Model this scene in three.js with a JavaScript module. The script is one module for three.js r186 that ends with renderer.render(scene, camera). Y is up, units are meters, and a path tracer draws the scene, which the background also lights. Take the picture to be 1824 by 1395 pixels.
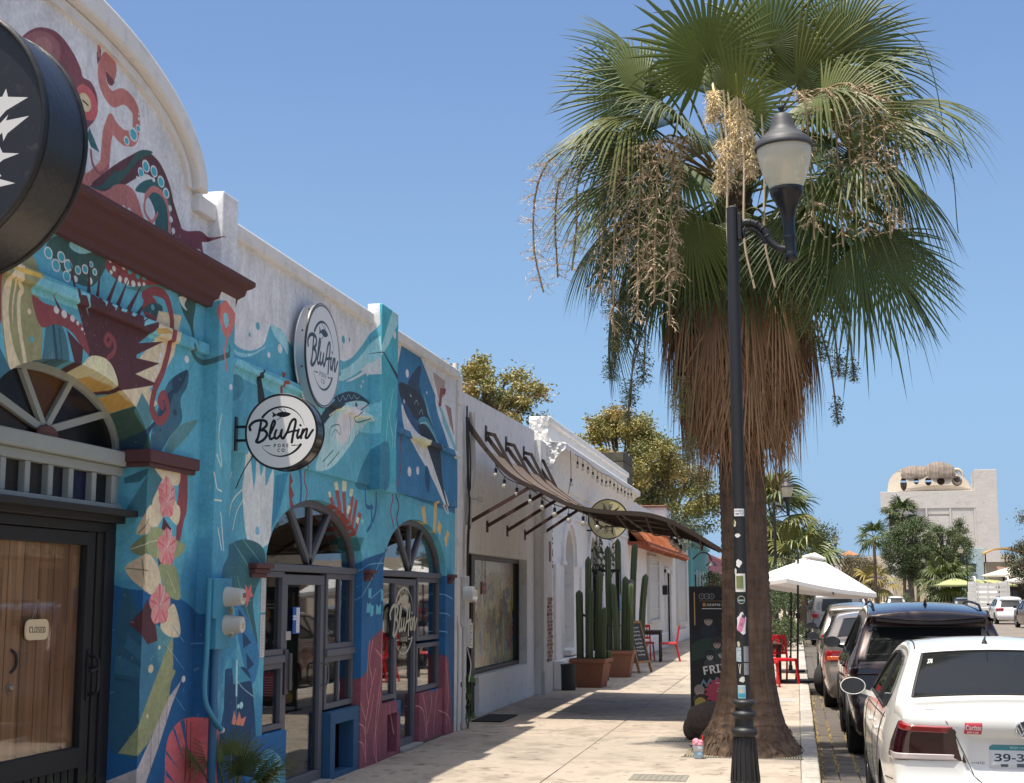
import * as THREE from 'three';
import { mergeGeometries } from 'three/addons/utils/BufferGeometryUtils.js';
import { RoundedBoxGeometry } from 'three/addons/geometries/RoundedBoxGeometry.js';
import { TessellateModifier } from 'three/addons/modifiers/TessellateModifier.js';

// ---------- camera, sky, sun, exposure ----------
const scene = new THREE.Scene();
const camera = new THREE.PerspectiveCamera(31.18, 1024 / 783, 0.1, 4000);
camera.position.set(0, 1.6, 0);
camera.rotation.order = 'YXZ';
camera.rotation.set(8.25 * Math.PI / 180, 11.37 * Math.PI / 180, 0);
const renderer = new THREE.WebGLRenderer({ antialias: true });
renderer.toneMapping = THREE.LinearToneMapping;
renderer.toneMappingExposure = 1.4;
renderer.shadowMap.enabled = true;
{
const W = 256, H = 256, data = new Float32Array(W * H * 4);
const stops = [[-90, .26, .22, .18], [-2, .25, .30, .35], [0, .262, .395, .55], [8, .238, .395, .60], [22, .150, .256, .484], [30, .122, .218, .44], [60, .075, .15, .34], [90, .06, .125, .30]];
const sd = new THREE.Vector3(-.18, 1, .2).normalize(), dv = new THREE.Vector3();
for (let j = 0; j < H; j++) {
const e = ((j + .5) / H - .5) * 180;
let k = 0; while (k < stops.length - 2 && e > stops[k + 1][0]) k++;
const a = stops[k], b = stops[k + 1], t = Math.min(1, Math.max(0, (e - a[0]) / (b[0] - a[0])));
for (let i = 0; i < W; i++) { const ph = ((i + .5) / W - .5) * 2 * Math.PI, er = e * Math.PI / 180; dv.set(Math.cos(ph) * Math.cos(er), Math.sin(er), Math.sin(ph) * Math.cos(er)); const au = e > 0 ? 2.6 * Math.exp(-((dv.angleTo(sd) / .52) ** 2)) : 0; for (let c = 0; c < 3; c++) data[(j * W + i) * 4 + c] = a[c + 1] + (b[c + 1] - a[c + 1]) * t + au * [1, .94, .84][c]; data[(j * W + i) * 4 + 3] = 1; }
}
const sky = new THREE.DataTexture(data, W, H, THREE.RGBAFormat, THREE.FloatType);
sky.mapping = THREE.EquirectangularReflectionMapping; sky.minFilter = sky.magFilter = THREE.LinearFilter; sky.needsUpdate = true;
scene.background = sky; scene.environment = sky;
}
const sun = new THREE.DirectionalLight(new THREE.Color(1, .925, .80), 4.6);
sun.position.set(-.18 * 60, 60, .2 * 60 - 20); sun.target.position.set(0, 0, -20);
sun.castShadow = true; sun.shadow.mapSize.set(4096, 4096); sun.shadow.radius = 1.2;
Object.assign(sun.shadow.camera, { left: -40, right: 40, top: 60, bottom: -40, near: 1, far: 200 });
scene.add(sun, sun.target);
sun.name = 'sun';

// ---------- helpers ----------
let seedState = 1;
const seed = (n) => { seedState = n >>> 0; };
const rnd = () => { seedState = (seedState + 0x6d2b79f5) | 0; let t = Math.imul(seedState ^ (seedState >>> 15), 1 | seedState); t = (t + Math.imul(t ^ (t >>> 7), 61 | t)) ^ t; return ((t ^ (t >>> 14)) >>> 0) / 4294967296; };
const rr = (a, b) => a + (b - a) * rnd();
const V = (x, y, z) => new THREE.Vector3(x, y, z);
const PI = Math.PI;
const clamp = (x, a, b) => Math.min(b, Math.max(a, x));
const lerp = (a, b, t) => a + (b - a) * t;
const sstep = (a, b, x) => { const t = clamp((x - a) / (b - a), 0, 1); return t * t * (3 - 2 * t); };
const used = {};
const numbered = (n) => { const k = used[n] = (used[n] ?? -1) + 1; return k ? n + '_' + String(k).padStart(3, '0') : n; };
const hash = (x, y, s = 0) => { let h = Math.imul(x, 374761393) + Math.imul(y, 668265263) + Math.imul(s, 974634777) | 0; h = Math.imul(h ^ (h >>> 13), 1274126177); return ((h ^ (h >>> 16)) >>> 0) / 4294967296; };
function vnoise(x, y, s = 0, per = 0) {
const ix = Math.floor(x), iy = Math.floor(y), fx = x - ix, fy = y - iy, u = fx * fx * (3 - 2 * fx), v = fy * fy * (3 - 2 * fy), m = (a) => per ? ((a % per) + per) % per : a;
return lerp(lerp(hash(m(ix), m(iy), s), hash(m(ix + 1), m(iy), s), u), lerp(hash(m(ix), m(iy + 1), s), hash(m(ix + 1), m(iy + 1), s), u), v);
}
const fbm = (x, y, s = 0, per = 0, o = 4) => { let a = .5, t = 0, n = 0; for (let i = 0; i < o; i++) { t += a * vnoise(x, y, s + i * 17, per); n += a; a *= .5; x *= 2; y *= 2; per *= 2; } return t / n; };
function std(color, roughness = .8, o = {}) { return new THREE.MeshStandardMaterial({ color: new THREE.Color(...[].concat(color).length === 3 ? color : [color]), roughness, side: THREE.DoubleSide, ...o }); }
function phys(color, roughness, o = {}) { return new THREE.MeshPhysicalMaterial({ color: new THREE.Color(...[].concat(color).length === 3 ? color : [color]), roughness, side: THREE.DoubleSide, ...o }); }
function texOf(n, f, o = {}) { // n x n grey or colour texture, f(u, v) -> number or [r,g,b] (0..1)
const h = o.h ?? n, d = new Uint8Array(n * h * 4);
for (let j = 0; j < h; j++) for (let i = 0; i < n; i++) { const c = f(i / n, j / h), k = (j * n + i) * 4, a = c.length ? c : [c, c, c]; for (let q = 0; q < 3; q++) d[k + q] = clamp(a[q], 0, 1) * 255; d[k + 3] = 255; }
const t = new THREE.DataTexture(d, n, h); t.wrapS = t.wrapT = THREE.RepeatWrapping; t.magFilter = THREE.LinearFilter; t.minFilter = THREE.LinearMipmapLinearFilter; t.generateMipmaps = true;
if (o.srgb) t.colorSpace = THREE.SRGBColorSpace; t.needsUpdate = true; return t;
}
function canvasTex(w, h, draw, o = {}) {
const c = document.createElement('canvas'); c.width = w; c.height = h; const g = c.getContext('2d'); draw(g, w, h);
const t = new THREE.CanvasTexture(c); t.colorSpace = THREE.SRGBColorSpace; t.magFilter = THREE.LinearFilter; t.anisotropy = 8;
if (o.repeat) t.wrapS = t.wrapT = THREE.RepeatWrapping; return t;
}
const rep = (t, x, y = x) => { const c = t.clone(); c.repeat.set(x, y); c.needsUpdate = true; return c; };
function prep(g) { // uniform attributes so that geometries merge
if (g.index) g = g.toNonIndexed();
for (const k of Object.keys(g.attributes)) if (!['position', 'normal', 'uv'].includes(k)) g.deleteAttribute(k);
if (!g.attributes.normal) g.computeVertexNormals();
if (!g.attributes.uv) g.setAttribute('uv', new THREE.BufferAttribute(new Float32Array(g.attributes.position.count * 2), 2));
return g;
}
const merge = (list) => list.length === 1 ? list[0] : mergeGeometries(list.map(prep), false);
const box = (w, h, d, x = 0, y = 0, z = 0) => new THREE.BoxGeometry(w, h, d).translate(x, y, z);
const rbox = (w, h, d, x = 0, y = 0, z = 0, r = .01, n = 2) => new RoundedBoxGeometry(w, h, d, n, Math.min(r, w / 2.01, h / 2.01, d / 2.01)).translate(x, y, z);
const span = (x0, x1, y0, y1, z0, z1, r) => r ? rbox(x1 - x0, y1 - y0, z1 - z0, (x0 + x1) / 2, (y0 + y1) / 2, (z0 + z1) / 2, r) : box(x1 - x0, y1 - y0, z1 - z0, (x0 + x1) / 2, (y0 + y1) / 2, (z0 + z1) / 2);
const cyl = (r0, r1, h, x = 0, y = 0, z = 0, n = 20, open = false) => new THREE.CylinderGeometry(r1, r0, h, n, 1, open).translate(x, y + h / 2, z);
function rod(a, b, r, n = 8, r2 = r) { const d = b.clone().sub(a), g = new THREE.CylinderGeometry(r2, r, d.length(), n); g.applyQuaternion(new THREE.Quaternion().setFromUnitVectors(V(0, 1, 0), d.normalize())); return g.translate((a.x + b.x) / 2, (a.y + b.y) / 2, (a.z + b.z) / 2); }
function bar(a, b, w, h = w) { const d = b.clone().sub(a), l = d.length(), g = new THREE.BoxGeometry(w, h, l); const m = new THREE.Matrix4().lookAt(b, a, Math.abs(d.y) > .99 * l ? V(1, 0, 0) : V(0, 1, 0)); return g.applyMatrix4(m).translate((a.x + b.x) / 2, (a.y + b.y) / 2, (a.z + b.z) / 2); }
const tube = (pts, r, n = 8, seg = 0, closed = false) => new THREE.TubeGeometry(new THREE.CatmullRomCurve3(pts, closed, 'centripetal'), seg || pts.length * 5, r, n, closed);
const lathe = (pts, n = 28) => new THREE.LatheGeometry(pts.map((p) => new THREE.Vector2(p[0], p[1])), n);
const poly = (pts) => new THREE.Shape(pts.map((p) => new THREE.Vector2(p[0], p[1])));
const extr = (shape, depth, o = {}) => new THREE.ExtrudeGeometry(shape, { depth, bevelEnabled: !!o.b, bevelSize: o.b, bevelThickness: o.b, bevelOffset: o.b ? -o.b : 0, bevelSegments: 2, curveSegments: o.n ?? 24 });
function shadow(o) { o.traverse((m) => { if (m.isMesh) m.castShadow = m.receiveShadow = true; }); return o; }
function mesh(name, geo, mat, parent) { const m = new THREE.Mesh(Array.isArray(geo) ? merge(geo) : geo, mat); m.name = name; m.castShadow = m.receiveShadow = true; if (parent) parent.add(m); return m; }
function tag(o, label, category, group, kind) { if (label) o.userData.label = label; if (category) o.userData.category = category; if (group) o.userData.group = group; if (kind) o.userData.kind = kind; return o; }
function thing(name, label, category, pos = [0, 0, 0], ry = 0, group) { const g = new THREE.Group(); g.name = numbered(name); g.position.set(...pos); g.rotation.y = ry; scene.add(g); return tag(g, label, category, group); }
function solo(name, geo, mat, label, category, group, kind) { const m = mesh(numbered(name), geo, mat, scene); return tag(m, label, category, group, kind); } // a thing that is one mesh
function copyOf(src, name, label, pos, ry, scale) { const c = src.clone(); c.name = numbered(name); c.userData = { ...src.userData }; if (label) c.userData.label = label; if (pos) c.position.set(...pos); if (ry !== undefined) c.rotation.y = ry; if (scale) c.scale.setScalar(scale); scene.add(c); return c; }
// street frontage: local x runs down the street (s), y up, z out from the wall towards the pavement
function frontage(name, label, category, X, s0, group) { const g = thing(name, label, category, [X, 0, -s0], PI / 2, group); g.userData.s0 = undefined; delete g.userData.s0; const F = (geo) => geo.translate(-s0, 0, 0); return [g, F]; }
function uvMap(g, fn) { const p = g.attributes.position, u = new Float32Array(p.count * 2); for (let i = 0; i < p.count; i++) { const r = fn(p.getX(i), p.getY(i), p.getZ(i)); u[i * 2] = r[0]; u[i * 2 + 1] = r[1]; } g.setAttribute('uv', new THREE.BufferAttribute(u, 2)); return g; }
// box-projected uv in metres
function uvBox(g, k = 1) {
g = g.index ? g.toNonIndexed() : g; if (!g.attributes.normal) g.computeVertexNormals();
const n = g.attributes.normal, p = g.attributes.position, u = new Float32Array(p.count * 2);
for (let i = 0; i < p.count; i += 3) {
const a = V().fromBufferAttribute(p, i), b = V().fromBufferAttribute(p, i + 1).sub(a), c = V().fromBufferAttribute(p, i + 2).sub(a), f = b.cross(c), x = Math.abs(f.x), y = Math.abs(f.y), z = Math.abs(f.z);
for (let j = i; j < i + 3; j++) { const X = p.getX(j), Y = p.getY(j), Z = p.getZ(j), r = y >= x && y >= z ? [X, Z] : x >= z ? [Z, Y] : [X, Y]; u[j * 2] = r[0] * k; u[j * 2 + 1] = r[1] * k; }
}
g.setAttribute('uv', new THREE.BufferAttribute(u, 2)); return g;
}
const ellArch = (cx, y0, a, b, n = 28, from = 0, to = PI) => Array.from({ length: n + 1 }, (_, i) => { const t = from + (to - from) * i / n; return [cx + a * Math.cos(t), y0 + b * Math.sin(t)]; });

// ---------- shared surfaces ----------
const T = {
plaster: texOf(256, (u, v) => .5 + .5 * (fbm(u * 8, v * 8, 3, 8, 5) - .5) + .25 * (fbm(u * 64, v * 64, 9, 64, 2) - .5)),
stain: texOf(512, (u, v) => { const a = fbm(u * 5, v * 5, 21, 5, 6), b = fbm(u * 90, v * 90, 5, 90, 2), c = .95 + .12 * (a - .5) + .06 * (b - .5) - .10 * sstep(.62, .78, fbm(u * 9, v * 9, 44, 9, 6)); return [c, c * .99, c * .975]; }),
concrete: texOf(1024, (u, v) => { const a = fbm(u * 5, v * 5, 31, 5, 6), b = fbm(u * 128, v * 128, 8, 128, 2), k = fbm(u * 14, v * 14, 77, 14, 5), c = .84 + .26 * (a - .5) + .18 * (b - .5) - .20 * sstep(.56, .76, k) - .26 * sstep(.70, .74, fbm(u * 60, v * 60, 66, 60, 3)) - .12 * sstep(.05, .0, Math.abs(fbm(u * 3, v * 3, 12, 3, 5) - .5)); return [c, c * (.975 + .03 * (k - .5)), c * .94]; }),
grain: texOf(256, (u, v) => .5 + .5 * (fbm(u * 64, v * 64, 51, 64, 3) - .5)),
wood: texOf(256, (u, v) => { const w = fbm(u * 16 + .6 * fbm(u * 4, v * 3, 2, 0, 3), v * 1.5, 71, 0, 4), r = Math.abs(Math.sin(40 * (u + .25 * fbm(u * 3, v * .9, 91, 0, 3)))); return .35 + .55 * w + .25 * r * w; }),
};
const M = {
white: std([.80, .785, .76], .88, { map: T.stain, bumpMap: T.plaster, bumpScale: .004 }),
black: std([.012, .012, .013], .42), blackMatte: std([.016, .016, .017], .75),
iron: std([.018, .018, .02], .48, { metalness: .3 }), rust: std([.055, .022, .016], .75), chrome: std([.75, .76, .78], .18, { metalness: 1 }),
glass: phys([.55, .6, .6], .03, { transmission: .9, thickness: 0, ior: 1.5 }),
rubber: std([.014, .014, .015], .82),
};

// ---------- painted mural (flat print on the plaster, laid out in metres along the wall) ----------
// colours are paint colours; S closed spline, P polygon, K stroke (first number its width), O discs (x y r); numbers are centimetres along and up the wall
const PAINT = [];
const paint = (color, shape) => PAINT.push([color, shape[0], shape.slice(1).trim().split(/[ ,]+/).map(Number)]);
const paintColor = (hex) => { const c = new THREE.Color(hex); c.multiplyScalar(1.62); const l = .3 * c.r + .5 * c.g + .2 * c.b; c.lerp(new THREE.Color(l, l * .97, l * .92), .03); return '#' + new THREE.Color(Math.min(c.r, .86), Math.min(c.g, .86), Math.min(c.b, .86)).getHexString(); };
function spline(g, p, closed) {
const n = p.length / 2, at = (i) => closed ? [p[((i % n) + n) % n * 2], p[((i % n) + n) % n * 2 + 1]] : [p[clamp(i, 0, n - 1) * 2], p[clamp(i, 0, n - 1) * 2 + 1]];
g.moveTo(...at(0));
for (let i = 0; i < (closed ? n : n - 1); i++) { const a = at(i - 1), b = at(i), c = at(i + 1), d = at(i + 2); g.bezierCurveTo(b[0] + (c[0] - a[0]) / 6, b[1] + (c[1] - a[1]) / 6, c[0] - (d[0] - b[0]) / 6, c[1] - (d[1] - b[1]) / 6, c[0], c[1]); }
if (closed) g.closePath();
}
function paintAll(g) {
g.lineCap = g.lineJoin = 'round';
for (const [color, kind, p] of PAINT) {
const c = paintColor(color); g.fillStyle = g.strokeStyle = c; g.beginPath();
if (kind === 'S') { spline(g, p, true); g.fill(); }
if (kind === 'P') { for (let i = 0; i < p.length; i += 2) g[i ? 'lineTo' : 'moveTo'](p[i], p[i + 1]); g.closePath(); g.fill(); }
if (kind === 'K') { g.lineWidth = p[0]; spline(g, p.slice(1), false); g.stroke(); }
if (kind === 'O') for (let i = 0; i < p.length; i += 3) { g.beginPath(); g.ellipse(p[i], p[i + 1], p[i + 2] * 1.35, p[i + 2], 0, 0, 7); g.fill(); }
}
}
const C = { wh: '#c4c3c2', te: '#4f97a9', tl: '#6fb0bd', td: '#2f7189', bl: '#17507a', nv: '#163c5c', nk: '#22303c', gn: '#33524f', gd: '#274448', mr: '#4a2b30', rd: '#7c3f42', sa: '#ab6b64', pk: '#cf7676', pl: '#e39a94', cr: '#cdb394', gO: '#b3914f', ol: '#85845e', lb: '#a4cbd0', lw: '#b9d3d2', gy: '#a99f9b' };
// whites above the cornice, teal below it
paint(C.te, 'P 400,-20 1900,-20 1900,372 400,372');
paint(C.wh, 'P 400,372 1900,372 1900,560 400,560');
paint(C.te, 'P 945,372 1325,372 1325,100 945,100');
// pediment octopus
paint('#73444b', 'S 652.4 452 657.5 459.5 666.7 467.1 677.4 472.4 690.8 475.3 701.7 473.9 712 469.9 719.3 465 723.1 460.5 732.3 461 739.9 456 741.7 448.2 738.9 440 731.4 432.1 728.6 424.7 728.8 396.7 701.2 384.1 674.1 409.1 655.9 435.4');
paint('#8a5a5d', 'S 656 455.6 665 464.4 675.6 469.6 686.9 471.4 695.7 468.6 694.5 457.9 684 457.2 671.9 454.7 660.2 452.3');
paint('#9a6a68', 'S 669.3 461.5 678.9 467.6 687.4 466.5 685.8 460.2 675.6 458.4');
paint('#2f5b5c', 'P 732.9 433.2 746.4 422.2 735.7 422.3 730.6 427.7');
paint(C.sa, 'K 10 755.4 472.6 757.8 480.3 750.2 481.5 745 473.6 747.5 464.8 759 460.2 773.6 466.9 788.3 464.5 791.9 455.6 788.5 445.6 775.8 441.2 762.9 443.3 759 445.7');
paint(C.sa, 'K 11.3 759.1 444.5 754.9 435.8 753.6 423.2 751.9 414.3 739.7 403.4 728.8 396.7');
paint('#8d5558', 'K 2.5 735.9 420 738.9 412.7 748.7 409.7 757.8 417.3');
paint('#6e4046', 'S 749.9 474 756.6 473.1 761 471.6 757.1 467.9 752.1 468.3');
paint('#6e4046', 'P 737.6 481.7 742.7 486.1 742.6 480 739.2 474.4');
paint(C.sa, 'K 3.1 740.5 481 740.1 486.3 748.6 494.8 761 495.2 773 489.3 782.6 484.1 792.8 483.5 798 486.6');
paint('#55343a', 'K 14.8 745.1 396.7 768.1 413.1 787.6 425.2 805.6 434.5 823.9 433.6 837 425.1 844.4 414.6 855.8 403');
paint(C.gn, 'S 765.3 415.9 777.6 420.9 792 435.4 802.3 441.7 816 444.2 797.6 433.3 782.8 420 768.5 408.3 740.4 396.5 731 397.3 749.3 402.7');
paint('#2e5a5c', 'S 794 412.6 806.6 422.7 828.6 429.2 841.2 424.3 846.9 412.6 847.4 395.5 825.6 395.2 821.8 407.1 810.1 414.1');
paint(C.wh, 'S 794.1 410.8 806.1 412.9 813.3 408.6 819.8 397.5 807.5 395.5 798.7 404.5');
paint('#b1706a', 'K 4.2 808.8 413.1 819.3 420.8 835.1 420.2 842.9 410.9 845.4 395');
paint('#b1706a', 'K 2.5 808.1 412.2 807.7 403.2 818.3 398.7 826.2 406.3');
paint(C.sa, 'S 731 396.8 754.3 400.6 768.4 408.9 783.4 412.7 794.1 410.8 802.3 403 805.8 393.8 770 390.5 745.5 392.1');
paint('#6b3a43', 'S 848.9 414.5 860.1 406.8 871.8 406.3 894.5 411.9 911.3 410.3 931.9 412.4 950.1 408.4 952 397.9 929.3 399.8 902.3 396.2 892.2 398.6 876.5 394.8 851.9 395.3');
paint('#b0585a', 'O 728.4 446.9 10.1'); paint('#cbb08c', 'O 726.6 446.5 5.3'); paint('#3a2a2c', 'K 1 723.9 446.7 730.2 445.9');
paint('#d4d0c8', 'O 807.2 432.4 4 800.9 426.3 3.3 818.9 432.5 3.8 829.5 428.8 3.8 837.8 423.3 3.5 788.4 447.4 4.4 779.8 440.5 2.8 794.6 453.3 2.5');
paint('#3f98a6', 'O 807.2 432.2 2.9 800.9 426.2 2.4 818.9 432.4 2.8 829.5 428.6 2.8 837.8 423.2 2.4 788.4 447.3 3.3 779.8 440.3 1.9 794.6 453.2 1.7');
paint('#d4d0c8', 'O 844.4 414.8 2.1 846.4 407.8 2.1 850.5 401 2.1 854.8 396.3 1.8 770.8 395.5 1.7 779.6 397 1.9 786.8 397.5 1.8 796.7 443.8 2 782.7 436.2 1.7 771.2 435 1.6 800.2 450.7 1.6 809.9 426.2 1.6 818.8 426.9 1.6 795.9 421.4 1.1 794.8 459.8 1.2 794.6 462.9 0.7 793.6 417.2 0.7');
// frieze under the cornice
paint('#6fb0bd', 'P 677.5 330 732.2 332 856.9 333.4 857.7 323.1 733 323 678.2 321.6');
paint(C.gn, 'S 691.7 350.7 704.9 343.9 713.9 339.3 727.2 337.7 745.3 340.5 759.6 354.3 762.2 365.7 751.9 372.6 703.4 360.2');
paint('#d4d0c8', 'O 694 347.9 3.4 708 348.9 3.3 702.8 342.9 3.6 715.9 345.9 3.5 715 339.3 3.3 727.2 345.7 2.7 735.4 348.2 2.9 746.9 349.1 2.2 724.8 340 2 742.3 352.7 1.9 741.6 342.6 2.3');
paint('#3f98a6', 'O 694 347.9 2.6 708 348.9 2.4 702.8 342.9 2.7 715.9 345.9 2.6 715 339.3 2.5 727.2 345.7 1.9 735.4 348.2 2 746.9 349.1 1.4 742.3 352.7 1.3');
paint('#7fb8c2', 'S 716.4 359 729.1 366.8 747.5 369.1 750.3 364 734.6 357.2 721.2 355.7');
paint(C.rd, 'S 759.4 356.7 769.5 367.5 787.1 369.3 808.4 368.1 825.1 366.9 848.3 365.7 834.3 359.3 809.7 353.6 783.6 350.1 765.9 352.2');
paint('#d9cdb9', 'O 765.1 360.4 1.5 770.4 356.6 1.8 774.6 365.7 1.4 782.7 360.3 1.7 778.3 352 2.1 787.3 352.4 2.4 796.3 352.9 2.2 804.2 354 1.8 822.7 361.9 1.5 810.9 355.5 1.5 767 353.6 1.4 788.7 366 1.4 798.2 362 1.3');
paint('#3f98a6', 'O 791 359.8 2.2 801.7 359.1 2.1 810.5 359.8 1.7');
paint('#45706f', 'P 783.8 347.7 845.5 363.7 848.7 360.5 815.4 350.8');
// surfboards
paint(C.rd, 'S 637.4 319 650.8 329.2 658.3 328.8 654.1 314.4 650 299.2 643.9 287.9');
paint(C.ol, 'S 650.8 329.2 662.7 342.5 674.2 344.2 686.1 334.1 678.1 322.7 689.6 317.5 690.9 281.3 675 272.5 663.6 272.8 654.6 289.8 650 309.4');
paint(C.cr, 'S 650.6 315.7 658.3 328.8 665.5 333.6 661.8 311.8 664.8 289.6 678.4 278.2 673.1 272.2 663.5 273.9 655.3 292');
paint(C.ol, 'K 3.1 660.6 324.1 658.8 308.1 665.8 289.7 678.4 278.2');
paint(C.cr, 'K 3.5 666.8 340.3 666.1 326.4 669.4 321.8 666.6 317 668.3 302.7 676 283.1');
paint('#c9a24f', 'P 652.3 329 667.8 328.9 688.4 330.5 683.2 332.4 665.6 331.6');
paint(C.cr, 'O 677.6 311.4 1.6 682.7 284.4 1'); paint('#4f97a9', 'O 681.5 296.9 1.6');
paint('#2f6070', 'P 643.3 293.9 667.4 272.4 658.5 268 642.3 267.6');
paint('#3a6370', 'S 699.4 315.7 709.9 311.7 718.2 303.3 720.7 287.9 694.8 283.5 693.8 294.6 695.6 307.9');
paint('#22424f', 'K 2.6 702.7 309.3 709.7 286.4'); paint('#22424f', 'K 1.1 709.2 308.3 715.3 287.3');
// urchin, its sunburst and tentacles
paint(C.cr, 'P 803.1 303.8 838.1 329.9 867.9 346 858.1 317.9 836.6 296.5 805 282.1 784.2 284');
paint(C.rd, 'S 679.4 320.2 692.5 319.2 713.5 319.1 733.7 315.2 745.8 308.2 762.7 304.8 774.8 306.3 770.4 299.6 753.8 296.9 739.6 300.3 723.2 308.7 705.8 309.8 689.7 305.7');
paint('#d9d6cf', 'O 705.5 318 2.2 714.1 317.2 2.3 723.6 316.6 2 729.7 315 1.3 735.1 312.6 1 738.7 310.6 0.8');
for (const s of ['P 716.5 353.2 728.3 330.2 734.6 331.1 757 300.9 746.6 299.2 725.3 329.1', 'P 739 358.9 743.6 333.2 748.8 332.2 760.3 303.8 751 302.2 738.7 328.7', 'P 754.4 357.6 753.1 332.3 757.2 331.4 767.3 307.4 756.6 305.5 748.1 329.5', 'P 779.8 359.2 765.6 331.9 769.7 330.9 774.6 308.6 763.6 307.9 757.7 328.9', 'P 790.8 356.6 777.2 330.6 785.2 330.8 784.5 309.2 769.6 308.9 769.2 327.9', 'P 809.4 356.4 790.9 330.7 796.1 330.5 791.1 306.7 779 309.4 782.8 329.9', 'P 823 352.4 804.6 333.6 808.2 332.4 797.9 302.9 784.7 306.8 792.7 328.2', 'P 838.2 346.9 808.9 330.1 803.2 302.6 790.1 304.1 802.4 327.6', 'P 845.2 339.2 806.5 326.5 803.5 298.9 787.4 306', 'P 841.8 324.2 799.5 315.4 801.1 296.1 782.8 300.5', 'P 837 308.9 787.4 306 778.8 287.9', 'P 836.1 294.9 783 298.1 779.3 282.3', 'P 700.1 326.5 707.1 319.1 710.5 319.4', 'P 717.7 308.8 737.2 302.1 736.1 288.4 733.2 283.4', 'S 746.3 302.6 762.2 310 781.9 309.9 800.4 304.6 798.9 292.1 780.5 282.8 768.5 293.4 747 294.6', 'P 702.1 281.9 733.9 288 784 286.3 779.3 282.7 725.6 281.1']) paint(C.mr, s);
paint('#d4bd99', 'S 734.4 287.5 740.1 294.4 748.9 299.3 765.5 300 776.3 294.7 780.6 284.9 754.9 284.4');
paint(C.gO, 'P 725.5 282.2 735.1 287.6 754.5 289.5 779 285.6 779.1 284.2');
paint(C.rd, 'K 3.5 767.8 301 775.2 306.4 774.7 312.2 767.1 314.9 762.8 311.1 767.2 308.8 769.9 311.1');
paint(C.rd, 'O 821.6 342 8.5'); paint('#2d4d52', 'S 809.6 338.3 824 346.3 838.2 346.6 836 338.5 819.1 339'); paint('#4f97a9', 'O 824.3 343.5 1.9');
paint(C.rd, 'K 6.2 811.4 348.7 826.2 354.6 844 353.7 853.3 340.5 850.4 321.8 841.7 303.7 831.4 290.7 829.7 278 841.4 271.9 850 279.3 847.4 286.6 842.4 288.5 839.8 284.3 843.4 282.5');
paint('#d9d6cf', 'O 840.9 320.8 1.8 839.6 314.8 1.9 837.1 310.6 1.6 835.2 305.8 1.5 831.4 301.4 1.1 828.1 297.1 1');
paint(C.cr, 'P 832.8 343 867.9 346.7 854 331.5 857.9 320.5 845.4 328.7 828.2 329.3'); paint(C.gO, 'P 825.5 328.8 842.3 332 849.7 330.1 828.5 325.6');
paint(C.rd, 'K 6.4 844 353.7 853.3 340.5 850.4 321.8 844.2 307.9');
// archivolt bands
paint(C.gO, 'P 746.5 274.6 755.5 277.3 789.2 284.1 806.7 277.4 780.3 270.4 766 266.8'); paint('#34504a', 'P 766 266.8 785.2 271.6 806.7 277.2 823.8 266 830.5 250.7 782.4 245.9 779 257.3');
paint(C.cr, 'P 784.2 283.7 823 291.4 836.3 282 821.6 275.7 806.8 276.2');
paint('#4a7a80', 'P 813.9 286.4 832.7 274.6 822.7 262.2 805.6 274.8');
paint('#33596a', 'S 828.5 259.1 833 270.9 840.4 284.4 853.6 300.3 880 311 880.2 300.4 870.9 289.8 873.5 275.8 856.6 263.5 843.1 251.9 831.9 250.8');
paint('#1f3c50', 'S 792.4 246.9 781.8 252.9 807 258 833 270.9 845.9 287.7 860 294.8 849.6 278 828 264 818.3 249.4'); paint('#1f3c50', 'S 856.5 300.8 868 307.1 880.6 311.1 871.7 299.1 861.6 292.5'); paint('#26404e', 'O 862.6 280 2.3 841.9 265.9 1');
paint(C.rd, 'K 6.2 831.4 290.7 828.3 277.8 840.3 271.5 851.8 279.5 847.5 288.6 842.4 288.5 839.3 284.3 843.5 282');
paint('#4e7a7c', 'S 848.7 252.5 859.4 265.1 873.7 273.2 898.9 278.9 880.5 264.8 860.3 253.6');
paint('#c8d8d8', 'O 878.2 318.4 2.6 939.8 306.3 2.1');
paint(C.gn, 'S 860.3 365.7 888.5 363.6 886.8 344.3 891.2 328.9 882.3 340.8 867.5 351.3'); paint('#d9cdb9', 'S 862.4 358.2 874.5 360.4 871.9 354.8 876.8 351.8 868.9 352.9'); 
paint('#3a5d60', 'K 4 884.9 327.8 891.7 322.2 908.1 320.8 934.6 328.7'); paint('#3a5d60', 'K 1.9 932.9 328.4 936.1 332.5 934.1 334.9');
paint('#c4706a', 'S 915.9 360.9 944.8 371 942.6 352.2 931.2 340.3 920.5 345.2'); paint('#7fb8c2', 'S 922.5 355.3 929.9 357.4 932.2 350.2 926.5 347.1'); paint('#c4706a', 'K 2.5 932.7 343.3 926.8 329.8 932.2 316.9');
// pier and its reveal
paint('#2e5a66', 'P 810 233.8 832.3 242.1 820.8 231.2 810.1 230.1');
paint('#3b6c74', 'P 829.9 241.9 849.4 243.7 840.8 210 808.6 208.2');
paint(C.bl, 'S 774.2 161.3 820.7 163.2 879.3 157.5 907 148 919.7 134.3 928.2 24 779.6 44.1');
paint('#2c4f52', 'S 814.2 163.9 824.4 146.4 830.5 129.2 833.9 80.3 829.3 60.9 817.2 61.9 806.9 67.7 807.3 104.3 808.4 141.4');
paint('#3c666a', 'P 809.2 122.8 831.2 113.2 828.7 108.3 808.3 111.7'); paint('#3c666a', 'P 816.8 135.3 831.5 123 828.4 116.9 814.4 127.8'); paint('#1b3c40', 'P 808.5 106.8 823.4 106.4 809.8 109.3');
paint('#4c7f86', 'P 827.6 146.5 872 134.3 872.7 125.2 829.2 61.3 825.6 105');
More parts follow.
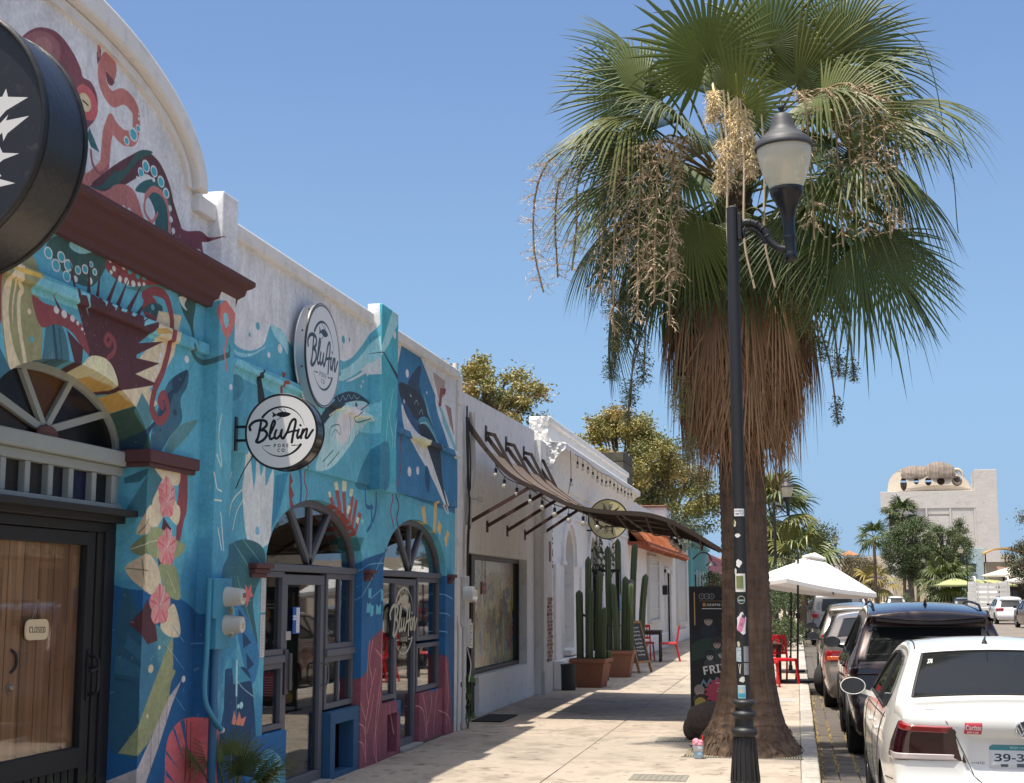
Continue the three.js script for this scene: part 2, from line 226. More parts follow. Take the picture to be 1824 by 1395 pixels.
paint('#878c64', 'P 813.1 63 837.4 94.5 870.4 134.3 873.5 114.9 867.9 91.1 839.7 67.4 826.5 61.6'); paint('#878c64', 'S 862 109.1 876.9 110.9 871.4 103.5 855.3 84.5');
paint(C.gy, 'P 804.3 45.4 827.1 54.3 850.2 76.3 869.1 94.8 887.2 104.1 872.6 88.2 856.8 65.7 838.9 43.3'); for (const s of ['K 0.5 844.9 71.8 845.2 51', 'K 0.5 855.4 83.2 855.8 60.9', 'K 0.5 866.1 95 866.3 74.8']) paint('#4a4a50', s);
paint(C.rd, 'P 871.3 219 886.3 220 877.7 196.9 870.8 186.2'); paint(C.rd, 'S 872.9 245.8 882 246 886.8 232.6 884.7 212.3 871.1 211.6 872.6 230.3'); paint(C.mr, 'P 850.9 210 863.4 202.9 847.9 175.3 844.2 184.2'); paint(C.mr, 'P 817 141.8 832.2 157.6 844.9 141.3 848.6 131.1 834.6 129.1');
paint(C.cr, 'S 835.5 241.2 849.4 243.9 871.5 244.4 872.4 232.8 853.2 232.6'); paint(C.cr, 'P 832.6 209.5 834.4 220.1 850 237.4 870.4 219.9 868.1 211.4');
paint('#b8a584', 'S 820.2 198 823.3 207.8 831.1 216.6 836.6 214 831.8 200.2');
paint(C.cr, 'S 826.6 208.7 833 216.7 872.8 219.1 872.3 205.9 853.7 211.5 839.9 201.8');
paint('#6b7050', 'S 816.1 188.7 823.7 196.5 832.5 197.7 833.6 188.9 825.6 184.1'); paint('#868f66', 'S 830.2 198.8 842.7 203.2 870 196.6 885.9 192.6 874 184.9 844.3 182.9 829.7 187.5');
paint('#b5a284', 'S 813.1 176.4 820.2 182.4 831 184.9 832.6 162.6 820.9 167'); paint(C.cr, 'S 829.9 184.8 844.6 179.1 850.7 169 849 161.4 830.4 162.6');
paint('#868f66', 'S 847.5 179.2 871.5 178.3 880.8 158.2 863.9 158.8 854.4 166.5'); paint(C.cr, 'S 867.4 153.7 875.2 151 882.4 137.9 879.7 132.5 863 133.9 852.1 141.1');
for (const s of ['K 0.6 813.9 176.6 831.4 175.1', 'K 0.6 824.3 182 827 166.4', 'K 0.6 821.2 198.4 830.1 207.8']) paint('#5f5b45', s);
for (const s of ['K 0.5 816.7 188.7 832 193.3', 'K 0.5 832.1 193.3 869.9 197.9', 'K 0.5 846.4 193.1 844.2 184.2', 'K 0.5 859.6 175.5 872.8 161.4']) paint('#cfc9a5', s);
function hibiscus(str) { const [x, y, r] = str.slice(1).trim().split(/[ ,]+/).map(Number); const f = (a, b) => `${(x + a * r * 1.35).toFixed(1)},${(y + b * r).toFixed(1)}`;
for (let i = 0; i < 5; i++) { const t = 1.57 + i * 1.2566, c = Math.cos(t), s = Math.sin(t) * 1.25; paint(i % 2 ? C.pk : '#d98580', `O ${f(c * .52, s * .52)},${(r * .52).toFixed(1)}`); paint('#b85f63', `S ${f(c * .2, s * .2)} ${f(c * .9 - s * .16, s * .9 + c * .16)} ${f(c * .98, s * .98)} ${f(c * .9 - s * .02, s * .9 + c * .02)}`); paint(C.pl, `K ${(r * .05).toFixed(2)},${f(0, 0)} ${f(c * .5 + s * .1, s * .5 - c * .1)} ${f(c * .8 + s * .1, s * .8 - c * .1)}`); }
paint('#ecc9b8', `K ${(r * .07).toFixed(2)},${f(0, 0)} ${f(.3, .5)} ${f(.4, 1.1)}`); }
hibiscus('O 854.4 225.4 9.3'); hibiscus('O 855.4 220 9.1'); hibiscus('O 857.8 190.7 10.6'); hibiscus('O 850.5 153.5 11.2');
paint(C.cr, 'O 851.8 126.6 1.3 840.6 113.8 2.7 838.3 84.7 1.2'); paint('#d6d6d2', 'O 890 104.6 2.3');
for (const s of ['K 0.6 867.8 141.1 888.8 129', 'K 0.6 858.3 130 890.2 111', 'K 0.6 872.8 97.4 893.8 83.8', 'K 0.7 900 127.4 931.4 127.7']) paint('#7fa8ba', s);
paint('#b9595c', 'S 866.3 49.8 867.9 65.9 876.8 73.9 891.8 78.3 917.4 78.2 932.5 76.9 936.4 25.6 874 33.8');
for (const s of ['P 874.3 75.4 895.6 50.2 880 72.3', 'P 887.2 77.4 901.6 53.4 893.4 77.8', 'P 866.5 61 888.2 46 867.6 58.4', 'P 867.5 48.4 882.7 37.7 868.7 44.5']) paint(C.bl, s);
for (const s of ['K 1.3 897.5 77.1 897.4 38.3', 'K 1 904 75.3 905.3 37.3']) paint('#5a3038', s);
// shop front: sea, waves
paint(C.tl, 'S 954 327.7 995.2 328.4 1079.3 327.1 1146.3 323.3 1209 338.7 1291.8 342.6 1399.4 365.1 1401.9 304.6 1082.7 273.5 946.8 279.8');
paint(C.te, 'S 944.3 313.4 996 318.1 1080.1 314.5 1199.6 309.3 1359 314.1 1360.5 281 1040.7 254.2 941.3 259.7');
paint(C.wh, 'S 938.5 392.2 948.2 356.8 952.5 347.5 967.6 342.3 992.2 344 1017.4 353.2 1031.1 371.1 1045.2 376.2 1076.9 363.7 1154.4 358.4 1201.6 372.3 1240.9 385.2 1269.9 405.2 1294.1 423.9 1306.5 433.1 1304.5 475.6');
paint(C.wh, 'P 896.5 404.8 1296.5 505 1313.2 430.5 912.9 364');
paint('#8fbcc3', 'S 1031 371.9 1049.8 371.5 1067.6 368.4 1070.7 354.6 1059.4 359 1041.7 363.7'); paint('#8fbcc3', 'S 949.1 345.5 964.1 338.8 994.2 342.4 1021.6 352.4 1013.7 348 990.6 339.3 964.3 335.9'); paint(C.te, 'O 1004.5 365.3 3.1 988.3 355.5 1.6');
paint('#8fbcc3', 'S 1199.5 360.4 1252.9 381.7 1307.3 417.7 1339.6 439.6 1406.6 459.1 1361.2 419.7 1308.6 390.9 1253.7 367 1208.2 352.8'); paint('#4f97a9', 'S 1201.9 367.8 1241.1 380.6 1288.5 408.5 1313.3 428.6 1333 434.4 1288.9 399.1 1241.4 374.3 1202.2 361.7'); paint('#b9c9c6', 'S 1225.1 355.4 1265.7 368.9 1315 392 1328.2 394.2 1290.2 374.6 1242.3 358.8');
paint('#3d97a6', 'P 1303 444.9 1383.4 461.7 1389.1 321.8 1373.3 271.1 1299.8 265.5 1308.3 331.6'); paint('#8fbcc3', 'P 1344.8 446.7 1374.7 443.7 1329.5 405.6 1294.3 382.4 1306.4 401.5'); paint('#c8d8d8', 'O 1053 356 3.7 1029 346.8 2.4 1211.7 391.9 3.6 1288.4 372.4 2.6 1275.2 362.5 1.7 1269.3 356.8 1.7 939.6 306.3 2.2 1231.5 395.4 1.8');
paint('#c8d8d8', 'O 1349.5 418.6 3.9'); paint('#4a8a99', 'O 1213.4 392.2 3.6 1231.5 395.4 1.8 1205.1 359.5 2.5');
paint('#3f7f8e', 'S 951.1 317.2 969.2 320 975.4 312.2 966.7 303.7 952.4 300.3'); paint('#3f7f8e', 'O 1001.6 321.2 2.4');
paint('#222c34', 'P 1005.8 334.6 1011.8 329.5 1007.9 327.4 1020.6 306.6 1004.8 304.5 1000.1 326.5 1007.8 328.9'); paint('#8a4138', 'P 1058.6 338 1067.4 338.1 1062.1 331 1066.7 327.7 1055 326 1057.9 314.7 1051.5 313.8 1050.6 327.7 1061.3 330.1');
// tuna
paint('#2a3c4a', 'S 1137.6 302.1 1166.8 324.3 1203.4 339.7 1242.8 348 1285.3 347 1293 342.8 1267.3 337.5 1177.9 313.7');
paint('#9dc0c8', 'S 1291.8 342.6 1258 341.5 1215 332.4 1177.7 317.1 1157.6 304.4 1148.7 283.3 1139.8 265.8 1180.3 271 1222.9 290.7 1256.6 310.5 1289.4 327.3');
paint('#c3d3d2', 'S 1291.8 341.7 1255.8 326.9 1244.4 318.2 1222.4 299.5 1200.5 293.7 1188.9 308.1 1204.4 322.2 1232.1 331.1'); paint('#d0c7a4', 'K 1.7 1172.4 316.4 1198.7 325.3 1226.5 328.6'); paint('#d0c7a4', 'K 1.8 1241.3 322.3 1273.9 326.9 1297.6 326.8');
paint('#2a3c4a', 'K 1.1 1291.8 342.3 1247 324.8 1253.2 320.1 1286.3 326.9'); paint('#2a3c4a', 'O 1255.2 337.8 2.4'); paint('#e0e0dc', 'O 1256.3 339 0.9');
for (const s of ['K 0.9 1173.4 299.4 1178.3 306.8 1199.5 311.1 1205.5 303', 'K 0.7 1178.8 298.3 1189 305.5 1202.7 302.7', 'K 1 1156.9 274 1184.7 286.9', 'K 1 1169.8 271.8 1200.9 286.7', 'K 0.7 1226.7 325 1233.1 313.2 1228.2 296.6', 'K 0.7 1245.2 303.8 1253.6 312', 'K 0.7 1256.7 308.7 1263.5 316.4']) paint('#33596a', s);
for (const s of ['K 0.7 1198.1 337.2 1206.5 334 1213.4 339.7', 'K 0.7 1214.5 340.9 1223.2 337.6 1230.3 343.8', 'K 0.7 1231.4 344 1240.3 340.9 1247.7 345.9', 'K 0.7 1248.9 345.7 1256.1 343.1 1264.4 346']) paint('#8fb4bd', s);
// right bay: deep water, swordfish
paint('#2f6c93', 'P 1408.8 422.1 1482.4 422.4 1581.4 372.1 1647.4 328.5 1659.1 256.8 1361.2 265.5 1357.8 339.6');
paint(C.wh, 'P 1482.4 422.4 1581.4 372.1 1649.4 328.7 1698.7 309.4 1694.6 504.5 1457.6 437.1');
paint('#bcd0cc', 'S 1552 386.3 1589 363.9 1637.3 339.3 1659.4 329.7 1637.7 322.9 1598.8 346.7 1561.5 369.5'); paint('#6fa7b3', 'P 1565.5 385.9 1659.2 334.4 1659.4 327.3 1589.1 359.3');
paint('#9a8a80', 'P 1537.9 413.3 1597 411 1592.9 391.9 1565.5 385.9'); paint(C.rd, 'P 1574.2 399.6 1602 402.5 1597.5 394.9 1583.5 392.9 1579.4 378.6 1565.7 376.8'); paint('#8a6a66', 'P 1597.8 383.4 1626.5 382.5 1641.9 351.5 1622.1 363.3');
paint('#2a3440', 'P 1287.5 391.8 1313.2 395 1387 372.4 1372.7 370.3 1312 393.7');
paint('#2b3f5a', 'S 1432.4 381.2 1462.9 403.3 1487 410.8 1480.4 389.2 1496.4 376.4 1526.6 360.7 1476.1 371.5');
paint('#2a3440', 'S 1398.8 378.3 1436.2 382.3 1492.2 378 1522.2 362.3 1553.4 341.6 1580.8 328.8 1527.4 334.4 1468.9 349.2 1418.2 357.4');
paint('#bfcfcb', 'S 1410.7 358.5 1437.5 349.5 1477.3 339.6 1528.2 312.5 1572.9 289.9 1615.3 261.2 1606 256.1 1528.9 290.8 1462.2 314.7 1423 333.3');
paint('#284a70', 'S 1410.4 366.6 1452.9 353.6 1493.6 339.3 1477.4 335.3 1429.9 348.6'); paint('#3f7f96', 'S 1478.5 350.4 1518.2 356.3 1571.6 332.4 1545 329.6 1501.9 340.2'); paint('#2a3440', 'S 1477.1 343.8 1518.5 346.5 1562.7 329.2 1582.1 286.1 1612.6 256.5 1573.2 281 1519.5 316.1');
paint('#8fbcc3', 'K 1.5 1485.1 346.9 1518.4 349.8 1567.1 331.9'); paint('#d8dcd8', 'O 1420.3 362.8 2.3'); paint('#2a3440', 'O 1421 362.9 0.8'); paint('#5f9fae', 'P 1496.1 385 1544.3 349.5 1518 361.8');
paint('#c8d8d8', 'O 1431.1 394.5 4.6 1512.9 385.2 1.7 1436.1 289.4 5.3 1469.4 293.3 4.6'); paint('#1c466b', 'S 1503.2 301.6 1520.2 294.4 1516.8 272.5 1499.7 284.1');
for (const s of ['K 1.7 1448.3 371.9 1442.8 373.2', 'K 0.8 1460.3 365.1 1469.7 370.6 1477.9 366.3', 'K 0.9 1480.7 357.1 1491.1 363.1 1497.1 358.1', 'K 0.8 1414.8 350.8 1430.4 336.2 1453.5 338.9']) paint('#9db4bb', s);
paint('#cdbf9c', 'P 1430.8 326 1519 331.3 1502.6 318.7 1469.9 321.8');
// weeds and corals over the shop arches
paint('#2f7189', 'S 1268.1 279.3 1304.5 303 1333.9 306.1 1335.7 266.3 1300.1 259.9 1257 260.4'); for (const s of ['K 1.4 1348.4 363.8 1336 335.1 1350.6 313.6', 'K 1.3 1332.6 336.6 1343.5 318.6 1347.5 305.6', 'K 1.4 1366.6 346.7 1357.1 322.1 1354.3 306.3', 'K 1.1 1323.9 306.9 1329.3 334.2']) paint('#8fc0c8', s);
for (const s of ['K 2.6 1402.4 328.9 1400.1 312.5 1403.6 298.7 1394.6 271.9', 'K 2.9 1371.4 268.2 1382.3 259.1 1374.5 244.9 1387.2 227.9', 'K 2.3 1120.3 267.3 1116.2 255.6 1124 246.5 1119.8 236.5']) paint(C.rd, s);
for (const s of ['K 2.6 1392.9 261.8 1404.2 250.6 1396.1 238.2 1406.7 226.8', 'K 2 1401.1 324.7 1402.8 318.8']) paint('#3a2430', s);
paint(C.rd, 'P 1081.4 259.9 1089.6 251.9 1084.4 248.4 1093 241.1 1087.3 237.5 1097 228.7 1085.7 228 1080.3 241.8'); paint('#275c86', 'K 4.2 1104.9 264.4 1109.5 250.3 1108.1 235.7'); paint('#275c86', 'K 4.5 1322.4 267.2 1323.4 244.8 1314.3 231.2'); paint('#275c86', 'K 4 1287.5 259 1291.4 244.7 1312.4 244.1'); paint('#275c86', 'K 4.1 1307.2 245.6 1309.2 229.1 1295.6 221.1'); 
paint('#2f7a96', 'P 1049.2 253.3 1079.2 259 1071.3 244.3 1055.6 220.2 1043.5 212'); for (const s of ['K 0.8 1057.6 254 1051.4 219.9', 'K 0.8 1068.3 256.5 1061.3 231.2']) paint('#24566f', s);
paint(C.lw, 'S 982.7 236.3 985.5 249.5 988.8 267.2 1000 261 1006.6 243.9 1010.4 269.4 1018.8 250.8 1026.9 263.5 1029.8 244.2 1045.5 257.6 1044 218 1040.1 201.3 1020.3 195.4 1000.6 197 990.3 208.1'); paint('#3f97b3', 'P 996.6 265.1 1005.6 236.5 1007.1 260.2'); paint('#7fb0c8', 'O 1014.6 208.4 3.2');
for (const s of ['K 1.1 924.8 285.1 920.9 269.7 927.5 248.8 918.5 256.1', 'K 1.1 949.6 266.1 955.2 238.6 953.3 191.9', 'K 1.1 955.4 235.8 961.6 248.9', 'K 1.1 957.5 206.6 963.2 226.5 982.6 237.8', 'K 1.1 916.2 243.8 920.2 233.5 928.8 231.4', 'K 1.1 917.6 224.7 929.3 224.8', 'K 1.1 928.2 216.7 935.2 190.9', 'K 1.1 924 205.8 931.8 190.8', 'K 1.1 966.4 207 972.8 220 983.2 229.2']) paint('#cfc3b0', s);
// feather bricks round the arches
for (const s of ['P 1156.7 234.7 1195.5 238.7 1217.4 237.4 1182.5 233.7', 'P 1172.2 230.5 1209.3 234.9 1231.7 232.1 1190.7 229', 'P 1188.2 225.5 1226.2 230.6 1249.3 226.8 1209.9 223.5', 'P 1204.7 219.4 1240.7 224.3 1258.4 220.1 1222.4 217.6', 'P 1216 213 1258.5 217.4 1250.1 211.7 1222.8 210.7', 'P 1179.1 247 1188 248.5 1203.9 233.2 1193.2 232.6', 'P 1197.4 252.6 1208.2 253.4 1219.4 231.4 1210.6 230.1', 'P 1216.6 252.3 1227.8 253.1 1232 227.7 1224.1 227.3', 'P 1245 251.6 1252.7 250.3 1240.9 221.1 1232.2 224.2', 'P 1256.9 248.8 1264.7 247.5 1249.8 216.2 1242.7 219.4', 'P 1267.6 237.7 1277.4 235.5 1258.8 213 1252.2 216.3']) paint('#8a4846', s);
for (const s of ['P 1177.9 249.5 1184.7 250.8 1188.1 246 1181.9 244.7', 'P 1194.3 259.3 1204 260.9 1208.2 253.4 1197.4 252.6', 'P 1217.7 262.9 1230.1 263 1229.4 254.1 1217.7 253.2', 'P 1240.7 257.5 1250 257.3 1246.9 249.9 1238.8 250.3', 'P 1234.1 242 1243.9 240.8 1237.4 233.3 1231.6 234.8', 'P 1261.9 232.9 1270.3 231.5 1267 225.6 1259.8 227.4', 'P 1273 249.9 1275.4 250.8 1275.4 249.7']) paint('#cdbf9c', s);
paint('#7fb8bd', 'O 1280.1 229.3 2.2');
for (const s of ['P 1465.2 237.7 1497.1 240.4 1509.6 236.7 1481.2 233.3', 'P 1487.7 230.8 1518.1 234.3 1532.6 230.7 1497.6 227.7', 'P 1504.3 223.7 1537.8 227.9 1552.7 223.5 1514.4 220.5', 'P 1514.5 216.7 1548.5 220.1 1570.6 216 1524.7 212.8', 'P 1492.5 254.9 1508.9 258 1517.9 238.2 1505.5 237.2', 'P 1549.6 264.9 1564.6 267 1558.7 229.2 1546.4 230.9', 'P 1572.4 245.3 1588 239.4 1576.6 227.7 1563.8 233.8', 'P 1611.3 236 1622.7 231.9 1607.2 214.3 1597.6 224.1']) paint('#c2a468', s);
paint('#2f6f78', 'P 1227.2 211.7 1285.8 214 1274.3 200.9 1239.2 199.9');
// below the imposts: sea bed
paint(C.bl, 'P 1252.6 182 1289 193.9 1355 202.4 1354.7 208.3 1384.2 184.2 1658.8 181.6 1674.2 -39.6 1227.1 11.2');
paint('#2c5a60', 'S 933.8 176.8 953.9 193.4 987 200.8 1023.1 197.2 1032.4 183 1009.8 155.7 1020.1 122.8 993.1 115.1 971.5 153 941.8 164.3'); for (const s of ['K 0.7 968.2 198.2 1004.3 177.9', 'K 0.7 987 200.4 1024 184.3', 'K 0.7 956.1 163 1005.8 155.7', 'K 0.7 977.5 173.1 1011.5 132']) paint('#6a959a', s);
paint('#2b6d96', 'S 975.2 152.9 998.8 144 1024.8 113.7 1010.2 93.8 984.9 124'); for (const s of ['P 974.4 164.5 986.4 155.8 979 152.9', 'P 981.1 150 997.1 141.1 983.9 137', 'P 989.9 134 1008 124.7 992.7 120.9', 'P 998.7 117.7 1015.1 108.2 1001.6 104.5']) paint('#163c5c', s);
paint(C.nv, 'S 950.3 97.5 974.8 107.3 1010 96.8 1019.3 20.4 938.1 30.7'); paint('#3a86a0', 'P 970.5 116 1010 96.8 975.7 95.9');
paint('#cf6462', 'P 993.2 168.2 999.3 163.8 1005.7 168.3 1005.4 162.4 1010.3 159.4 1002.5 157.9 997.6 150.5 994.7 157.2 989.3 157.2 993.7 161.6'); paint('#9cc4cf', 'K 3.4 981.2 112 982.2 88.4'); paint('#9cc4cf', 'O 991.8 79.9 2.6 986.2 79.6 1.7'); paint('#9cc4cf', 'K 0.6 982.9 88.4 982 70'); paint('#9cc4cf', 'K 0.7 979.1 100 994.8 91.9 1014.8 84.8');
paint('#cf7460', 'P 974 67.9 978.9 77.4 983.2 69.2 988.3 75.9 992.6 69.9 1002 71.2 996.8 64.5'); paint('#3f7fa0', 'K 2.8 938.4 116 939.6 100.9');
paint('#1d5a86', 'S 1013.3 51.9 1049.7 52.9 1095.7 50.2 1098.4 9.1 1007.7 20.7'); paint('#5f9fae', 'S 1027.6 18.1 1030.3 37 1052.6 41.8 1076.6 34.9 1093.1 20.7 1096.1 9.4'); paint('#1d4468', 'K 1.5 1045 30.9 1043.9 16.1'); paint('#1d4468', 'K 1.5 1061.7 32 1065.1 13.4');
for (const s of ['K 0.9 1266.4 151 1303 169.6 1348.3 197.3', 'K 0.9 1264.9 178.5 1302 188.5 1362.4 191.8', 'K 0.9 1310.1 156.4 1363.4 170', 'K 1.1 1581.5 163.6 1639.3 155.5', 'K 1.1 1582.2 139.9 1620.2 137.1 1650.1 125', 'K 1.1 1582.9 118.4 1615.9 116.5 1645.7 101.7']) paint('#6fa0b8', s);
for (const s of ['P 1303.1 166.8 1312.8 166.8 1311.3 157.3 1302.3 157.4', 'P 1298.7 152.7 1310.3 152.6 1308.1 143.2 1296.6 143.3', 'P 1310.4 150.7 1320.2 149.7 1318.8 137.3 1309.7 137.5', 'P 1328.8 150.6 1345 150.5 1344.1 138.9 1328 139.1', 'P 1344.2 166 1355.2 166.1 1354.4 154.3 1344.8 154.4', 'P 1296.9 137.7 1309.7 138.4 1308.9 128.1 1296.1 128.4', 'P 1350.7 144.6 1361.8 144.5 1359.4 134.7 1349.8 134.9', 'P 1286.2 124.9 1297.4 126.5 1295.5 115.4 1286.7 114.7', 'P 1273.3 110.6 1291.9 110.3 1290.3 106.3 1274.7 106.9', 'P 1278.6 92.1 1294.1 93.2 1291.5 82.3 1280.9 82']) paint('#4f9cae', s);
paint('#12375a', 'O 1307.6 166.8 1.5 1303.8 152.6 1.5 1336.8 150.5 2.1 1349.7 166 1.6 1292.4 125.9 1.7 1280.3 118.1 1.8 1267.8 122.7 1.8');
paint('#1a5580', 'S 1267.7 125.4 1310.9 139.4 1357.9 138.7 1359.1 111.4 1318.5 116.5 1294.4 85.8 1267.3 74.6');
paint('#743e49', 'S 1258.6 69.8 1300.6 89.2 1305.8 113.2 1338.1 123.6 1372.6 122.7 1411.8 49.6 1415.2 -29.8 1256.9 -9.7'); paint('#743e49', 'S 1489.2 56.4 1575.6 52.9 1582 83.7 1611.9 89.2 1656.8 54.6 1674.2 -39.6 1467.9 -16.2');
for (const s of ['K 1.4 1357.9 138.7 1353.1 92.3 1340.9 64.3 1332.2 36.6 1337.3 -1.3', 'K 1.3 1318.5 116.5 1309.9 94.3 1317.3 75.2 1299.9 39.5 1301.7 4.6', 'K 1.1 1308.8 116.8 1301.2 76.2 1308.5 57.2', 'K 1.2 1365.2 130.7 1351.8 121.3 1349.7 92.4 1360.9 72.6', 'K 1.1 1329.7 89.6 1314.3 69.8', 'K 1.1 1269 43.1 1293.8 37.3 1300.8 21.1', 'K 1.1 1269.8 27.8 1291.4 22 1298.2 10.4', 'K 1.1 1283.3 60 1299.7 43.2', 'K 1.1 1324.3 65.4 1315.4 47.4 1303.5 30', 'K 1.1 1347.6 65.7 1338.7 39.9 1326.6 18.5 1337.3 -1.3', 'K 1.1 1328.8 107.7 1356.4 96 1363.8 84', 'K 1.2 1350.1 84.7 1358.3 53.5', 'K 1 1382.8 51.7 1380.6 22.7', 'K 1.4 1612.1 82.3 1622.7 45.3 1614 12', 'K 1.3 1580.2 53.7 1567.5 24.9 1563.6 5.5', 'K 1.3 1498 41.1 1519.2 33.1 1537.3 3.7', 'K 1.3 1514.3 52.6 1532.2 27.8 1528.7 4.6', 'K 1.3 1548.8 51.4 1553.6 39.1 1536.8 18.8', 'K 1.3 1585.5 30 1623.4 20.3 1633.5 3.5', 'K 1.2 1401.1 44.4 1405.7 20.4']) paint('#c9807c', s);
paint('#24486a', 'P 1615.4 134.9 1654.9 134.3 1658 8.2 1643.1 9.5 1616.3 102.7');
function muralTex(s0, len, h, k) {
return canvasTex(Math.round(len * k), Math.round(h * k), (g, w, H) => {
g.setTransform(k / 100, 0, 0, -k / 100, -s0 * k, H); paintAll(g);
g.setTransform(1, 0, 0, 1, 0, 0);
// roller and sponge texture of the paint, grime and chips
const id = g.getImageData(0, 0, w, H), d = id.data;
for (let y = 0; y < H; y++) for (let x = 0; x < w; x++) {
const S = s0 + x / k, Y = h - y / k, i = (y * w + x) * 4, a = fbm(S * 7, Y * 7, 13, 0, 4), b = vnoise(S * 60, Y * 60, 4), e = fbm(S * 2.2, Y * 2.2, 29, 0, 4);
let m = .95 + .15 * (a - .5) + .09 * (b - .5) + .05 * (vnoise(S * 26, Y * 9, 8) - .5), blot = sstep(.5, .62, e) * sstep(2.9, 1.2, Y) * (d[i + 2] > d[i] + 40 ? .42 : 0);
const streak = sstep(.60, .82, fbm(S * 24, Y * 1.3, 57, 0, 3)) * (Y > 3.6 ? .02 : .02), chip = sstep(.80, .83, fbm(S * 30, Y * 30, 91, 0, 3));
m -= streak; d[i] = lerp(lerp(d[i] * m, 30, blot), 205, chip * .28); d[i + 1] = lerp(lerp(d[i + 1] * m, 95, blot), 200, chip * .28); d[i + 2] = lerp(lerp(d[i + 2] * m, 150, blot), 192, chip * .28);
}
g.putImageData(id, 0, 0);
});
}
const MURAL = [[4.6, 5.0, 5.3, 300], [9.4, 8.0, 4.8, 250]].map((a) => ({ a, m: std([1, 1, 1], .82, { map: muralTex(...a), bumpMap: T.plaster, bumpScale: .003 }) }));

// ---------- ground: road, parking lane, kerb, pavement ----------
const concreteM = std([.45, .385, .318], .9, { map: rep(T.concrete, .16), bumpMap: rep(T.concrete, .16), bumpScale: .006 });
const concreteM2 = std([.41, .355, .296], .9, { map: rep(T.concrete, .13), bumpMap: rep(T.concrete, .13), bumpScale: .006 });
const concreteM3 = std([.475, .405, .335], .9, { map: rep(T.concrete, .19), bumpMap: rep(T.concrete, .19), bumpScale: .006 });
const kerbM = std([.47, .44, .40], .85, { map: rep(T.concrete, .8), bumpMap: rep(T.concrete, .8), bumpScale: .008 });
const asphaltM = std([.235, .205, .175], .9, { map: rep(T.concrete, .12), bumpMap: rep(T.grain, 2), bumpScale: .008 });
const dirtM = std([.30, .245, .185], .95, { map: rep(T.concrete, .05) });
{
const g = uvBox(new THREE.PlaneGeometry(3000, 3000).rotateX(-PI / 2).translate(0, -.42, -900)); solo('ground', g, dirtM, 'bare tan earth that stretches out to the far hills', 'ground', null, 'structure');
solo('road', uvBox(span(.95, 14.3, -.4, -.205, -420, 30)), asphaltM, 'grey asphalt street with cars parked along it', 'road', null, 'structure');
solo('opposite_pavement', uvBox(span(14.3, 20, -.3, -.02, -420, 30)), concreteM, 'pale pavement on the far side of the street', 'pavement', null, 'structure');
// parking lane of pavers along the kerb
const lane = tag(mesh('parking_lane', uvBox(span(.16, .95, -.4, -.208, -420, 30)), std([.10, .085, .07], .95), scene), 'lane of dark pavers with yellow grass in the joints beside the kerb', 'parking lane', null, 'structure');
seed(5);
const pv = [std([.105, .088, .075], .9, { bumpMap: T.grain, bumpScale: .004 }), std([.13, .108, .09], .9, { bumpMap: T.grain, bumpScale: .004 }), std([.085, .075, .068], .92, { bumpMap: T.grain, bumpScale: .004 })];
const pg = rbox(.188, .03, .098, 0, 0, 0, .006, 1), rest = [];
for (let i = 0; i < 330; i++) for (let j = 0; j < 4; j++) {
const z = -11.6 - i * .104, x = .262 + j * .197, lay = -.202 + rr(-.003, .003);
if (i < 72) { const m = mesh('paver', pg, pv[Math.floor(rnd() * 3)], lane); m.position.set(x, lay, z); m.rotation.set(rr(-.015, .015), rr(-.02, .02), rr(-.015, .015)); }
else rest.push(pg.clone().rotateY(rr(-.02, .02)).translate(x, lay, z));
}
tag(mesh('paver', rest, pv[0], lane), null, null, null, 'stuff');
// dry grass in the joints
const blades = [];
for (let i = 0; i < 5200; i++) {
const z = -11.8 - Math.pow(rnd(), 1.5) * 16, near = rnd() < .55, clump = fbm(z * 1.3, 2, 7), x = near ? .165 + Math.abs(rr(-.5, .5)) * rr(0, .24) * (clump + .3) : .162 + .197 * Math.floor(rr(1, 3)) + rr(-.012, .012);
if (!near && clump < .42) continue; if (z > -14.6 && rnd() < .75) continue;
const h = rr(.008, .03), a = rr(0, 6.3), g2 = new THREE.BufferGeometry(); const w = .004;
g2.setAttribute('position', new THREE.BufferAttribute(new Float32Array([x - w * Math.cos(a), -.19, z - w * Math.sin(a), x + w * Math.cos(a), -.19, z + w * Math.sin(a), x + rr(-.03, .03), -.188 + h, z + rr(-.03, .03)]), 3)); g2.computeVertexNormals(); blades.push(g2);
}
solo('dry_grass', blades, std([.52, .38, .13], .9), 'dry yellow grass growing in the paver joints along the kerb', 'grass', null, 'stuff');
// kerb stones
const kerb = new THREE.Group(); kerb.name = 'kerb'; scene.add(kerb); tag(kerb, 'white worn concrete kerb between pavement and parked cars', 'kerb', null, 'structure');
const km = [kerbM, std([.43, .40, .365], .86, { map: rep(T.concrete, .8), bumpMap: rep(T.concrete, .8), bumpScale: .008 }), std([.50, .47, .43], .86, { map: rep(T.concrete, .8), bumpMap: rep(T.concrete, .8), bumpScale: .008 })];
for (let i = 0; i < 48; i++) mesh('kerb_stone', uvBox(rbox(.17, .4, 1.488, .075, -.195, -9.2 - i * 1.5, .022, 3).translate(rr(-.004, .004), rr(-.004, .004), 0)), km[i % 3], kerb);
tag(mesh('kerb_stone', uvBox(span(-.01, .16, -.3, .003, -420, -80.46))), null, null); mesh('kerb_stone', uvBox(span(-.01, .16, -.3, .003, -420, -80.46)), kerbM, kerb);
mesh('kerb_stone', uvBox(span(-.01, .16, -.3, .003, -8.4, 20)), kerbM, kerb);
// painted teal mark on the kerb by the parasol
// pavement slabs
const walk = new THREE.Group(); walk.name = 'pavement'; scene.add(walk); tag(walk, 'sunlit beige concrete pavement of large slabs between shopfronts and kerb', 'pavement', null, 'structure');
mesh('slab_bed', uvBox(span(-4.6, -.012, -.3, -.02, -420, 20)), std([.16, .14, .12], .95), walk);
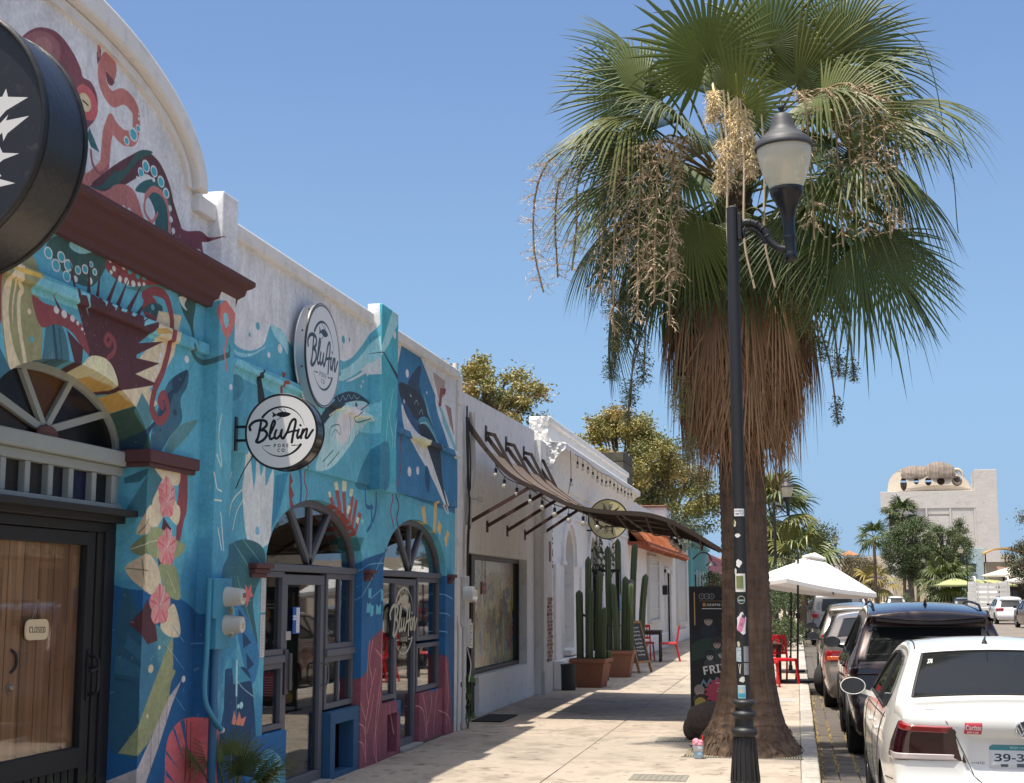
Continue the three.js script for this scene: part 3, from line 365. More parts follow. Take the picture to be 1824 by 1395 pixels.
const sm = [concreteM, concreteM2, concreteM3, concreteM]; let n = 0;
const cols = [[-4.6, -2.22], [-2.21, -.012]];
for (const [x0, x1] of cols) { let z = 2 + (x0 < -3 ? 0 : .9); while (z > -75) { const L = x0 < -3 ? 3.05 : 2.42; const g2 = uvBox(span(x0, x1, -.1, 0, z - L + .012, z, .006)); mesh('slab', g2.translate(0, rr(-.003, .002), 0), sm[n++ % 4], walk); z -= L; } mesh('slab', uvBox(span(x0, x1, -.1, 0, -420, z)), concreteM, walk); }
}
// tree pit, covers set in the pavement
function grate(name, label, x, z, w, d, col, bars) {
const t = thing(name, label, 'manhole cover', [x, .001, z]);
mesh('frame', [span(-w / 2, w / 2, -.02, .006, -d / 2, -d / 2 + .025), span(-w / 2, w / 2, -.02, .006, d / 2 - .025, d / 2), span(-w / 2, -w / 2 + .025, -.02, .0055, -d / 2 + .025, d / 2 - .025), span(w / 2 - .025, w / 2, -.02, .0055, -d / 2 + .025, d / 2 - .025)], col, t);
const list = []; for (let i = 0; i < bars; i++) { const X = -w / 2 + .04 + (w - .08) * (i + .5) / bars; for (let j = 0; j < 3; j++) list.push(rbox((w - .08) / bars * .6, .012, d / 3 * .62, X, .002, -d / 2 + .03 + (d - .06) * (j + .5) / 3, .003, 1)); }
mesh('cover_plate', [span(-w / 2 + .025, w / 2 - .025, -.02, .0035, -d / 2 + .025, d / 2 - .025), ...list], col, t); return t;
}
const coverM = std([.24, .225, .19], .8, { map: T.stain });
grate('manhole_cover', 'concrete cover with raised studs nearest the camera in the pavement', -1.24, -12.75, .5, .42, coverM, 8);
grate('manhole_cover', 'ribbed cover in the pavement beside the dark boulder', -1.36, -16.1, .44, .5, coverM, 9);
grate('manhole_cover', 'pale cover plate in the pavement behind the palm near the kerb', -.24, -22.4, .34, .8, std([.42, .40, .37], .85, { map: T.stain }), 6);
{
const t = thing('tree_grate', 'square iron edged grate around the foot of the big palm', 'tree grate', [-.56, .0015, -14.95]); const list = [];
for (let i = 0; i < 46; i++) { const x = -.58 + 1.16 * (i + .5) / 46; list.push(span(x - .007, x + .007, -.02, .006, .35, .52)); list.push(span(x - .007, x + .007, -.02, .006, -.52, -.35)); }
for (let i = 0; i < 40; i++) { const z = -.35 + .7 * (i + .5) / 40; list.push(span(-.6, -.44, -.02, .006, z - .006, z + .006)); list.push(span(.42, .56, -.02, .006, z - .006, z + .006)); }
mesh('grate_bar', list, std([.30, .27, .19], .8, { map: T.stain }), t);
mesh('soil', [span(-.6, .56, -.03, .0006, -.54, .54)], std([.055, .04, .03], 1), t);
for (const z of [.53, -.555]) mesh('frame', span(-.62, .58, -.02, .007, z, z + .025), std([.16, .15, .13], .7), t);
}

// ---------- building 1 and 2: the muralled fronts ----------
const mural = (g, k) => uvMap(g, (x, y, z) => [(x + z - MURAL[k].a[0]) / MURAL[k].a[1], y / MURAL[k].a[2]]);
const mv = (pts) => pts.map((p) => new THREE.Vector2(...p));
const hole = (shape, pts) => shape.holes.push(new THREE.Path(mv(pts)));
const maroonM = std([.105, .042, .046], .8, { map: T.stain, bumpMap: T.plaster, bumpScale: .004 });
const creamWood = std([.33, .36, .335], .7, { map: T.stain });
const aluM = std([.105, .108, .125], .55, { bumpMap: T.plaster, bumpScale: .0015 });
const steelM = std([.011, .0105, .0105], .62);
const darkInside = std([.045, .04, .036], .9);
const paneM = phys([.72, .74, .74], .02, { transmission: 1, thickness: 0, ior: 1.45 }), clearPane = phys([.95, .95, .94], .02, { transmission: 1, thickness: 0, ior: 1.45 });
const tintPane = (c) => phys(c, .03, { transmission: .9, thickness: 0, ior: 1.52 });
function frameBars(s0, s1, y0, y1, w, z0, z1) { return [span(s0, s1, y1 - w, y1, z0, z1, .006), span(s0, s1, y0, y0 + w, z0, z1, .006), span(s0, s0 + w, y0 + w, y1 - w, z0, z1, .006), span(s1 - w, s1, y0 + w, y1 - w, z0, z1, .006)]; }
const X0 = -4.02;
const [octo, FO] = frontage('muralled_restaurant', 'restaurant front with a red octopus on its round gable and a maroon cornice', 'building', X0, 7);
{
const m = MURAL[0].m, add = (n, g, mat) => mesh(n, FO(Array.isArray(g) ? merge(g) : g), mat, octo);
const arch = ellArch(7.33, 2.5, .93, .42), gable = ellArch(6.92, 4.38, 1.89, .70, 40, 0, PI);
const sh = poly([[4.6, 0], [6.4, 0], [6.4, 2.5], ...arch.reverse(), [8.26, 2.5], [8.26, 0], [9.3, 0], [9.3, 4.32], [8.82, 4.32], ...gable, [5.02, 4.32], [4.6, 4.32]]);
add('wall', mural(extr(sh, .34).translate(0, 0, -.34), 0), m);
const white = M.white;
const ring = new THREE.Shape(mv([...ellArch(6.92, 4.36, 1.94, .76, 48), ...ellArch(6.92, 4.36, 1.80, .60, 48).reverse()]));
add('gable_moulding', uvBox(extr(ring, .12, { b: .02 }).translate(0, 0, -.05)), white);
const ring2 = new THREE.Shape(mv([...ellArch(6.92, 4.36, 1.79, .59, 48), ...ellArch(6.92, 4.36, 1.73, .53, 48).reverse()]));
add('gable_moulding', uvBox(extr(ring2, .03).translate(0, 0, 0)), white);
add('coping', uvBox(span(8.78, 9.06, 4.22, 4.34, -.36, .06, .01)), white);
add('pilaster', mural(span(9.06, 9.33, 0, 4.44, -.05, .115, .012), 0), m);
const cp = poly([[0, 3.60], [.05, 3.60], [.06, 3.645], [.10, 3.66], [.115, 3.71], [.17, 3.735], [.185, 3.775], [.225, 3.785], [.25, 3.80], [.25, 3.83], [0, 3.86]]);
add('cornice', uvBox(new THREE.ExtrudeGeometry(cp, { depth: 4.78, bevelEnabled: false }).rotateY(-PI / 2).applyMatrix4(new THREE.Matrix4().makeScale(1, 1, 1)).translate(9.36, 0, 0)), maroonM);
add('frieze_ledge', mural(span(4.6, 9.05, 3.255, 3.335, 0, .05, .012), 0), m);
add('impost', uvBox(merge([span(8.2, 8.95, 2.435, 2.515, -.2, .05, .012), span(8.22, 8.925, 2.405, 2.435, -.2, .03, .008)])), maroonM);
add('impost', uvBox(merge([span(5.75, 6.45, 2.435, 2.515, -.2, .05, .012), span(5.78, 6.43, 2.405, 2.435, -.2, .03, .008)])), maroonM);
// fanlight
const hub = [7.35, 2.52], fr = [];
const fan = add('fanlight', extr(new THREE.Shape(mv([...ellArch(7.33, 2.5, .93, .42, 30), ...ellArch(7.33, 2.5, .88, .375, 30).reverse()])), .05).translate(0, 0, -.25), creamWood);
for (let i = 1; i < 5; i++) { const a = PI * i / 5; fan.add(mesh('spoke', FO(bar(V(hub[0] + .06 * Math.cos(a), hub[1] + .05 * Math.sin(a), -.215), V(hub[0] + .885 * Math.cos(a), 2.5 + .385 * Math.sin(a), -.215), .032, .045)), creamWood)); }
fan.add(mesh('rosette', FO(uvBox(new THREE.SphereGeometry(1, 24, 12).scale(.115, .055, .03).translate(hub[0], hub[1] - .005, -.19))), std([.13, .05, .04], .7)));
const cols = [[.03, .012, .006], [.008, .008, .01], [.085, .032, .010], [.010, .011, .022], [.006, .006, .007]];
for (let i = 0; i < 5; i++) { const p = [[hub[0], hub[1]]]; for (let k = 0; k <= 8; k++) { const a = PI * (4 - i + k / 8) / 5; p.push([7.33 + .89 * Math.cos(a), 2.505 + .385 * Math.sin(a)]); } fan.add(mesh('pane', FO(extr(poly(p), .006).translate(0, 0, -.232)), phys(cols[i], .22, { specularIntensity: .5 }))); }
add('transom_beam', uvBox(merge([span(6.4, 8.28, 2.405, 2.5, -.26, -.13, .012), span(6.4, 8.27, 2.345, 2.405, -.26, -.17, .008), span(6.4, 8.27, 2.13, 2.165, -.26, -.17, .006)])), creamWood);
const mull = []; for (const s of [6.405, 6.64, 6.89, 7.14, 7.39, 7.625, 7.905, 8.16]) mull.push(span(s - .027, s + .027, 2.165, 2.345, -.255, -.175, .008)); mull.push(span(8.19, 8.28, 2.165, 2.345, -.26, -.2));
const tr = add('transom_window', mull, creamWood);
[[6.66, 6.87], [6.91, 7.12], [7.16, 7.37], [7.41, 7.605], [7.645, 7.885], [7.925, 8.14]].forEach(([a, b], i) => tr.add(mesh('pane', FO(span(a, b, 2.16, 2.35, -.225, -.219)), phys([[.016, .013, .012], [.018, .016, .014], [.022, .02, .018], [.012, .013, .022], [.006, .008, .04], [.005, .006, .008]][i], .14, { bumpMap: T.plaster, bumpScale: .008, specularIntensity: .7 }))));
add('door_head', [span(6.4, 8.31, 2.045, 2.125, -.27, -.14, .006), span(6.4, 8.40, 2.085, 2.125, -.2, -.055, .004), span(6.4, 8.28, 1.985, 2.045, -.27, -.2, .006)], steelM);
const door = add('door', [span(7.925, 8.02, .02, 1.985, -.275, -.21, .006), span(8.03, 8.28, .0, 1.985, -.27, -.20, .006), span(8.10, 8.14, 0, 1.985, -.2, -.185), span(6.5, 7.925, 1.9, 1.98, -.275, -.21, .006), span(6.5, 7.925, .58, .70, -.275, -.21, .006), span(6.5, 7.925, .02, .14, -.275, -.21, .006), span(6.5, 6.6, .02, 1.985, -.275, -.21)], steelM);
for (let i = 0; i < 16; i++) door.add(mesh('slat', FO(span(6.62 + i * .082, 6.685 + i * .082, .14, .58, -.262, -.232, .004)), steelM));
door.add(mesh('pane', FO(span(6.6, 7.925, .70, 1.9, -.246, -.24)), clearPane));
door.add(mesh('handle', FO(merge([tube([V(7.985, 1.24, -.205), V(7.985, 1.22, -.15), V(7.985, 1.12, -.14), V(7.985, 1.02, -.15), V(7.985, 1.0, -.205)], .011), rbox(.045, .30, .012, 7.985, 1.12, -.205, .005), rod(V(7.985, 1.165, -.2), V(7.985, 1.165, -.13), .01), rod(V(7.985, 1.165, -.135), V(7.86, 1.15, -.13), .009)])), M.iron));
// wooden shutter boards behind the pane
const boards = new THREE.Group(); boards.name = 'shutter'; octo.add(boards); seed(8);
const wm = [[.40, .20, .088], [.48, .255, .115], [.31, .145, .062]].map((c) => std(c, .6, { map: T.wood, bumpMap: T.wood, bumpScale: .003 }));
for (let i = 0; i < 9; i++) { const a = 6.48 + i * .165; const g = uvMap(span(a, a + .156, .55, 2.03, -.285, -.262, .004), (x, y, z) => [(x - 6) * 2.2 + i * .37, y * .7]); boards.add(mesh('board', FO(g), wm[(i * 2 + (i >> 1)) % 3])); }
boards.add(mesh('hook', FO(merge([tube([V(7.2, 1.30, -.262), V(7.235, 1.27, -.25), V(7.235, 1.2, -.25), V(7.2, 1.17, -.262)], .008)])), M.iron));
boards.add(mesh('knob', FO(merge([new THREE.CylinderGeometry(.032, .034, .01, 20).rotateX(PI / 2).translate(7.2, 1.09, -.26), new THREE.SphereGeometry(.02, 14, 10).translate(7.2, 1.09, -.256).scale(1, 1, 1)])), std([.35, .3, .24], .35, { metalness: .8 })));
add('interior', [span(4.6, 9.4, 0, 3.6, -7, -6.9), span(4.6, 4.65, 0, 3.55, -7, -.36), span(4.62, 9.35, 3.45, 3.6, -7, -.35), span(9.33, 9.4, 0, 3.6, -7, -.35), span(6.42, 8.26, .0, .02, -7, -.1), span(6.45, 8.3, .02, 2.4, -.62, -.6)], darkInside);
// sign hanging on the door glass
const t = thing('door_sign', 'small cream rounded CLOSED sign hanging inside the glass door', 'sign', [X0 - .232, 1.405, -7.405], PI / 2);
const tx = canvasTex(256, 128, (g, w, h) => { g.fillStyle = '#d9c49c'; g.fillRect(0, 0, w, h); g.fillStyle = '#1c1a18'; g.font = 'bold 52px sans-serif'; g.textAlign = 'center'; g.textBaseline = 'middle'; g.save(); g.translate(128, 66); g.rotate(.03); g.scale(.98, 1); g.fillText('CLOSED', 0, 0); g.restore(); });
const rs = new THREE.Shape(), w = .125, h = .058, q = .05; rs.moveTo(-w + q, -h).lineTo(w - q, -h).quadraticCurveTo(w, -h, w, -h + q).lineTo(w, h - q).quadraticCurveTo(w, h, w - q, h).lineTo(-w + q, h).quadraticCurveTo(-w, h, -w, h - q).lineTo(-w, -h + q).quadraticCurveTo(-w, -h, -w + q, -h);
mesh('board', uvMap(extr(rs, .008), (x, y) => [(x + w) / (2 * w), (y + h) / (2 * h)]), std([1, 1, 1], .6, { map: tx }), t);
mesh('string', [rod(V(-.06, .05, .004), V(0, .17, .004), .002), rod(V(.06, .05, .004), V(0, .17, .004), .002)], std([.3, .25, .2], .9), t);
}
// ---------- building 2 ----------
const [poke, FP] = frontage('muralled_poke_shop', 'shop front painted with tuna and swordfish in teal sea, two arched glazed bays', 'building', X0, 13);
const BAY = [[10.34, 12.82, 11.58, 1.25], [13.52, 16.06, 14.79, 1.27]];
{
const m = MURAL[1].m, add = (n, g, mat, par = poke) => mesh(n, FP(Array.isArray(g) ? merge(g) : g), mat, par);
const sh = poly([[9.34, 0], [BAY[0][0], 0], [BAY[0][0], 1.85], ...ellArch(BAY[0][2], 1.85, BAY[0][3] - .01, .56).reverse(), [BAY[0][1], 1.85], [BAY[0][1], 0], [BAY[1][0], 0], [BAY[1][0], 1.85], ...ellArch(BAY[1][2], 1.85, BAY[1][3], .56).reverse(), [BAY[1][1], 1.85], [BAY[1][1], 0], [16.5, 0], [16.5, 4.27], [9.34, 4.27]]);
add('wall', mural(extr(sh, .3).translate(0, 0, -.3), 1), m);
add('upper_wall', mural(merge([span(9.34, 12.93, 2.64, 3.26, 0, .03, .006), span(13.5, 16.5, 2.64, 3.26, 0, .03, .006)]), 1), m);
add('ledge', mural(merge([span(9.34, 12.93, 3.245, 3.31, 0, .075, .012), span(13.5, 16.5, 3.245, 3.31, 0, .075, .012)]), 1), m);
add('pilaster', mural(span(12.93, 13.5, 2.60, 4.42, -.02, .13, .008), 1), m);
add('coping', uvBox(merge([span(9.36, 12.92, 4.205, 4.32, -.36, .055, .02), span(13.51, 16.5, 4.205, 4.32, -.36, .055, .02)])), M.white);
const imp = (a, b, l) => [span(a, b, 1.80, 1.84, -.02, .075, .012), span(a + .02, b - .02, 1.765, 1.80, -.02, .05, .01), span(a + .03, b - .03, 1.73, 1.765, -.02, .025, .006)];
for (const [a, b] of [[9.98, 10.34], [12.84, 13.06], [16.12, 16.34]]) add('impost', uvBox(merge(imp(a, b))), maroonM);
// glazing
const Z0 = -.14, Z1 = -.07;
function glazed(name, s0, s1, y0, y1, w, cols, z0 = Z0, z1 = Z1, pane = paneM) { const bars = frameBars(s0, s1, y0, y1, w, z0, z1); const n = cols.length; cols.forEach((c) => bars.push(span(c - w * .42, c + w * .42, y0 + w, y1 - w, z0 + .01, z1 - .012, .004))); const f = add(name, bars, aluM); const ed = [s0 + w, ...cols.flatMap((c) => [c - w * .42, c + w * .42]), s1 - w]; for (let i = 0; i < ed.length; i += 2) f.add(mesh('pane', FP(span(ed[i], ed[i + 1], y0 + w, y1 - w, (z0 + z1) / 2 - .003, (z0 + z1) / 2 + .003)), pane)); return f; }
BAY.forEach(([a, b, c, r], k) => {
const f = add('fanlight', extr(new THREE.Shape(mv([...ellArch(c, 1.85, r, .56, 30), ...ellArch(c, 1.85, r - .06, .50, 30).reverse()])), .07).translate(0, 0, Z0), aluM);
[.36, .5, .64].forEach((q) => { const t = PI * q; f.add(mesh('spoke', FP(bar(V(c, 1.86, -.1), V(c + (r - .03) * Math.cos(t), 1.85 + .53 * Math.sin(t), -.1), .045, .06)), aluM)); });
const q = [0, .36, .5, .64, 1]; for (let i = 0; i < 4; i++) { const p = [[c, 1.86]]; for (let j = 0; j <= 8; j++) { const t = PI * lerp(q[i], q[i + 1], j / 8); p.push([c + (r - .03) * Math.cos(t), 1.85 + .53 * Math.sin(t)]); } f.add(mesh('pane', FP(extr(poly(p), .006).translate(0, 0, -.108)), paneM)); }
add('head_beam', [span(a, b, 1.79, 1.85, -.15, -.05, .008)], aluM);
});
glazed('window', 10.35, 10.95, 1.12, 1.79, .05, [10.56]); glazed('window', 10.35, 10.95, .54, 1.06, .045, []); add('window_rail', span(10.35, 10.95, 1.06, 1.12, -.15, -.05, .006), aluM);
glazed('window', 12.0, 12.81, 1.12, 1.79, .05, [12.42]); glazed('window', 12.0, 12.81, .60, 1.06, .05, [12.42]); add('window_rail', span(12.0, 12.81, 1.06, 1.12, -.15, -.05, .006), aluM);
const d1 = glazed('door', 10.97, 11.97, .02, 1.77, .085, [], -.15, -.08);
d1.add(mesh('handle', FP(merge([rbox(.07, .36, .03, 11.01, .98, -.07, .01), rbox(.05, .30, .035, 11.06, .98, -.055, .01)])), std([.09, .09, .1], .45, { metalness: .5 })));
d1.add(mesh('lock_plate', FP(rbox(.11, .07, .012, 11.06, 1.27, -.074, .003)), std([.45, .43, .4], .5, { metalness: .4 })));
d1.add(mesh('handle', FP(tube([V(11.93, .82, -.08), V(11.93, .83, -.03), V(11.93, 1.0, -.03), V(11.93, 1.01, -.08)], .009)), aluM));
glazed('window', 13.53, 14.22, .55, 1.77, .05, []); glazed('window', 15.06, 16.05, 1.10, 1.79, .05, []); glazed('window', 15.06, 16.05, .55, 1.07, .05, []);
glazed('door', 14.24, 15.04, .03, 1.77, .07, [], -.15, -.08);
const sill = (g) => mural(g, 1);
const nich = (s0, s1, y1, h0, h1, hy0, hy1) => { const sp = poly([[s0, 0], [s1, 0], [s1, y1], [s0, y1]]); if (h0) hole(sp, [[h0, hy0], [h1, hy0], [h1, hy1], [h0, hy1]]); return extr(sp, .14).translate(0, 0, -.15); };
const blueM = std([.022, .095, .20], .75, { bumpMap: T.plaster, bumpScale: .004, map: T.stain });
const box1 = add('niche', uvBox(nich(12.0, 12.82, .58, 12.13, 12.66, .04, .47)), blueM); box1.add(mesh('niche_back', FP(span(12.0, 12.82, 0, .58, -.42, -.40)), std([.02, .05, .09], .9))); box1.add(mesh('dryer_duct', FP(merge([tube([V(12.22, .44, -.3), V(12.25, .34, -.2), V(12.21, .22, -.22), V(12.24, .08, -.3)], .045, 8)])), std([.05, .055, .06], .6)));
add('stall_riser', sill(span(10.34, 10.96, 0, .53, -.15, -.03, .008)), m);
add('stall_riser', sill(span(15.05, 16.07, 0, .54, -.15, -.03, .008)), m); add('stall_riser', sill(nich(13.52, 14.23, .53, 13.75, 14.1, .03, .42)), m);
add('threshold', [span(10.97, 11.97, 0, .022, -.16, .02, .004), span(14.24, 15.04, 0, .03, -.16, .02, .004)], std([.3, .29, .27], .8));
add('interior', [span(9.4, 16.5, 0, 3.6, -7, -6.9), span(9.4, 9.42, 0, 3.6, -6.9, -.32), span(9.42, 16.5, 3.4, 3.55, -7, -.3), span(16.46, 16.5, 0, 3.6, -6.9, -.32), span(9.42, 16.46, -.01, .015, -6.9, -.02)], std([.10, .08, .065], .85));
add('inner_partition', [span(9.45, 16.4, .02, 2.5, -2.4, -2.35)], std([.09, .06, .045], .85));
// gilt lettering on the right bay glass
const lt = canvasTex(1024, 1024, (g, w, h) => { g.clearRect(0, 0, w, h); g.translate(512, 512); drawLogo(g, 470, '#b8b59f', false); });
const L = add('window_lettering', uvMap(new THREE.PlaneGeometry(1.25, 1.12).translate(14.52, 1.33, -.066), (x, y) => [(x - 13.895) / 1.25, (y - .77) / 1.12]), std([1, 1, 1], .7, { map: lt, transparent: true, alphaTest: .4 }));
}
// the shop's round mark: ring strokes, a fish, script lettering and POKE CO
function drawLogo(g, R, ink, disc) {
g.save(); g.scale(R / 100, R / 100);
if (disc) { g.fillStyle = '#efeeec'; g.beginPath(); g.arc(0, 0, 102, 0, 7); g.fill(); g.strokeStyle = '#1a1a1c'; g.lineWidth = 2.5; g.beginPath(); g.arc(0, 0, 99, 0, 7); g.stroke(); }
g.strokeStyle = g.fillStyle = ink; g.lineCap = 'butt'; g.lineJoin = 'round';
const taper = (a0, a1, w0, w1, r = 67) => { for (let i = 0; i < 60; i++) { const a = a0 + (a1 - a0) * i / 60, b = a0 + (a1 - a0) * (i + 1.15) / 60; g.lineWidth = w0 + (w1 - w0) * i / 60; g.beginPath(); g.arc(0, 0, r, Math.min(a, b), Math.max(a, b)); g.stroke(); } };
taper(PI * 1.19, PI * 1.93, 7, .6); taper(PI * .17, PI * .80, 7, .6);
// fish
g.beginPath(); g.moveTo(-16, -47); g.quadraticCurveTo(0, -60, 27, -48); g.quadraticCurveTo(24, -42, 14, -40); g.quadraticCurveTo(0, -36, -14, -44); g.quadraticCurveTo(-20, -40, -27, -39); g.quadraticCurveTo(-22, -46, -28, -56); g.quadraticCurveTo(-20, -50, -16, -47); g.fill();
g.lineWidth = 1.6; g.beginPath(); g.moveTo(6, -53); g.quadraticCurveTo(-2, -57, -10, -63); g.stroke(); g.beginPath(); g.moveTo(0, -41); g.quadraticCurveTo(-4, -36, -14, -31); g.stroke(); g.beginPath(); g.moveTo(12, -54); g.quadraticCurveTo(10, -59, 5, -62); g.stroke();
// script word, drawn as brush strokes
g.lineCap = 'round'; const st = (w, ...p) => { g.lineWidth = w; g.beginPath(); spline(g, p, false); g.stroke(); };
st(7.5, -88, -6, -90, -16, -78, -28, -58, -32, -44, -28, -42, -18, -52, -8, -62, -4); st(7.5, -62, -4, -48, -4, -40, 6, -48, 20, -62, 28, -70, 26, -68, 20); st(7, -58, -26, -62, 0, -68, 24);
st(6.5, -34, 12, -24, -8, -18, -24, -22, -30, -28, -16, -32, 8, -30, 20, -20, 16); st(6.5, -14, -4, -18, 10, -14, 19, -4, 12, 2, -4); st(6.5, 2, -4, 0, 12, 5, 19, 10, 14);
st(7, 8, 18, 18, 0, 26, -22, 34, -32, 40, -30, 40, -18, 34, 10, 31, 30); st(5.5, 18, 4, 32, 0, 50, -2); st(6.5, 50, -4, 46, 10, 48, 19, 56, 12); st(6, 54, -16, 55, -15);
st(6.5, 62, -4, 58, 10, 57, 19); st(6.5, 58, 12, 66, -2, 73, -5, 72, 6, 70, 18, 76, 18, 84, 6, 90, -2);
g.font = 'bold 13px sans-serif'; g.textAlign = 'center'; g.textBaseline = 'middle'; g.fillText('P O K E', 1, 38); g.font = 'bold 13px sans-serif'; g.fillText('C O', 1, 51);
g.lineWidth = 1.6; for (const s of [-1, 1]) { g.beginPath(); g.moveTo(s * 30, 38); g.lineTo(s * 50, 38); g.stroke(); g.lineWidth = 2.6; g.beginPath(); g.moveTo(s * 33, 38); g.lineTo(s * 41, 38); g.stroke(); g.lineWidth = 1.6; }
g.restore();
}
const logoTex = canvasTex(1024, 1024, (g, w) => { g.fillStyle = '#efeeec'; g.fillRect(0, 0, w, w); g.translate(w / 2, w / 2); drawLogo(g, 505, '#16181f', true); });
const signFace = std([.86, .86, .86], .35, { map: logoTex });
const disc = (r, n = 64) => uvMap(new THREE.CircleGeometry(r, n), (x, y) => [.5 + x / (2 * r), .5 + y / (2 * r)]);
{
const t = thing('wall_sign', 'tall white disc sign with black script mounted flat on the wall above', 'sign', [-3.97, 3.60, -11.15], PI / 2);
mesh('case', [new THREE.CylinderGeometry(.435, .435, .095, 72, 1, true).rotateX(PI / 2).translate(0, 0, .05), new THREE.TorusGeometry(.435, .006, 8, 72).translate(0, 0, .097), new THREE.TorusGeometry(.43, .01, 8, 72).translate(0, 0, .005)], std([.62, .62, .63], .28, { metalness: .7 }), t);
mesh('trim', new THREE.TorusGeometry(.437, .008, 8, 72).translate(0, 0, .095), std([.02, .02, .022], .4), t);
mesh('face', disc(.434).translate(0, 0, .1), signFace, t); const c = []; for (const a of [2.2, 2.8, 3.5]) c.push(new THREE.SphereGeometry(.008, 8, 6).translate(.437 * Math.cos(a), .437 * Math.sin(a), .06)); mesh('screw', c, M.black, t);
}
{
// projecting blade sign, its face looks back up the street
const t = thing('blade_sign', 'round white projecting sign with black script, shiny black rim and wall bracket', 'sign', [-3.61, 2.765, -9.52], 0);
const R = .272;
mesh('case', [new THREE.CylinderGeometry(R, R, .15, 72, 1, true).rotateX(PI / 2).translate(0, 0, -.075), new THREE.CircleGeometry(R, 64).rotateY(PI).translate(0, 0, -.15)], std([.03, .028, .026], .14, { metalness: .65 }), t);
mesh('trim', [new THREE.TorusGeometry(R, .006, 8, 72), new THREE.TorusGeometry(R, .006, 8, 72).translate(0, 0, -.15)], M.black, t);
mesh('face', disc(R - .001).translate(0, 0, .003), signFace, t);
mesh('bracket', [bar(V(-.375, .05, -.075), V(-R * .97, .05, -.075), .018), bar(V(-.375, -.05, -.075), V(-R * .97, -.05, -.075), .018), rbox(.014, .25, .05, -.378, 0, -.075, .003)], M.black, t);
mesh('cable', tube([V(-.24, -.16, -.08), V(-.31, -.26, -.09), V(-.375, -.4, -.09)], .004, 6), M.black, t);
}
{
const t = thing('blade_sign', 'big round black projecting sign with jagged white marks at the frame edge', 'sign', [-3.5, 3.5, -5.0], 0);
const R = .562, tx = canvasTex(1024, 1024, (g, w) => {
g.fillStyle = '#16151a'; g.fillRect(0, 0, w, w); const im = g.getImageData(0, 0, w, w), d = im.data; for (let y = 0; y < w; y++) for (let x = 0; x < w; x++) { const i = (y * w + x) * 4, sc = sstep(.62, .8, fbm(x / 40, y / 40, 3)) * 26 + sstep(.7, .75, fbm(x / 8, y / 8, 9)) * 18; d[i] += sc; d[i + 1] += sc * .9; d[i + 2] += sc * .85; } g.putImageData(im, 0, 0);
g.translate(w / 2, w / 2); g.fillStyle = '#c9c8c6';
const tri = (...p) => { g.beginPath(); for (let i = 0; i < p.length; i += 2) g.lineTo(p[i], p[i + 1]); g.fill(); };
tri(0, -110, 330, -118, 345, -150, 355, -116, 440, -108, 350, -62, 320, -30, 315, -70, 0, -20); tri(0, 10, 325, -10, 360, -45, 352, -22, 448, -34, 360, 30, 345, 60, 338, 25, 300, 62, 0, 70); tri(0, 90, 330, 78, 345, 105, 415, 112, 350, 132, 325, 150, 318, 122, 0, 150); tri(0, 190, 320, 168, 345, 196, 330, 205, 405, 228, 330, 240, 300, 262, 290, 235, 0, 250);
});
const caseM = std([.016, .015, .015], .36, { bumpMap: T.plaster, bumpScale: .006, map: rep(T.stain, 1) });
mesh('case', [uvBox(new THREE.CylinderGeometry(R, R, .33, 80, 1, true).rotateX(PI / 2).translate(0, 0, -.165)), uvBox(new THREE.CircleGeometry(R, 64).rotateY(PI).translate(0, 0, -.33))], caseM, t);
mesh('trim', [new THREE.TorusGeometry(R - .004, .013, 10, 90), new THREE.TorusGeometry(R, .012, 8, 90).translate(0, 0, -.33), new THREE.TorusGeometry(R, .007, 6, 90).translate(0, 0, -.02)], std([.012, .012, .012], .4, { bumpMap: T.plaster, bumpScale: .008 }), t);
mesh('face', disc(R - .012).translate(0, 0, -.012), std([1, 1, 1], .42, { map: tx }), t);
mesh('bracket', [bar(V(-.53, .1, -.165), V(-.4, .1, -.165), .05), bar(V(-.53, -.1, -.165), V(-.4, -.1, -.165), .05)], M.black, t);
}

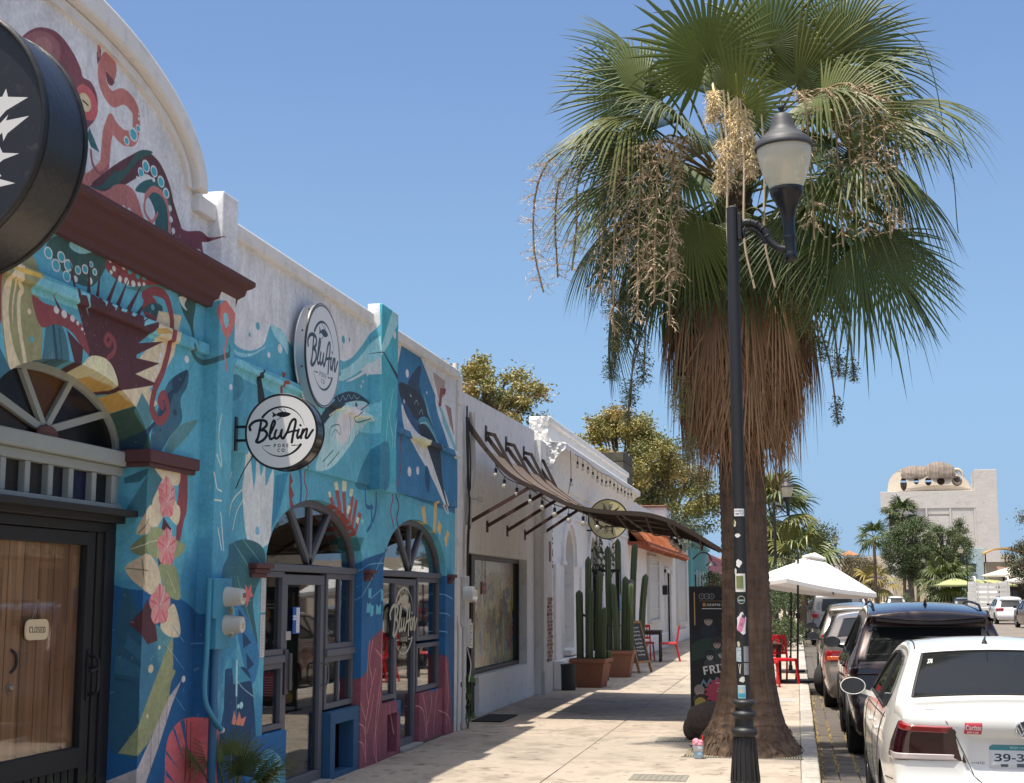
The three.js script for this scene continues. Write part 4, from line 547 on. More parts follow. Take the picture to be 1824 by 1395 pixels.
// ---------- building 3: white shop with the painted window and the awning ----------
const W3 = -4.2, whiteM = M.white, blackSteel = std([.02, .018, .017], .5, { metalness: .2 });
const [win3, F3] = frontage('white_shop', 'plain white shop with a big cartoon painted window behind the brown awning', 'building', W3, 20);
{
const add = (n, g, mat, par = win3) => mesh(n, F3(Array.isArray(g) ? merge(g) : g), mat, par);
const sh = poly([[16.5, 0], [17.9, 0], [17.9, 2.15], [22.1, 2.15], [22.1, .52], [18.66, .52], [18.66, 0], [22.78, 0], [22.78, 4.3], [17.25, 4.22], [17.22, 4.3], [16.9, 4.3], [16.9, 4.05], [16.5, 4.05]]);
add('wall', uvBox(extr(sh, .3).translate(0, 0, -.3)), whiteM);
add('pier_cap', uvBox(span(16.86, 17.2, 3.98, 4.36, -.2, .1, .012)), whiteM);
add('panel_joint', [18.75, 20.2, 21.5].map((s) => span(s - .004, s + .004, 2.2, 2.55, -.001, .002)), std([.45, .43, .4], .9));
add('window_sill', uvBox(span(18.6, 22.1, .50, .53, -.24, .012, .006)), whiteM);
// generic painted garden on the glass
const tx = canvasTex(1024, 512, (g, w, h) => {
seed(31); const G = g.createLinearGradient(0, 0, 0, h); G.addColorStop(0, '#a89c98'); G.addColorStop(.45, '#b5a878'); G.addColorStop(1, '#76856f'); g.fillStyle = G; g.fillRect(0, 0, w, h);
const pal = ['#7d4a45', '#93605a', '#5c6f78', '#4f6a5a', '#9c9448', '#b2a452', '#3f4a44', '#647f86', '#8a6a4a', '#4a5a80', '#a7a69c', '#6f7d4a'];
const blob = (x, y, a, b, c) => { g.fillStyle = c; g.beginPath(); const p = []; for (let i = 0; i < 10; i++) { const t = i * .628, k = rr(.6, 1.15); p.push(x + a * k * Math.cos(t), y + b * k * Math.sin(t)); } spline(g, p, true); g.fill(); };
for (let i = 0; i < 60; i++) blob(rr(0, w), rr(h * .3, h), rr(15, 60), rr(20, 90), pal[Math.floor(rr(2, 12))]);
for (let i = 0; i < 22; i++) { const x = rr(20, w - 20), y = rr(h * .08, h * .8), s = rr(22, 46); for (let k = 0; k < 6; k++) blob(x + s * Math.cos(k * 1.05), y + s * .9 * Math.sin(k * 1.05), s * .55, s * .6, pal[i % 3 === 0 ? 0 : i % 3 === 1 ? 1 : Math.floor(rr(2, 12))]); blob(x, y, s * .4, s * .4, '#3a3430'); g.strokeStyle = '#3f5040'; g.lineWidth = 5; g.beginPath(); g.moveTo(x, y + s); g.quadraticCurveTo(x + rr(-30, 30), y + 110, x + rr(-20, 20), h); g.stroke(); }
for (let i = 0; i < 90; i++) { g.strokeStyle = pal[Math.floor(rr(2, 12))]; g.lineWidth = rr(2, 7); const x = rr(0, w), y = rr(h * .55, h); g.beginPath(); g.moveTo(x, h); g.quadraticCurveTo(x + rr(-20, 20), (y + h) / 2, x + rr(-40, 40), y); g.stroke(); }
for (let i = 0; i < 40; i++) { g.strokeStyle = '#2c2a28'; g.lineWidth = 2.5; const x = rr(0, w), y = rr(60, h - 40); g.beginPath(); g.moveTo(x, y); g.bezierCurveTo(x + 20, y - 25, x + 45, y + 20, x + rr(10, 50), y + rr(-40, 40)); g.stroke(); }
for (let i = 0; i < 60; i++) blob(rr(0, w), rr(h * .7, h), rr(8, 30), rr(20, 70), pal[Math.floor(rr(2, 12))]);
});
const glassM = phys([1, 1, 1], .18, { map: tx, specularIntensity: .55 });
const wn = add('window', [...frameBars(18.66, 22.06, .53, 2.15, .06, -.22, -.12), span(21.9, 22.06, .53, 2.15, -.22, -.16)], blackSteel);
wn.add(mesh('pane', F3(uvMap(span(18.72, 21.94, .59, 2.09, -.19, -.184), (x, y) => [(x - 18.72) / 3.22, (y - .5) / 1.6])), glassM));
const dr = add('door', [...frameBars(17.92, 18.64, .02, 2.13, .09, -.2, -.11), span(18.30, 18.42, .02, 2.1, -.2, -.11), span(18.44, 18.64, .02, 2.13, -.15, -.06)], blackSteel);
dr.add(mesh('pane', F3(uvMap(span(18.01, 18.5, .1, 2.05, -.17, -.164), (x, y) => [(x - 17.9) / 3 + .3, y / 2.1])), glassM));
const stripe = canvasTex(32, 256, (g) => { g.fillStyle = '#b08a30'; g.fillRect(0, 0, 32, 256); g.strokeStyle = '#17140f'; g.lineWidth = 9; for (let y = -40; y < 300; y += 24) { g.beginPath(); g.moveTo(-4, y); g.lineTo(36, y + 26); g.stroke(); } });
dr.add(mesh('handle', F3(uvMap(span(18.5, 18.56, 1.12, 1.56, -.055, -.05), (x, y) => [(x - 18.5) / .06, (y - 1.12) / .44])), std([1, 1, 1], .6, { map: stripe })));
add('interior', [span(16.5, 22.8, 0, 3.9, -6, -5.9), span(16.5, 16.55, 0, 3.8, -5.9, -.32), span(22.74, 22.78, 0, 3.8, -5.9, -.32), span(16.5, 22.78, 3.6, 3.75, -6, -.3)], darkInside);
add('floodlight', [rbox(.03, .09, .07, 18.22, 2.86, .1, .01), bar(V(17.92, 2.84, 0), V(18.2, 2.86, .08), .02)], std([.5, .48, .45], .6));
const op = canvasTex(256, 128, (g) => { g.fillStyle = '#5a2320'; g.fillRect(0, 0, 256, 128); g.strokeStyle = '#d0443c'; g.lineWidth = 8; g.strokeRect(10, 10, 236, 108); g.fillStyle = '#e8564a'; g.font = 'bold 46px sans-serif'; g.textAlign = 'center'; g.textBaseline = 'middle'; g.fillText('ABIERTO', 128, 66); });
const t = thing('open_sign', 'small red ABIERTO sign hanging in the painted window', 'sign', [W3 - .175, 1.70, -19.72], PI / 2);
mesh('board', uvMap(box(.30, .17, .012), (x, y) => [.5 + x / .3, .5 + y / .17]), std([1, 1, 1], .5, { map: op }), t); mesh('string', [rod(V(-.1, .08, 0), V(-.1, .4, 0), .003), rod(V(.1, .08, 0), V(.1, .4, 0), .003)], M.black, t);
}
solo('door_mat', span(-4.12, -3.72, 0, .014, -18.9, -17.85, .006), std([.02, .02, .02], .95, { bumpMap: T.grain, bumpScale: .01 }), 'thin black mat on the pavement outside the black framed door', 'door mat');
{ // pipes, meters and cables on the joint between the two shops
const t = thing('downpipe', 'tall white pipe on the corner between the mural and the white shop', 'pipe', [-4.04, 0, -16.56]);
mesh('pipe', uvBox(merge([cyl(.035, .035, 4.42, 0, 0, 0, 14), cyl(.046, .046, .08, 0, 2.2, 0, 14), cyl(.046, .046, .08, 0, 4.0, 0, 14)])), std([.62, .6, .57], .6, { map: T.stain }), t); mesh('pipe', [tube([V(.03, 0, -.12), V(.03, 1.2, -.13), V(.02, 1.35, -.1)], .022)], std([.6, .58, .55], .6), t);
const e = thing('electric_meter', 'white wall meter with clear domes and papers hung below on the white pipes', 'meter', [-3.98, 1.56, -16.85], PI / 2);
mesh('case', uvBox(merge([rbox(.2, .62, .07, .02, -.04, 0, .012), rbox(.16, .34, .05, .07, -.42, .03, .01)])), std([.55, .53, .5], .6, { map: T.stain }), e);
mesh('dial', [new THREE.CylinderGeometry(.085, .09, .12, 24).rotateX(PI / 2).translate(-.06, .06, .07), new THREE.CylinderGeometry(.075, .085, .1, 24).rotateX(PI / 2).translate(.12, .03, .07)], phys([.55, .55, .52], .2, { clearcoat: .5 }), e);
mesh('conduit', [tube([V(-.02, -.35, 0), V(-.02, -.9, 0), V(-.03, -1.55, 0)], .025), tube([V(.08, -.6, .02), V(.1, -.8, .06), V(.04, -1.0, .05)], .008)], std([.5, .48, .45], .7), e);
const p = canvasTex(128, 192, (g) => { g.fillStyle = '#cfccc2'; g.fillRect(0, 0, 128, 192); g.fillStyle = '#4a4a46'; for (let y = 16; y < 180; y += 11) g.fillRect(12, y, 40 + (y * 37 % 60), 4); });
mesh('notice', uvMap(span(.02, .2, -.6, -.3, .058, .061), (x, y) => [(x - .02) / .18, (y + .6) / .3]), std([1, 1, 1], .8, { map: p }), e);
const c = thing('wall_cables', 'black sagging cables and a grey conduit on the white wall under the awning', 'cable', [W3 + .02, 0, -17.6], PI / 2);
mesh('conduit', tube([V(.42, 4.0, .02), V(.42, 3.45, .03), V(.40, 3.2, .03), V(.30, 3.05, .03), V(.22, 2.85, .03), V(.2, 2.5, .03)], .035, 10), std([.45, .43, .41], .7), c);
seed(9); for (let i = 0; i < 6; i++) { const a = rr(.05, .2); mesh('cable', tube([V(a, 4.0 + rr(-.3, .1), .02), V(a + rr(-.05, .12), 3.5, .03), V(a + rr(-.03, .08), 3.0, .04), V(.16 + rr(-.06, .06), 2.75, .05), V(.12 + rr(-.05, .05), 2.3, .04), V(.1, 1.7, .03)], rr(.004, .009), 6, 40), M.black, c); }
const w = thing('weed', 'small green weed growing out of the joint at the foot of the wall', 'plant', [-3.95, 0, -16.95]); const L = [];
for (let i = 0; i < 34; i++) { const h = rr(.05, .62), a = rr(0, 6.3), l = rr(.05, .1); const g = new THREE.PlaneGeometry(l * .5, l, 1, 2); g.rotateX(rr(-1.2, .3)).rotateY(a).translate(Math.cos(a) * rr(.0, .09), h, Math.sin(a) * rr(0, .09)); L.push(g); }
mesh('foliage', L, std([.06, .11, .03], .8), w); mesh('stem', [tube([V(0, 0, 0), V(.02, .3, .02), V(0, .6, -.01)], .007, 6), tube([V(0, 0, 0), V(-.04, .2, .04), V(-.05, .42, .05)], .006, 6)], std([.09, .1, .04], .9), w);
}
// ---------- awning ----------
const nearP = [[-4.18, 3.79], [-3.98, 3.53], [-3.69, 3.2], [-3.47, 3.05], [-3.25, 2.95], [-2.9, 2.77], [-2.63, 2.69], [-2.32, 2.65], [-1.89, 2.62], [-1.62, 2.55], [-1.37, 2.43], [-.93, 2.16]], farP = [[-4.18, 3.76], [-3.91, 3.39], [-3.47, 3.06], [-3.04, 2.79], [-2.71, 2.70], [-2.25, 2.61], [-1.7, 2.51], [-1.2, 2.3]];
const cvN = new THREE.CatmullRomCurve3(nearP.map((p) => V(p[0], p[1], -17.92)), false, 'centripetal'), cvF = new THREE.CatmullRomCurve3(farP.map((p) => V(p[0], p[1], -22.9)), false, 'centripetal');
const awnAt = (u, v) => { const a = cvN.getPointAt(u), b = cvF.getPointAt(u), k = sstep(0, 1, v), p = a.lerp(b, v); p.y = lerp(cvN.getPointAt(u).y, cvF.getPointAt(u).y, k) + .02 * Math.sin(v * PI * 4) ** 2 * Math.sin(u * PI) * -1; return p; };
{
const t = thing('awning', 'brown canvas awning on curved steel ribs sweeping from the white wall over the pavement', 'awning', [W3, 0, -20.4]);
const loc = (g) => g.translate(-W3, 0, 20.4), add = (n, g, m) => mesh(n, loc(Array.isArray(g) ? merge(g) : g), m, t);
const NU = 60, NV = 40, P = [], U = [], I = [];
for (let j = 0; j <= NV; j++) for (let i = 0; i <= NU; i++) { const p = awnAt(.115 + .885 * i / NU, j / NV); P.push(p.x, p.y + .022, p.z); U.push(i / NU * 3.5, j / NV * 5); }
for (let j = 0; j < NV; j++) for (let i = 0; i < NU; i++) { const a = j * (NU + 1) + i; I.push(a, a + 1, a + NU + 1, a + 1, a + NU + 2, a + NU + 1); }
const g = new THREE.BufferGeometry(); g.setAttribute('position', new THREE.Float32BufferAttribute(P, 3)); g.setAttribute('uv', new THREE.Float32BufferAttribute(U, 2)); g.setIndex(I); g.computeVertexNormals();
const canvasM = std([.135, .098, .078], .92, { map: rep(T.stain, .6), bumpMap: rep(T.grain, 6), bumpScale: .004 }); add('canvas', g, canvasM);
const steel = std([.05, .032, .024], .6, { map: rep(T.stain, 3) }), rustS = std([.06, .024, .02], .75, { map: T.stain });
const rib = (v, r0, r1) => { const pts = []; for (let i = 0; i <= 40; i++) pts.push(awnAt(i / 40, v)); const list = []; for (let i = 0; i < 40; i++) list.push(bar(pts[i], pts[i + 1], r0, r1)); return list; };
[0, .22, .5, .78, 1].forEach((v, k) => { add('rib', rib(v, .04, .055), steel); const s = 17.92 + v * 4.98; if (k) add('bracket', [bar(V(W3, 3.84, -s), V(W3 + .14, 3.80, -s), .05), bar(V(W3 + .12, 3.82, -s), awnAt(.16, v), .045), span(W3, W3 + .014, 3.72, 3.94, -s - .05, -s + .05)], steel); else add('bracket', [bar(V(W3, 3.86, -s), awnAt(.1, 0), .05), span(W3, W3 + .014, 3.76, 3.92, -s - .05, -s + .05)], steel);
add('strut', [bar(V(W3, 2.545, -s - .1), awnAt(.31, v), .042), span(W3, W3 + .012, 2.46, 2.62, -s - .15, -s - .05)], rustS); });
for (const u of [.3, .48, .64, .8, 1]) { const pts = []; for (let i = 0; i <= 20; i++) pts.push(awnAt(u, i / 20)); const list = []; for (let i = 0; i < 20; i++) list.push(bar(pts[i], pts[i + 1], .035)); add('purlin', list, steel); }
seed(2); for (let k = 0; k < 5; k++) { const list = []; const u = .52 + k * .1; const a = awnAt(u, .02), b = awnAt(u, .98); list.push(tube([a.clone().setY(a.y - .02), a.clone().lerp(b, .33).setY(lerp(a.y, b.y, .33) - rr(.08, .16)), a.clone().lerp(b, .66).setY(lerp(a.y, b.y, .66) - rr(.05, .15)), b.clone().setY(b.y - .02)], .012, 6)); add('loose_fabric', list, canvasM); }
}
// string lights
const bulbGlass = phys([.8, .78, .7], .08, { transmission: .6, thickness: 0 }), socketM = M.black;
function lights(label, pts, drop, n) {
const t = thing('string_lights', label, 'string lights', [pts[0].x, pts[0].y, pts[0].z]), o = pts[0].clone(), P2 = pts.map((p) => p.clone().sub(o)), cv = new THREE.CatmullRomCurve3(P2, false, 'centripetal');
mesh('cord', new THREE.TubeGeometry(cv, 80, .006, 5), M.black, t);
for (let i = 0; i < n; i++) { const p = cv.getPointAt((i + .5) / n), d = drop * rr(.7, 1.3); const s = mesh('socket', [rod(p, p.clone().add(V(0, -d, 0)), .004, 5), cyl(.018, .02, .055, p.x, p.y - d - .055, p.z, 10)], socketM, t); s.add(mesh('bulb', new THREE.SphereGeometry(.032, 12, 10).scale(1, 1.25, 1).translate(p.x, p.y - d - .09, p.z), bulbGlass)); }
}
seed(12);
lights('string of clear bulbs hung under the near edge of the brown awning', [0.13, .2, .3, .4, .5, .58].map((u, i) => awnAt(u, .01).add(V(0, -.03 - .05 * (i % 2), .02))), .06, 9);
lights('string of clear bulbs hung under the outer edge of the brown awning', [.0, .2, .4, .6, .8, 1].map((v, i) => awnAt(.8 + .02 * (i % 2), v).add(V(0, -.05 - .06 * (i % 2), 0))), .07, 7);
const curve1b = (pts) => (x) => { let k = 0; while (k < pts.length - 2 && x > pts[k + 1][0]) k++; const a = pts[k], b = pts[k + 1]; return lerp(a[1], b[1], clamp((x - a[0]) / (b[0] - a[0]), 0, 1)); };
// ---------- building 4: white house with arches ----------
const W4 = -4.1;
const [h4, F4] = frontage('white_arched_house', 'old white house with deep cornice, three arches and number 1245 on its pier', 'building', W4, 29);
{
const add = (n, g, mat, par = h4) => mesh(n, F4(Array.isArray(g) ? merge(g) : g), mat, par);
const white = whiteM, bays = [25.72, 28.85, 31.95];
const sh = poly([[22.8, 0], [34.9, 0], [34.9, 4.15], [22.8, 4.15]]);
for (const c of bays) hole(sh, [[c - .56, c === bays[1] ? .02 : .62], [c + .56, c === bays[1] ? .02 : .62], [c + .56, 2.28], ...ellArch(c, 2.28, .56, .50)]);
add('wall', uvBox(extr(sh, .4).translate(0, 0, -.4)), white);
add('pier', uvBox(span(22.8, 23.55, 0, 3.3, 0, .06, .01)), std([.60, .56, .51], .88, { map: T.stain, bumpMap: T.plaster, bumpScale: .004 }));
// bare brick where plaster has fallen
const bm = [[.24, .13, .09], [.20, .10, .07], [.30, .18, .13], [.33, .24, .18]].map((c) => std(c, .95, { bumpMap: T.plaster, bumpScale: .006 })); seed(4);
for (let r = 0; r < 17; r++) { const y = .54 + r * .062, wig = (a) => .10 * (fbm(r * .4, a, 6) - .5); for (let k = 0; k < 4; k++) { const a = Math.max(23.02 + wig(1), 22.98 + k * .15 + (r % 2) * .07), b = Math.min(23.50 + wig(9), a + .142); if (b - a > .03) { const z = rr(.058, .068); add('brick', rbox(b - a, .054, .03, (a + b) / 2, y, z - .01, .005, 1), bm[Math.floor(rnd() * 4)]); } } }
add('brick', rbox(.2, .34, .02, 23.3, 2.32, .06, .02, 1), bm[0]);
const cp = poly([[0, 3.45], [.03, 3.46], [.06, 3.55], [.08, 3.72], [.14, 3.88], [.24, 3.99], [.34, 4.03], [.35, 4.13], [.30, 4.17], [0, 4.19]]);
add('cornice', uvBox(new THREE.ExtrudeGeometry(cp, { depth: 11.45, bevelEnabled: false, steps: 24 }).rotateY(-PI / 2).translate(34.9, 0, 0)), white);
add('string_course', uvBox(merge([span(23.5, 34.9, 2.98, 3.05, 0, .035, .01), span(23.6, 34.9, 3.2, 3.23, 0, .02, .006)])), white);
add('parapet', uvBox(span(23.45, 34.9, 4.15, 4.56, -.3, .02, .01)), white); add('coping', uvBox(merge([span(23.43, 34.92, 4.50, 4.62, -.32, .07, .03)])), white);
// ragged broken end of cornice and parapet, lit by the sun
{ const zm = curve1b([[3.4, .03], [3.55, .07], [3.72, .10], [3.88, .16], [3.99, .27], [4.05, .36], [4.15, .35], [4.18, .10], [4.3, .04], [4.64, .06]]), P3 = [], I3 = [], NA = 26, NB = 70; for (let j = 0; j <= NB; j++) for (let i = 0; i <= NA; i++) { const y = lerp(3.4, 4.63, j / NB), a = i / NA, z = lerp(-.3, zm(y) + .035 * (fbm(y * 14, 3, 8) - .5), a), e = (a > .97 || j === 0 || j === NB) ? .0 : 1; P3.push(23.47 - e * (.03 + .13 * fbm(z * 9 + 4, y * 9, 12, 0, 5)), y, z); } for (let j = 0; j < NB; j++) for (let i = 0; i < NA; i++) { const a = j * (NA + 1) + i; I3.push(a, a + NA + 1, a + 1, a + 1, a + NA + 1, a + NA + 2); } const g3 = new THREE.BufferGeometry(); g3.setAttribute('position', new THREE.Float32BufferAttribute(P3, 3)); g3.setIndex(I3); add('broken_edge', uvBox(g3.toNonIndexed()), white); }
for (const c of bays) {
const out = [...ellArch(c, 2.28, .86, .76, 24), [c - .86, 2.18], [c - .66, 2.18], [c - .66, 2.28], ...ellArch(c, 2.28, .66, .60, 24).reverse(), [c + .66, 2.18], [c + .86, 2.18]];
add('arch_moulding', uvBox(extr(poly(out), .05).translate(0, 0, 0)), white);
add('arch_moulding', uvBox(merge([span(c - .98, c - .62, 2.13, 2.2, 0, .07, .01), span(c + .62, c + .98, 2.13, 2.2, 0, .07, .01)])), white);
if (c !== bays[1]) { add('blind_window', uvBox(span(c - .56, c + .56, .62, 2.78, -.3, -.25)), std([.40, .385, .36], .85, { map: T.stain })); add('window_sill', uvBox(span(c - .64, c + .64, .53, .63, -.2, .12, .015)), white); }
}
add('plinth', uvBox(merge([span(23.9, 28.2, 0, .5, 0, .16, .03), span(29.6, 34.9, 0, .5, 0, .16, .03)])), white);
const pil = []; for (const a of [24.3, 27.3, 30.4, 33.5]) pil.push(span(a - .3, a + .3, .5, 2.13, 0, .05, .012)); add('pilaster', uvBox(merge(pil)), white);
add('door', [span(28.3, 29.4, .3, 2.7, -.36, -.32)], std([.02, .018, .018], .5)); add('step', uvBox(merge([span(28.2, 29.55, 0, .17, -.2, .42, .012), span(28.3, 29.45, .17, .34, -.3, .16, .012)])), concreteM3);
add('interior', [span(22.85, 34.9, 0, 3.9, -6, -5.9), span(34.8, 34.9, 0, 3.9, -5.9, -.4), span(22.85, 22.9, 0, 3.9, -5.9, -.4), span(22.85, 34.9, 3.85, 4.0, -5.9, -.4)], darkInside);
// house number, painted down the pier
const nt = canvasTex(64, 512, (g) => { g.fillStyle = '#16161a'; g.font = 'bold 92px serif'; g.textAlign = 'center'; g.textBaseline = 'middle'; ['1', '2', '4', '5'].forEach((c, i) => { g.save(); g.translate(32, 70 + i * 124); g.scale(.9, 1.15); g.fillText(c, 0, 0); g.restore(); }); });
add('house_number', uvMap(new THREE.PlaneGeometry(.42, .86).translate(23.83, 2.42, .006), (x, y) => [(x - 23.62) / .42, (y - 1.99) / .86]), std([1, 1, 1], .8, { map: nt, transparent: true, alphaTest: .5 }));
add('downpipe', [rbox(.07, 2.25, .06, 22.78, 1.5, .03, .008), rbox(.08, .12, .08, 22.78, 2.66, .05, .01)], std([.62, .59, .55], .7));
}
seed(21);
lights('string of black sockets along the white cornice above the round cream sign', [[24.1, 4.02], [25.4, 3.99], [27, 3.98], [29, 3.98], [31, 4.0], [33, 4.0]].map(([s, y], i) => V(W4 + .37, y + .05 * (i % 2), -s)), .1, 14);
lights('single bulb cord dropping from the broken cornice end', [V(W4 + .36, 4.05, -23.7), V(W4 + .37, 3.6, -23.65), V(W4 + .35, 3.3, -23.5)], .12, 1);
{ // round cream sign
const t = thing('blade_sign', 'round cream and yellow projecting sign with bottle motifs behind the awning', 'sign', [-3.66, 3.1, -28.0]);
const tx = canvasTex(512, 512, (g, w) => {
g.fillStyle = '#b5ad84'; g.fillRect(0, 0, w, w); g.fillStyle = '#c4bb74'; g.beginPath(); g.arc(256, 256, 246, PI * 1.4, PI * 2.2); g.arc(256, 256, 222, PI * 2.2, PI * 1.4, true); g.fill(); g.translate(256, 256); g.fillStyle = '#1d1b18';
for (let i = 0; i < 12; i++) { g.save(); g.rotate(i * PI / 6 + .2); g.translate(0, -165); if (i % 2) { g.beginPath(); g.ellipse(0, 0, 11, 40, .3, 0, 7); g.fill(); g.fillRect(-4, -60, 8, 30); } else { g.strokeStyle = '#3a372d'; g.lineWidth = 6; g.beginPath(); g.ellipse(0, 0, 20, 26, 0, 0, 7); g.stroke(); g.beginPath(); g.moveTo(-8, -10); g.lineTo(8, 12); g.stroke(); } g.restore(); }
g.fillStyle = '#6f6a55'; for (const s of [-1, 1]) { g.save(); g.translate(s * 34, -150); g.rotate(s * .5); g.beginPath(); g.ellipse(0, 0, 14, 60, 0, 0, 7); g.fill(); g.restore(); }
g.fillStyle = '#d8cfae'; g.beginPath(); g.moveTo(-50, -20); g.lineTo(50, -20); g.lineTo(20, 60); g.lineTo(-20, 60); g.fill(); g.fillStyle = '#1d1b18'; g.fillRect(-34, 84, 10, 42); g.strokeStyle = '#1d1b18'; g.lineWidth = 7; g.strokeRect(-38, 82, 34, 46); g.font = 'bold 40px sans-serif'; g.fillText('S', 2, 120); g.beginPath(); g.ellipse(52, 104, 13, 24, 0, 0, 7); g.fill(); g.font = 'bold 22px sans-serif'; g.textAlign = 'center'; g.fillText('MEXICO', 10, 160);
});
mesh('face', disc(.39).translate(0, 0, .052), std([1, 1, 1], .5, { map: tx }), t); mesh('case', [new THREE.CylinderGeometry(.395, .395, .1, 48, 1, true).rotateX(PI / 2), new THREE.CircleGeometry(.39, 40).rotateY(PI).translate(0, 0, -.05), new THREE.TorusGeometry(.395, .012, 8, 60).translate(0, 0, .05)], blackSteel, t);
mesh('bracket', [bar(V(-.44, -.22, 0), V(-.3, -.22, 0), .03), bar(V(-.44, .22, 0), V(-.3, .22, 0), .03)], blackSteel, t);
}
{ // vine under that sign
const t = thing('hanging_vine', 'thin bare vine hanging on the white wall below the round cream sign', 'plant', [-4.04, 2.7, -29.6]); seed(6); const st = [], lf = [];
for (let i = 0; i < 9; i++) { const z = rr(-.9, 1.2); let p = V(rr(0, .1), rr(-.1, .25), z); const pts = [p.clone()]; for (let k = 0; k < 6; k++) { p = p.clone().add(V(rr(-.03, .05), -rr(.05, .2), rr(-.12, .12))); pts.push(p); for (let q = 0; q < 3; q++) lf.push(new THREE.PlaneGeometry(rr(.03, .06), rr(.04, .08)).rotateX(rr(-1, 1)).rotateY(rr(0, 3)).translate(p.x + rr(-.04, .04), p.y + rr(-.04, .04), p.z + rr(-.05, .05))); } st.push(tube(pts, .006, 5)); }
mesh('stem', st, std([.10, .085, .06], .9), t); mesh('leaves', lf, std([.07, .10, .05], .8), t);
}
{ // black door gate with rail, stair rail
const t = thing('gate_frame', 'black steel gate frame standing out from the white wall among the cacti', 'gate', [W4, 0, -28.7]);
mesh('post', [span(.5, .56, 0, 2.1, -.03, .03)], M.iron, t); mesh('post', [span(.02, .07, 0, 2.1, -.03, .03)], M.iron, t); mesh('top_rail', [span(.0, .58, 2.06, 2.12, -.035, .035)], M.iron, t); mesh('panel', [span(.07, .2, .3, 2.06, -.01, .01)], std([.03, .03, .032], .6), t); mesh('brace', [bar(V(.3, 2.05, 0), V(.36, 1.8, 0), .014), bar(V(.42, 2.05, 0), V(.36, 1.8, 0), .014), bar(V(.36, 1.8, 0), V(.36, .8, 0), .012)], M.iron, t);
const r = thing('stair_rail', 'sloping black handrail with one post beside the first cactus', 'handrail', [-3.75, 0, -26.5]);
mesh('rail', [bar(V(-.34, 1.28, .0), V(.28, 1.0, -.4), .04)], M.iron, r); mesh('post', [bar(V(.2, .0, -.35), V(.2, 1.03, -.35), .035)], M.iron, r);
const j = thing('water_jug', 'blue water jug standing on a white crate stack by the gate', 'jug', [-3.75, 1.28, -29.6]); mesh('bottle', lathe([[0, 0], [.13, 0], [.14, .03], [.14, .13], [.132, .15], [.14, .17], [.14, .28], [.10, .36], [.03, .40], [.03, .44], [0, .44]], 24), phys([.25, .42, .6], .1, { transmission: .5, thickness: 0 }), j); mesh('cap', cyl(.034, .034, .03, 0, .44, 0), std([.1, .2, .5], .5), j);
const cr = thing('crate_stack', 'white plastic crate stack under the blue water jug', 'crates', [-3.75, 0, -29.6]); for (let i = 0; i < 4; i++) { mesh('crate', [rbox(.36, .28, .36, 0, .16 + i * .32, 0, .02), rbox(.38, .03, .38, 0, .30 + i * .32, 0, .01)], std([.55, .56, .58], .6), cr); }
const eb = thing('electric_box', 'grey electric box on the white wall behind the tall cactus', 'electric box', [-3.98, 1.65, -33.6], PI / 2); mesh('case', [rbox(.55, .62, .2, 0, 0, .05, .02), rbox(.2, .22, .16, .45, -.22, .05, .02)], std([.10, .105, .10], .6), eb); mesh('door', [rbox(.49, .54, .012, 0, 0, .155, .006)], std([.12, .125, .12], .5), eb);
}
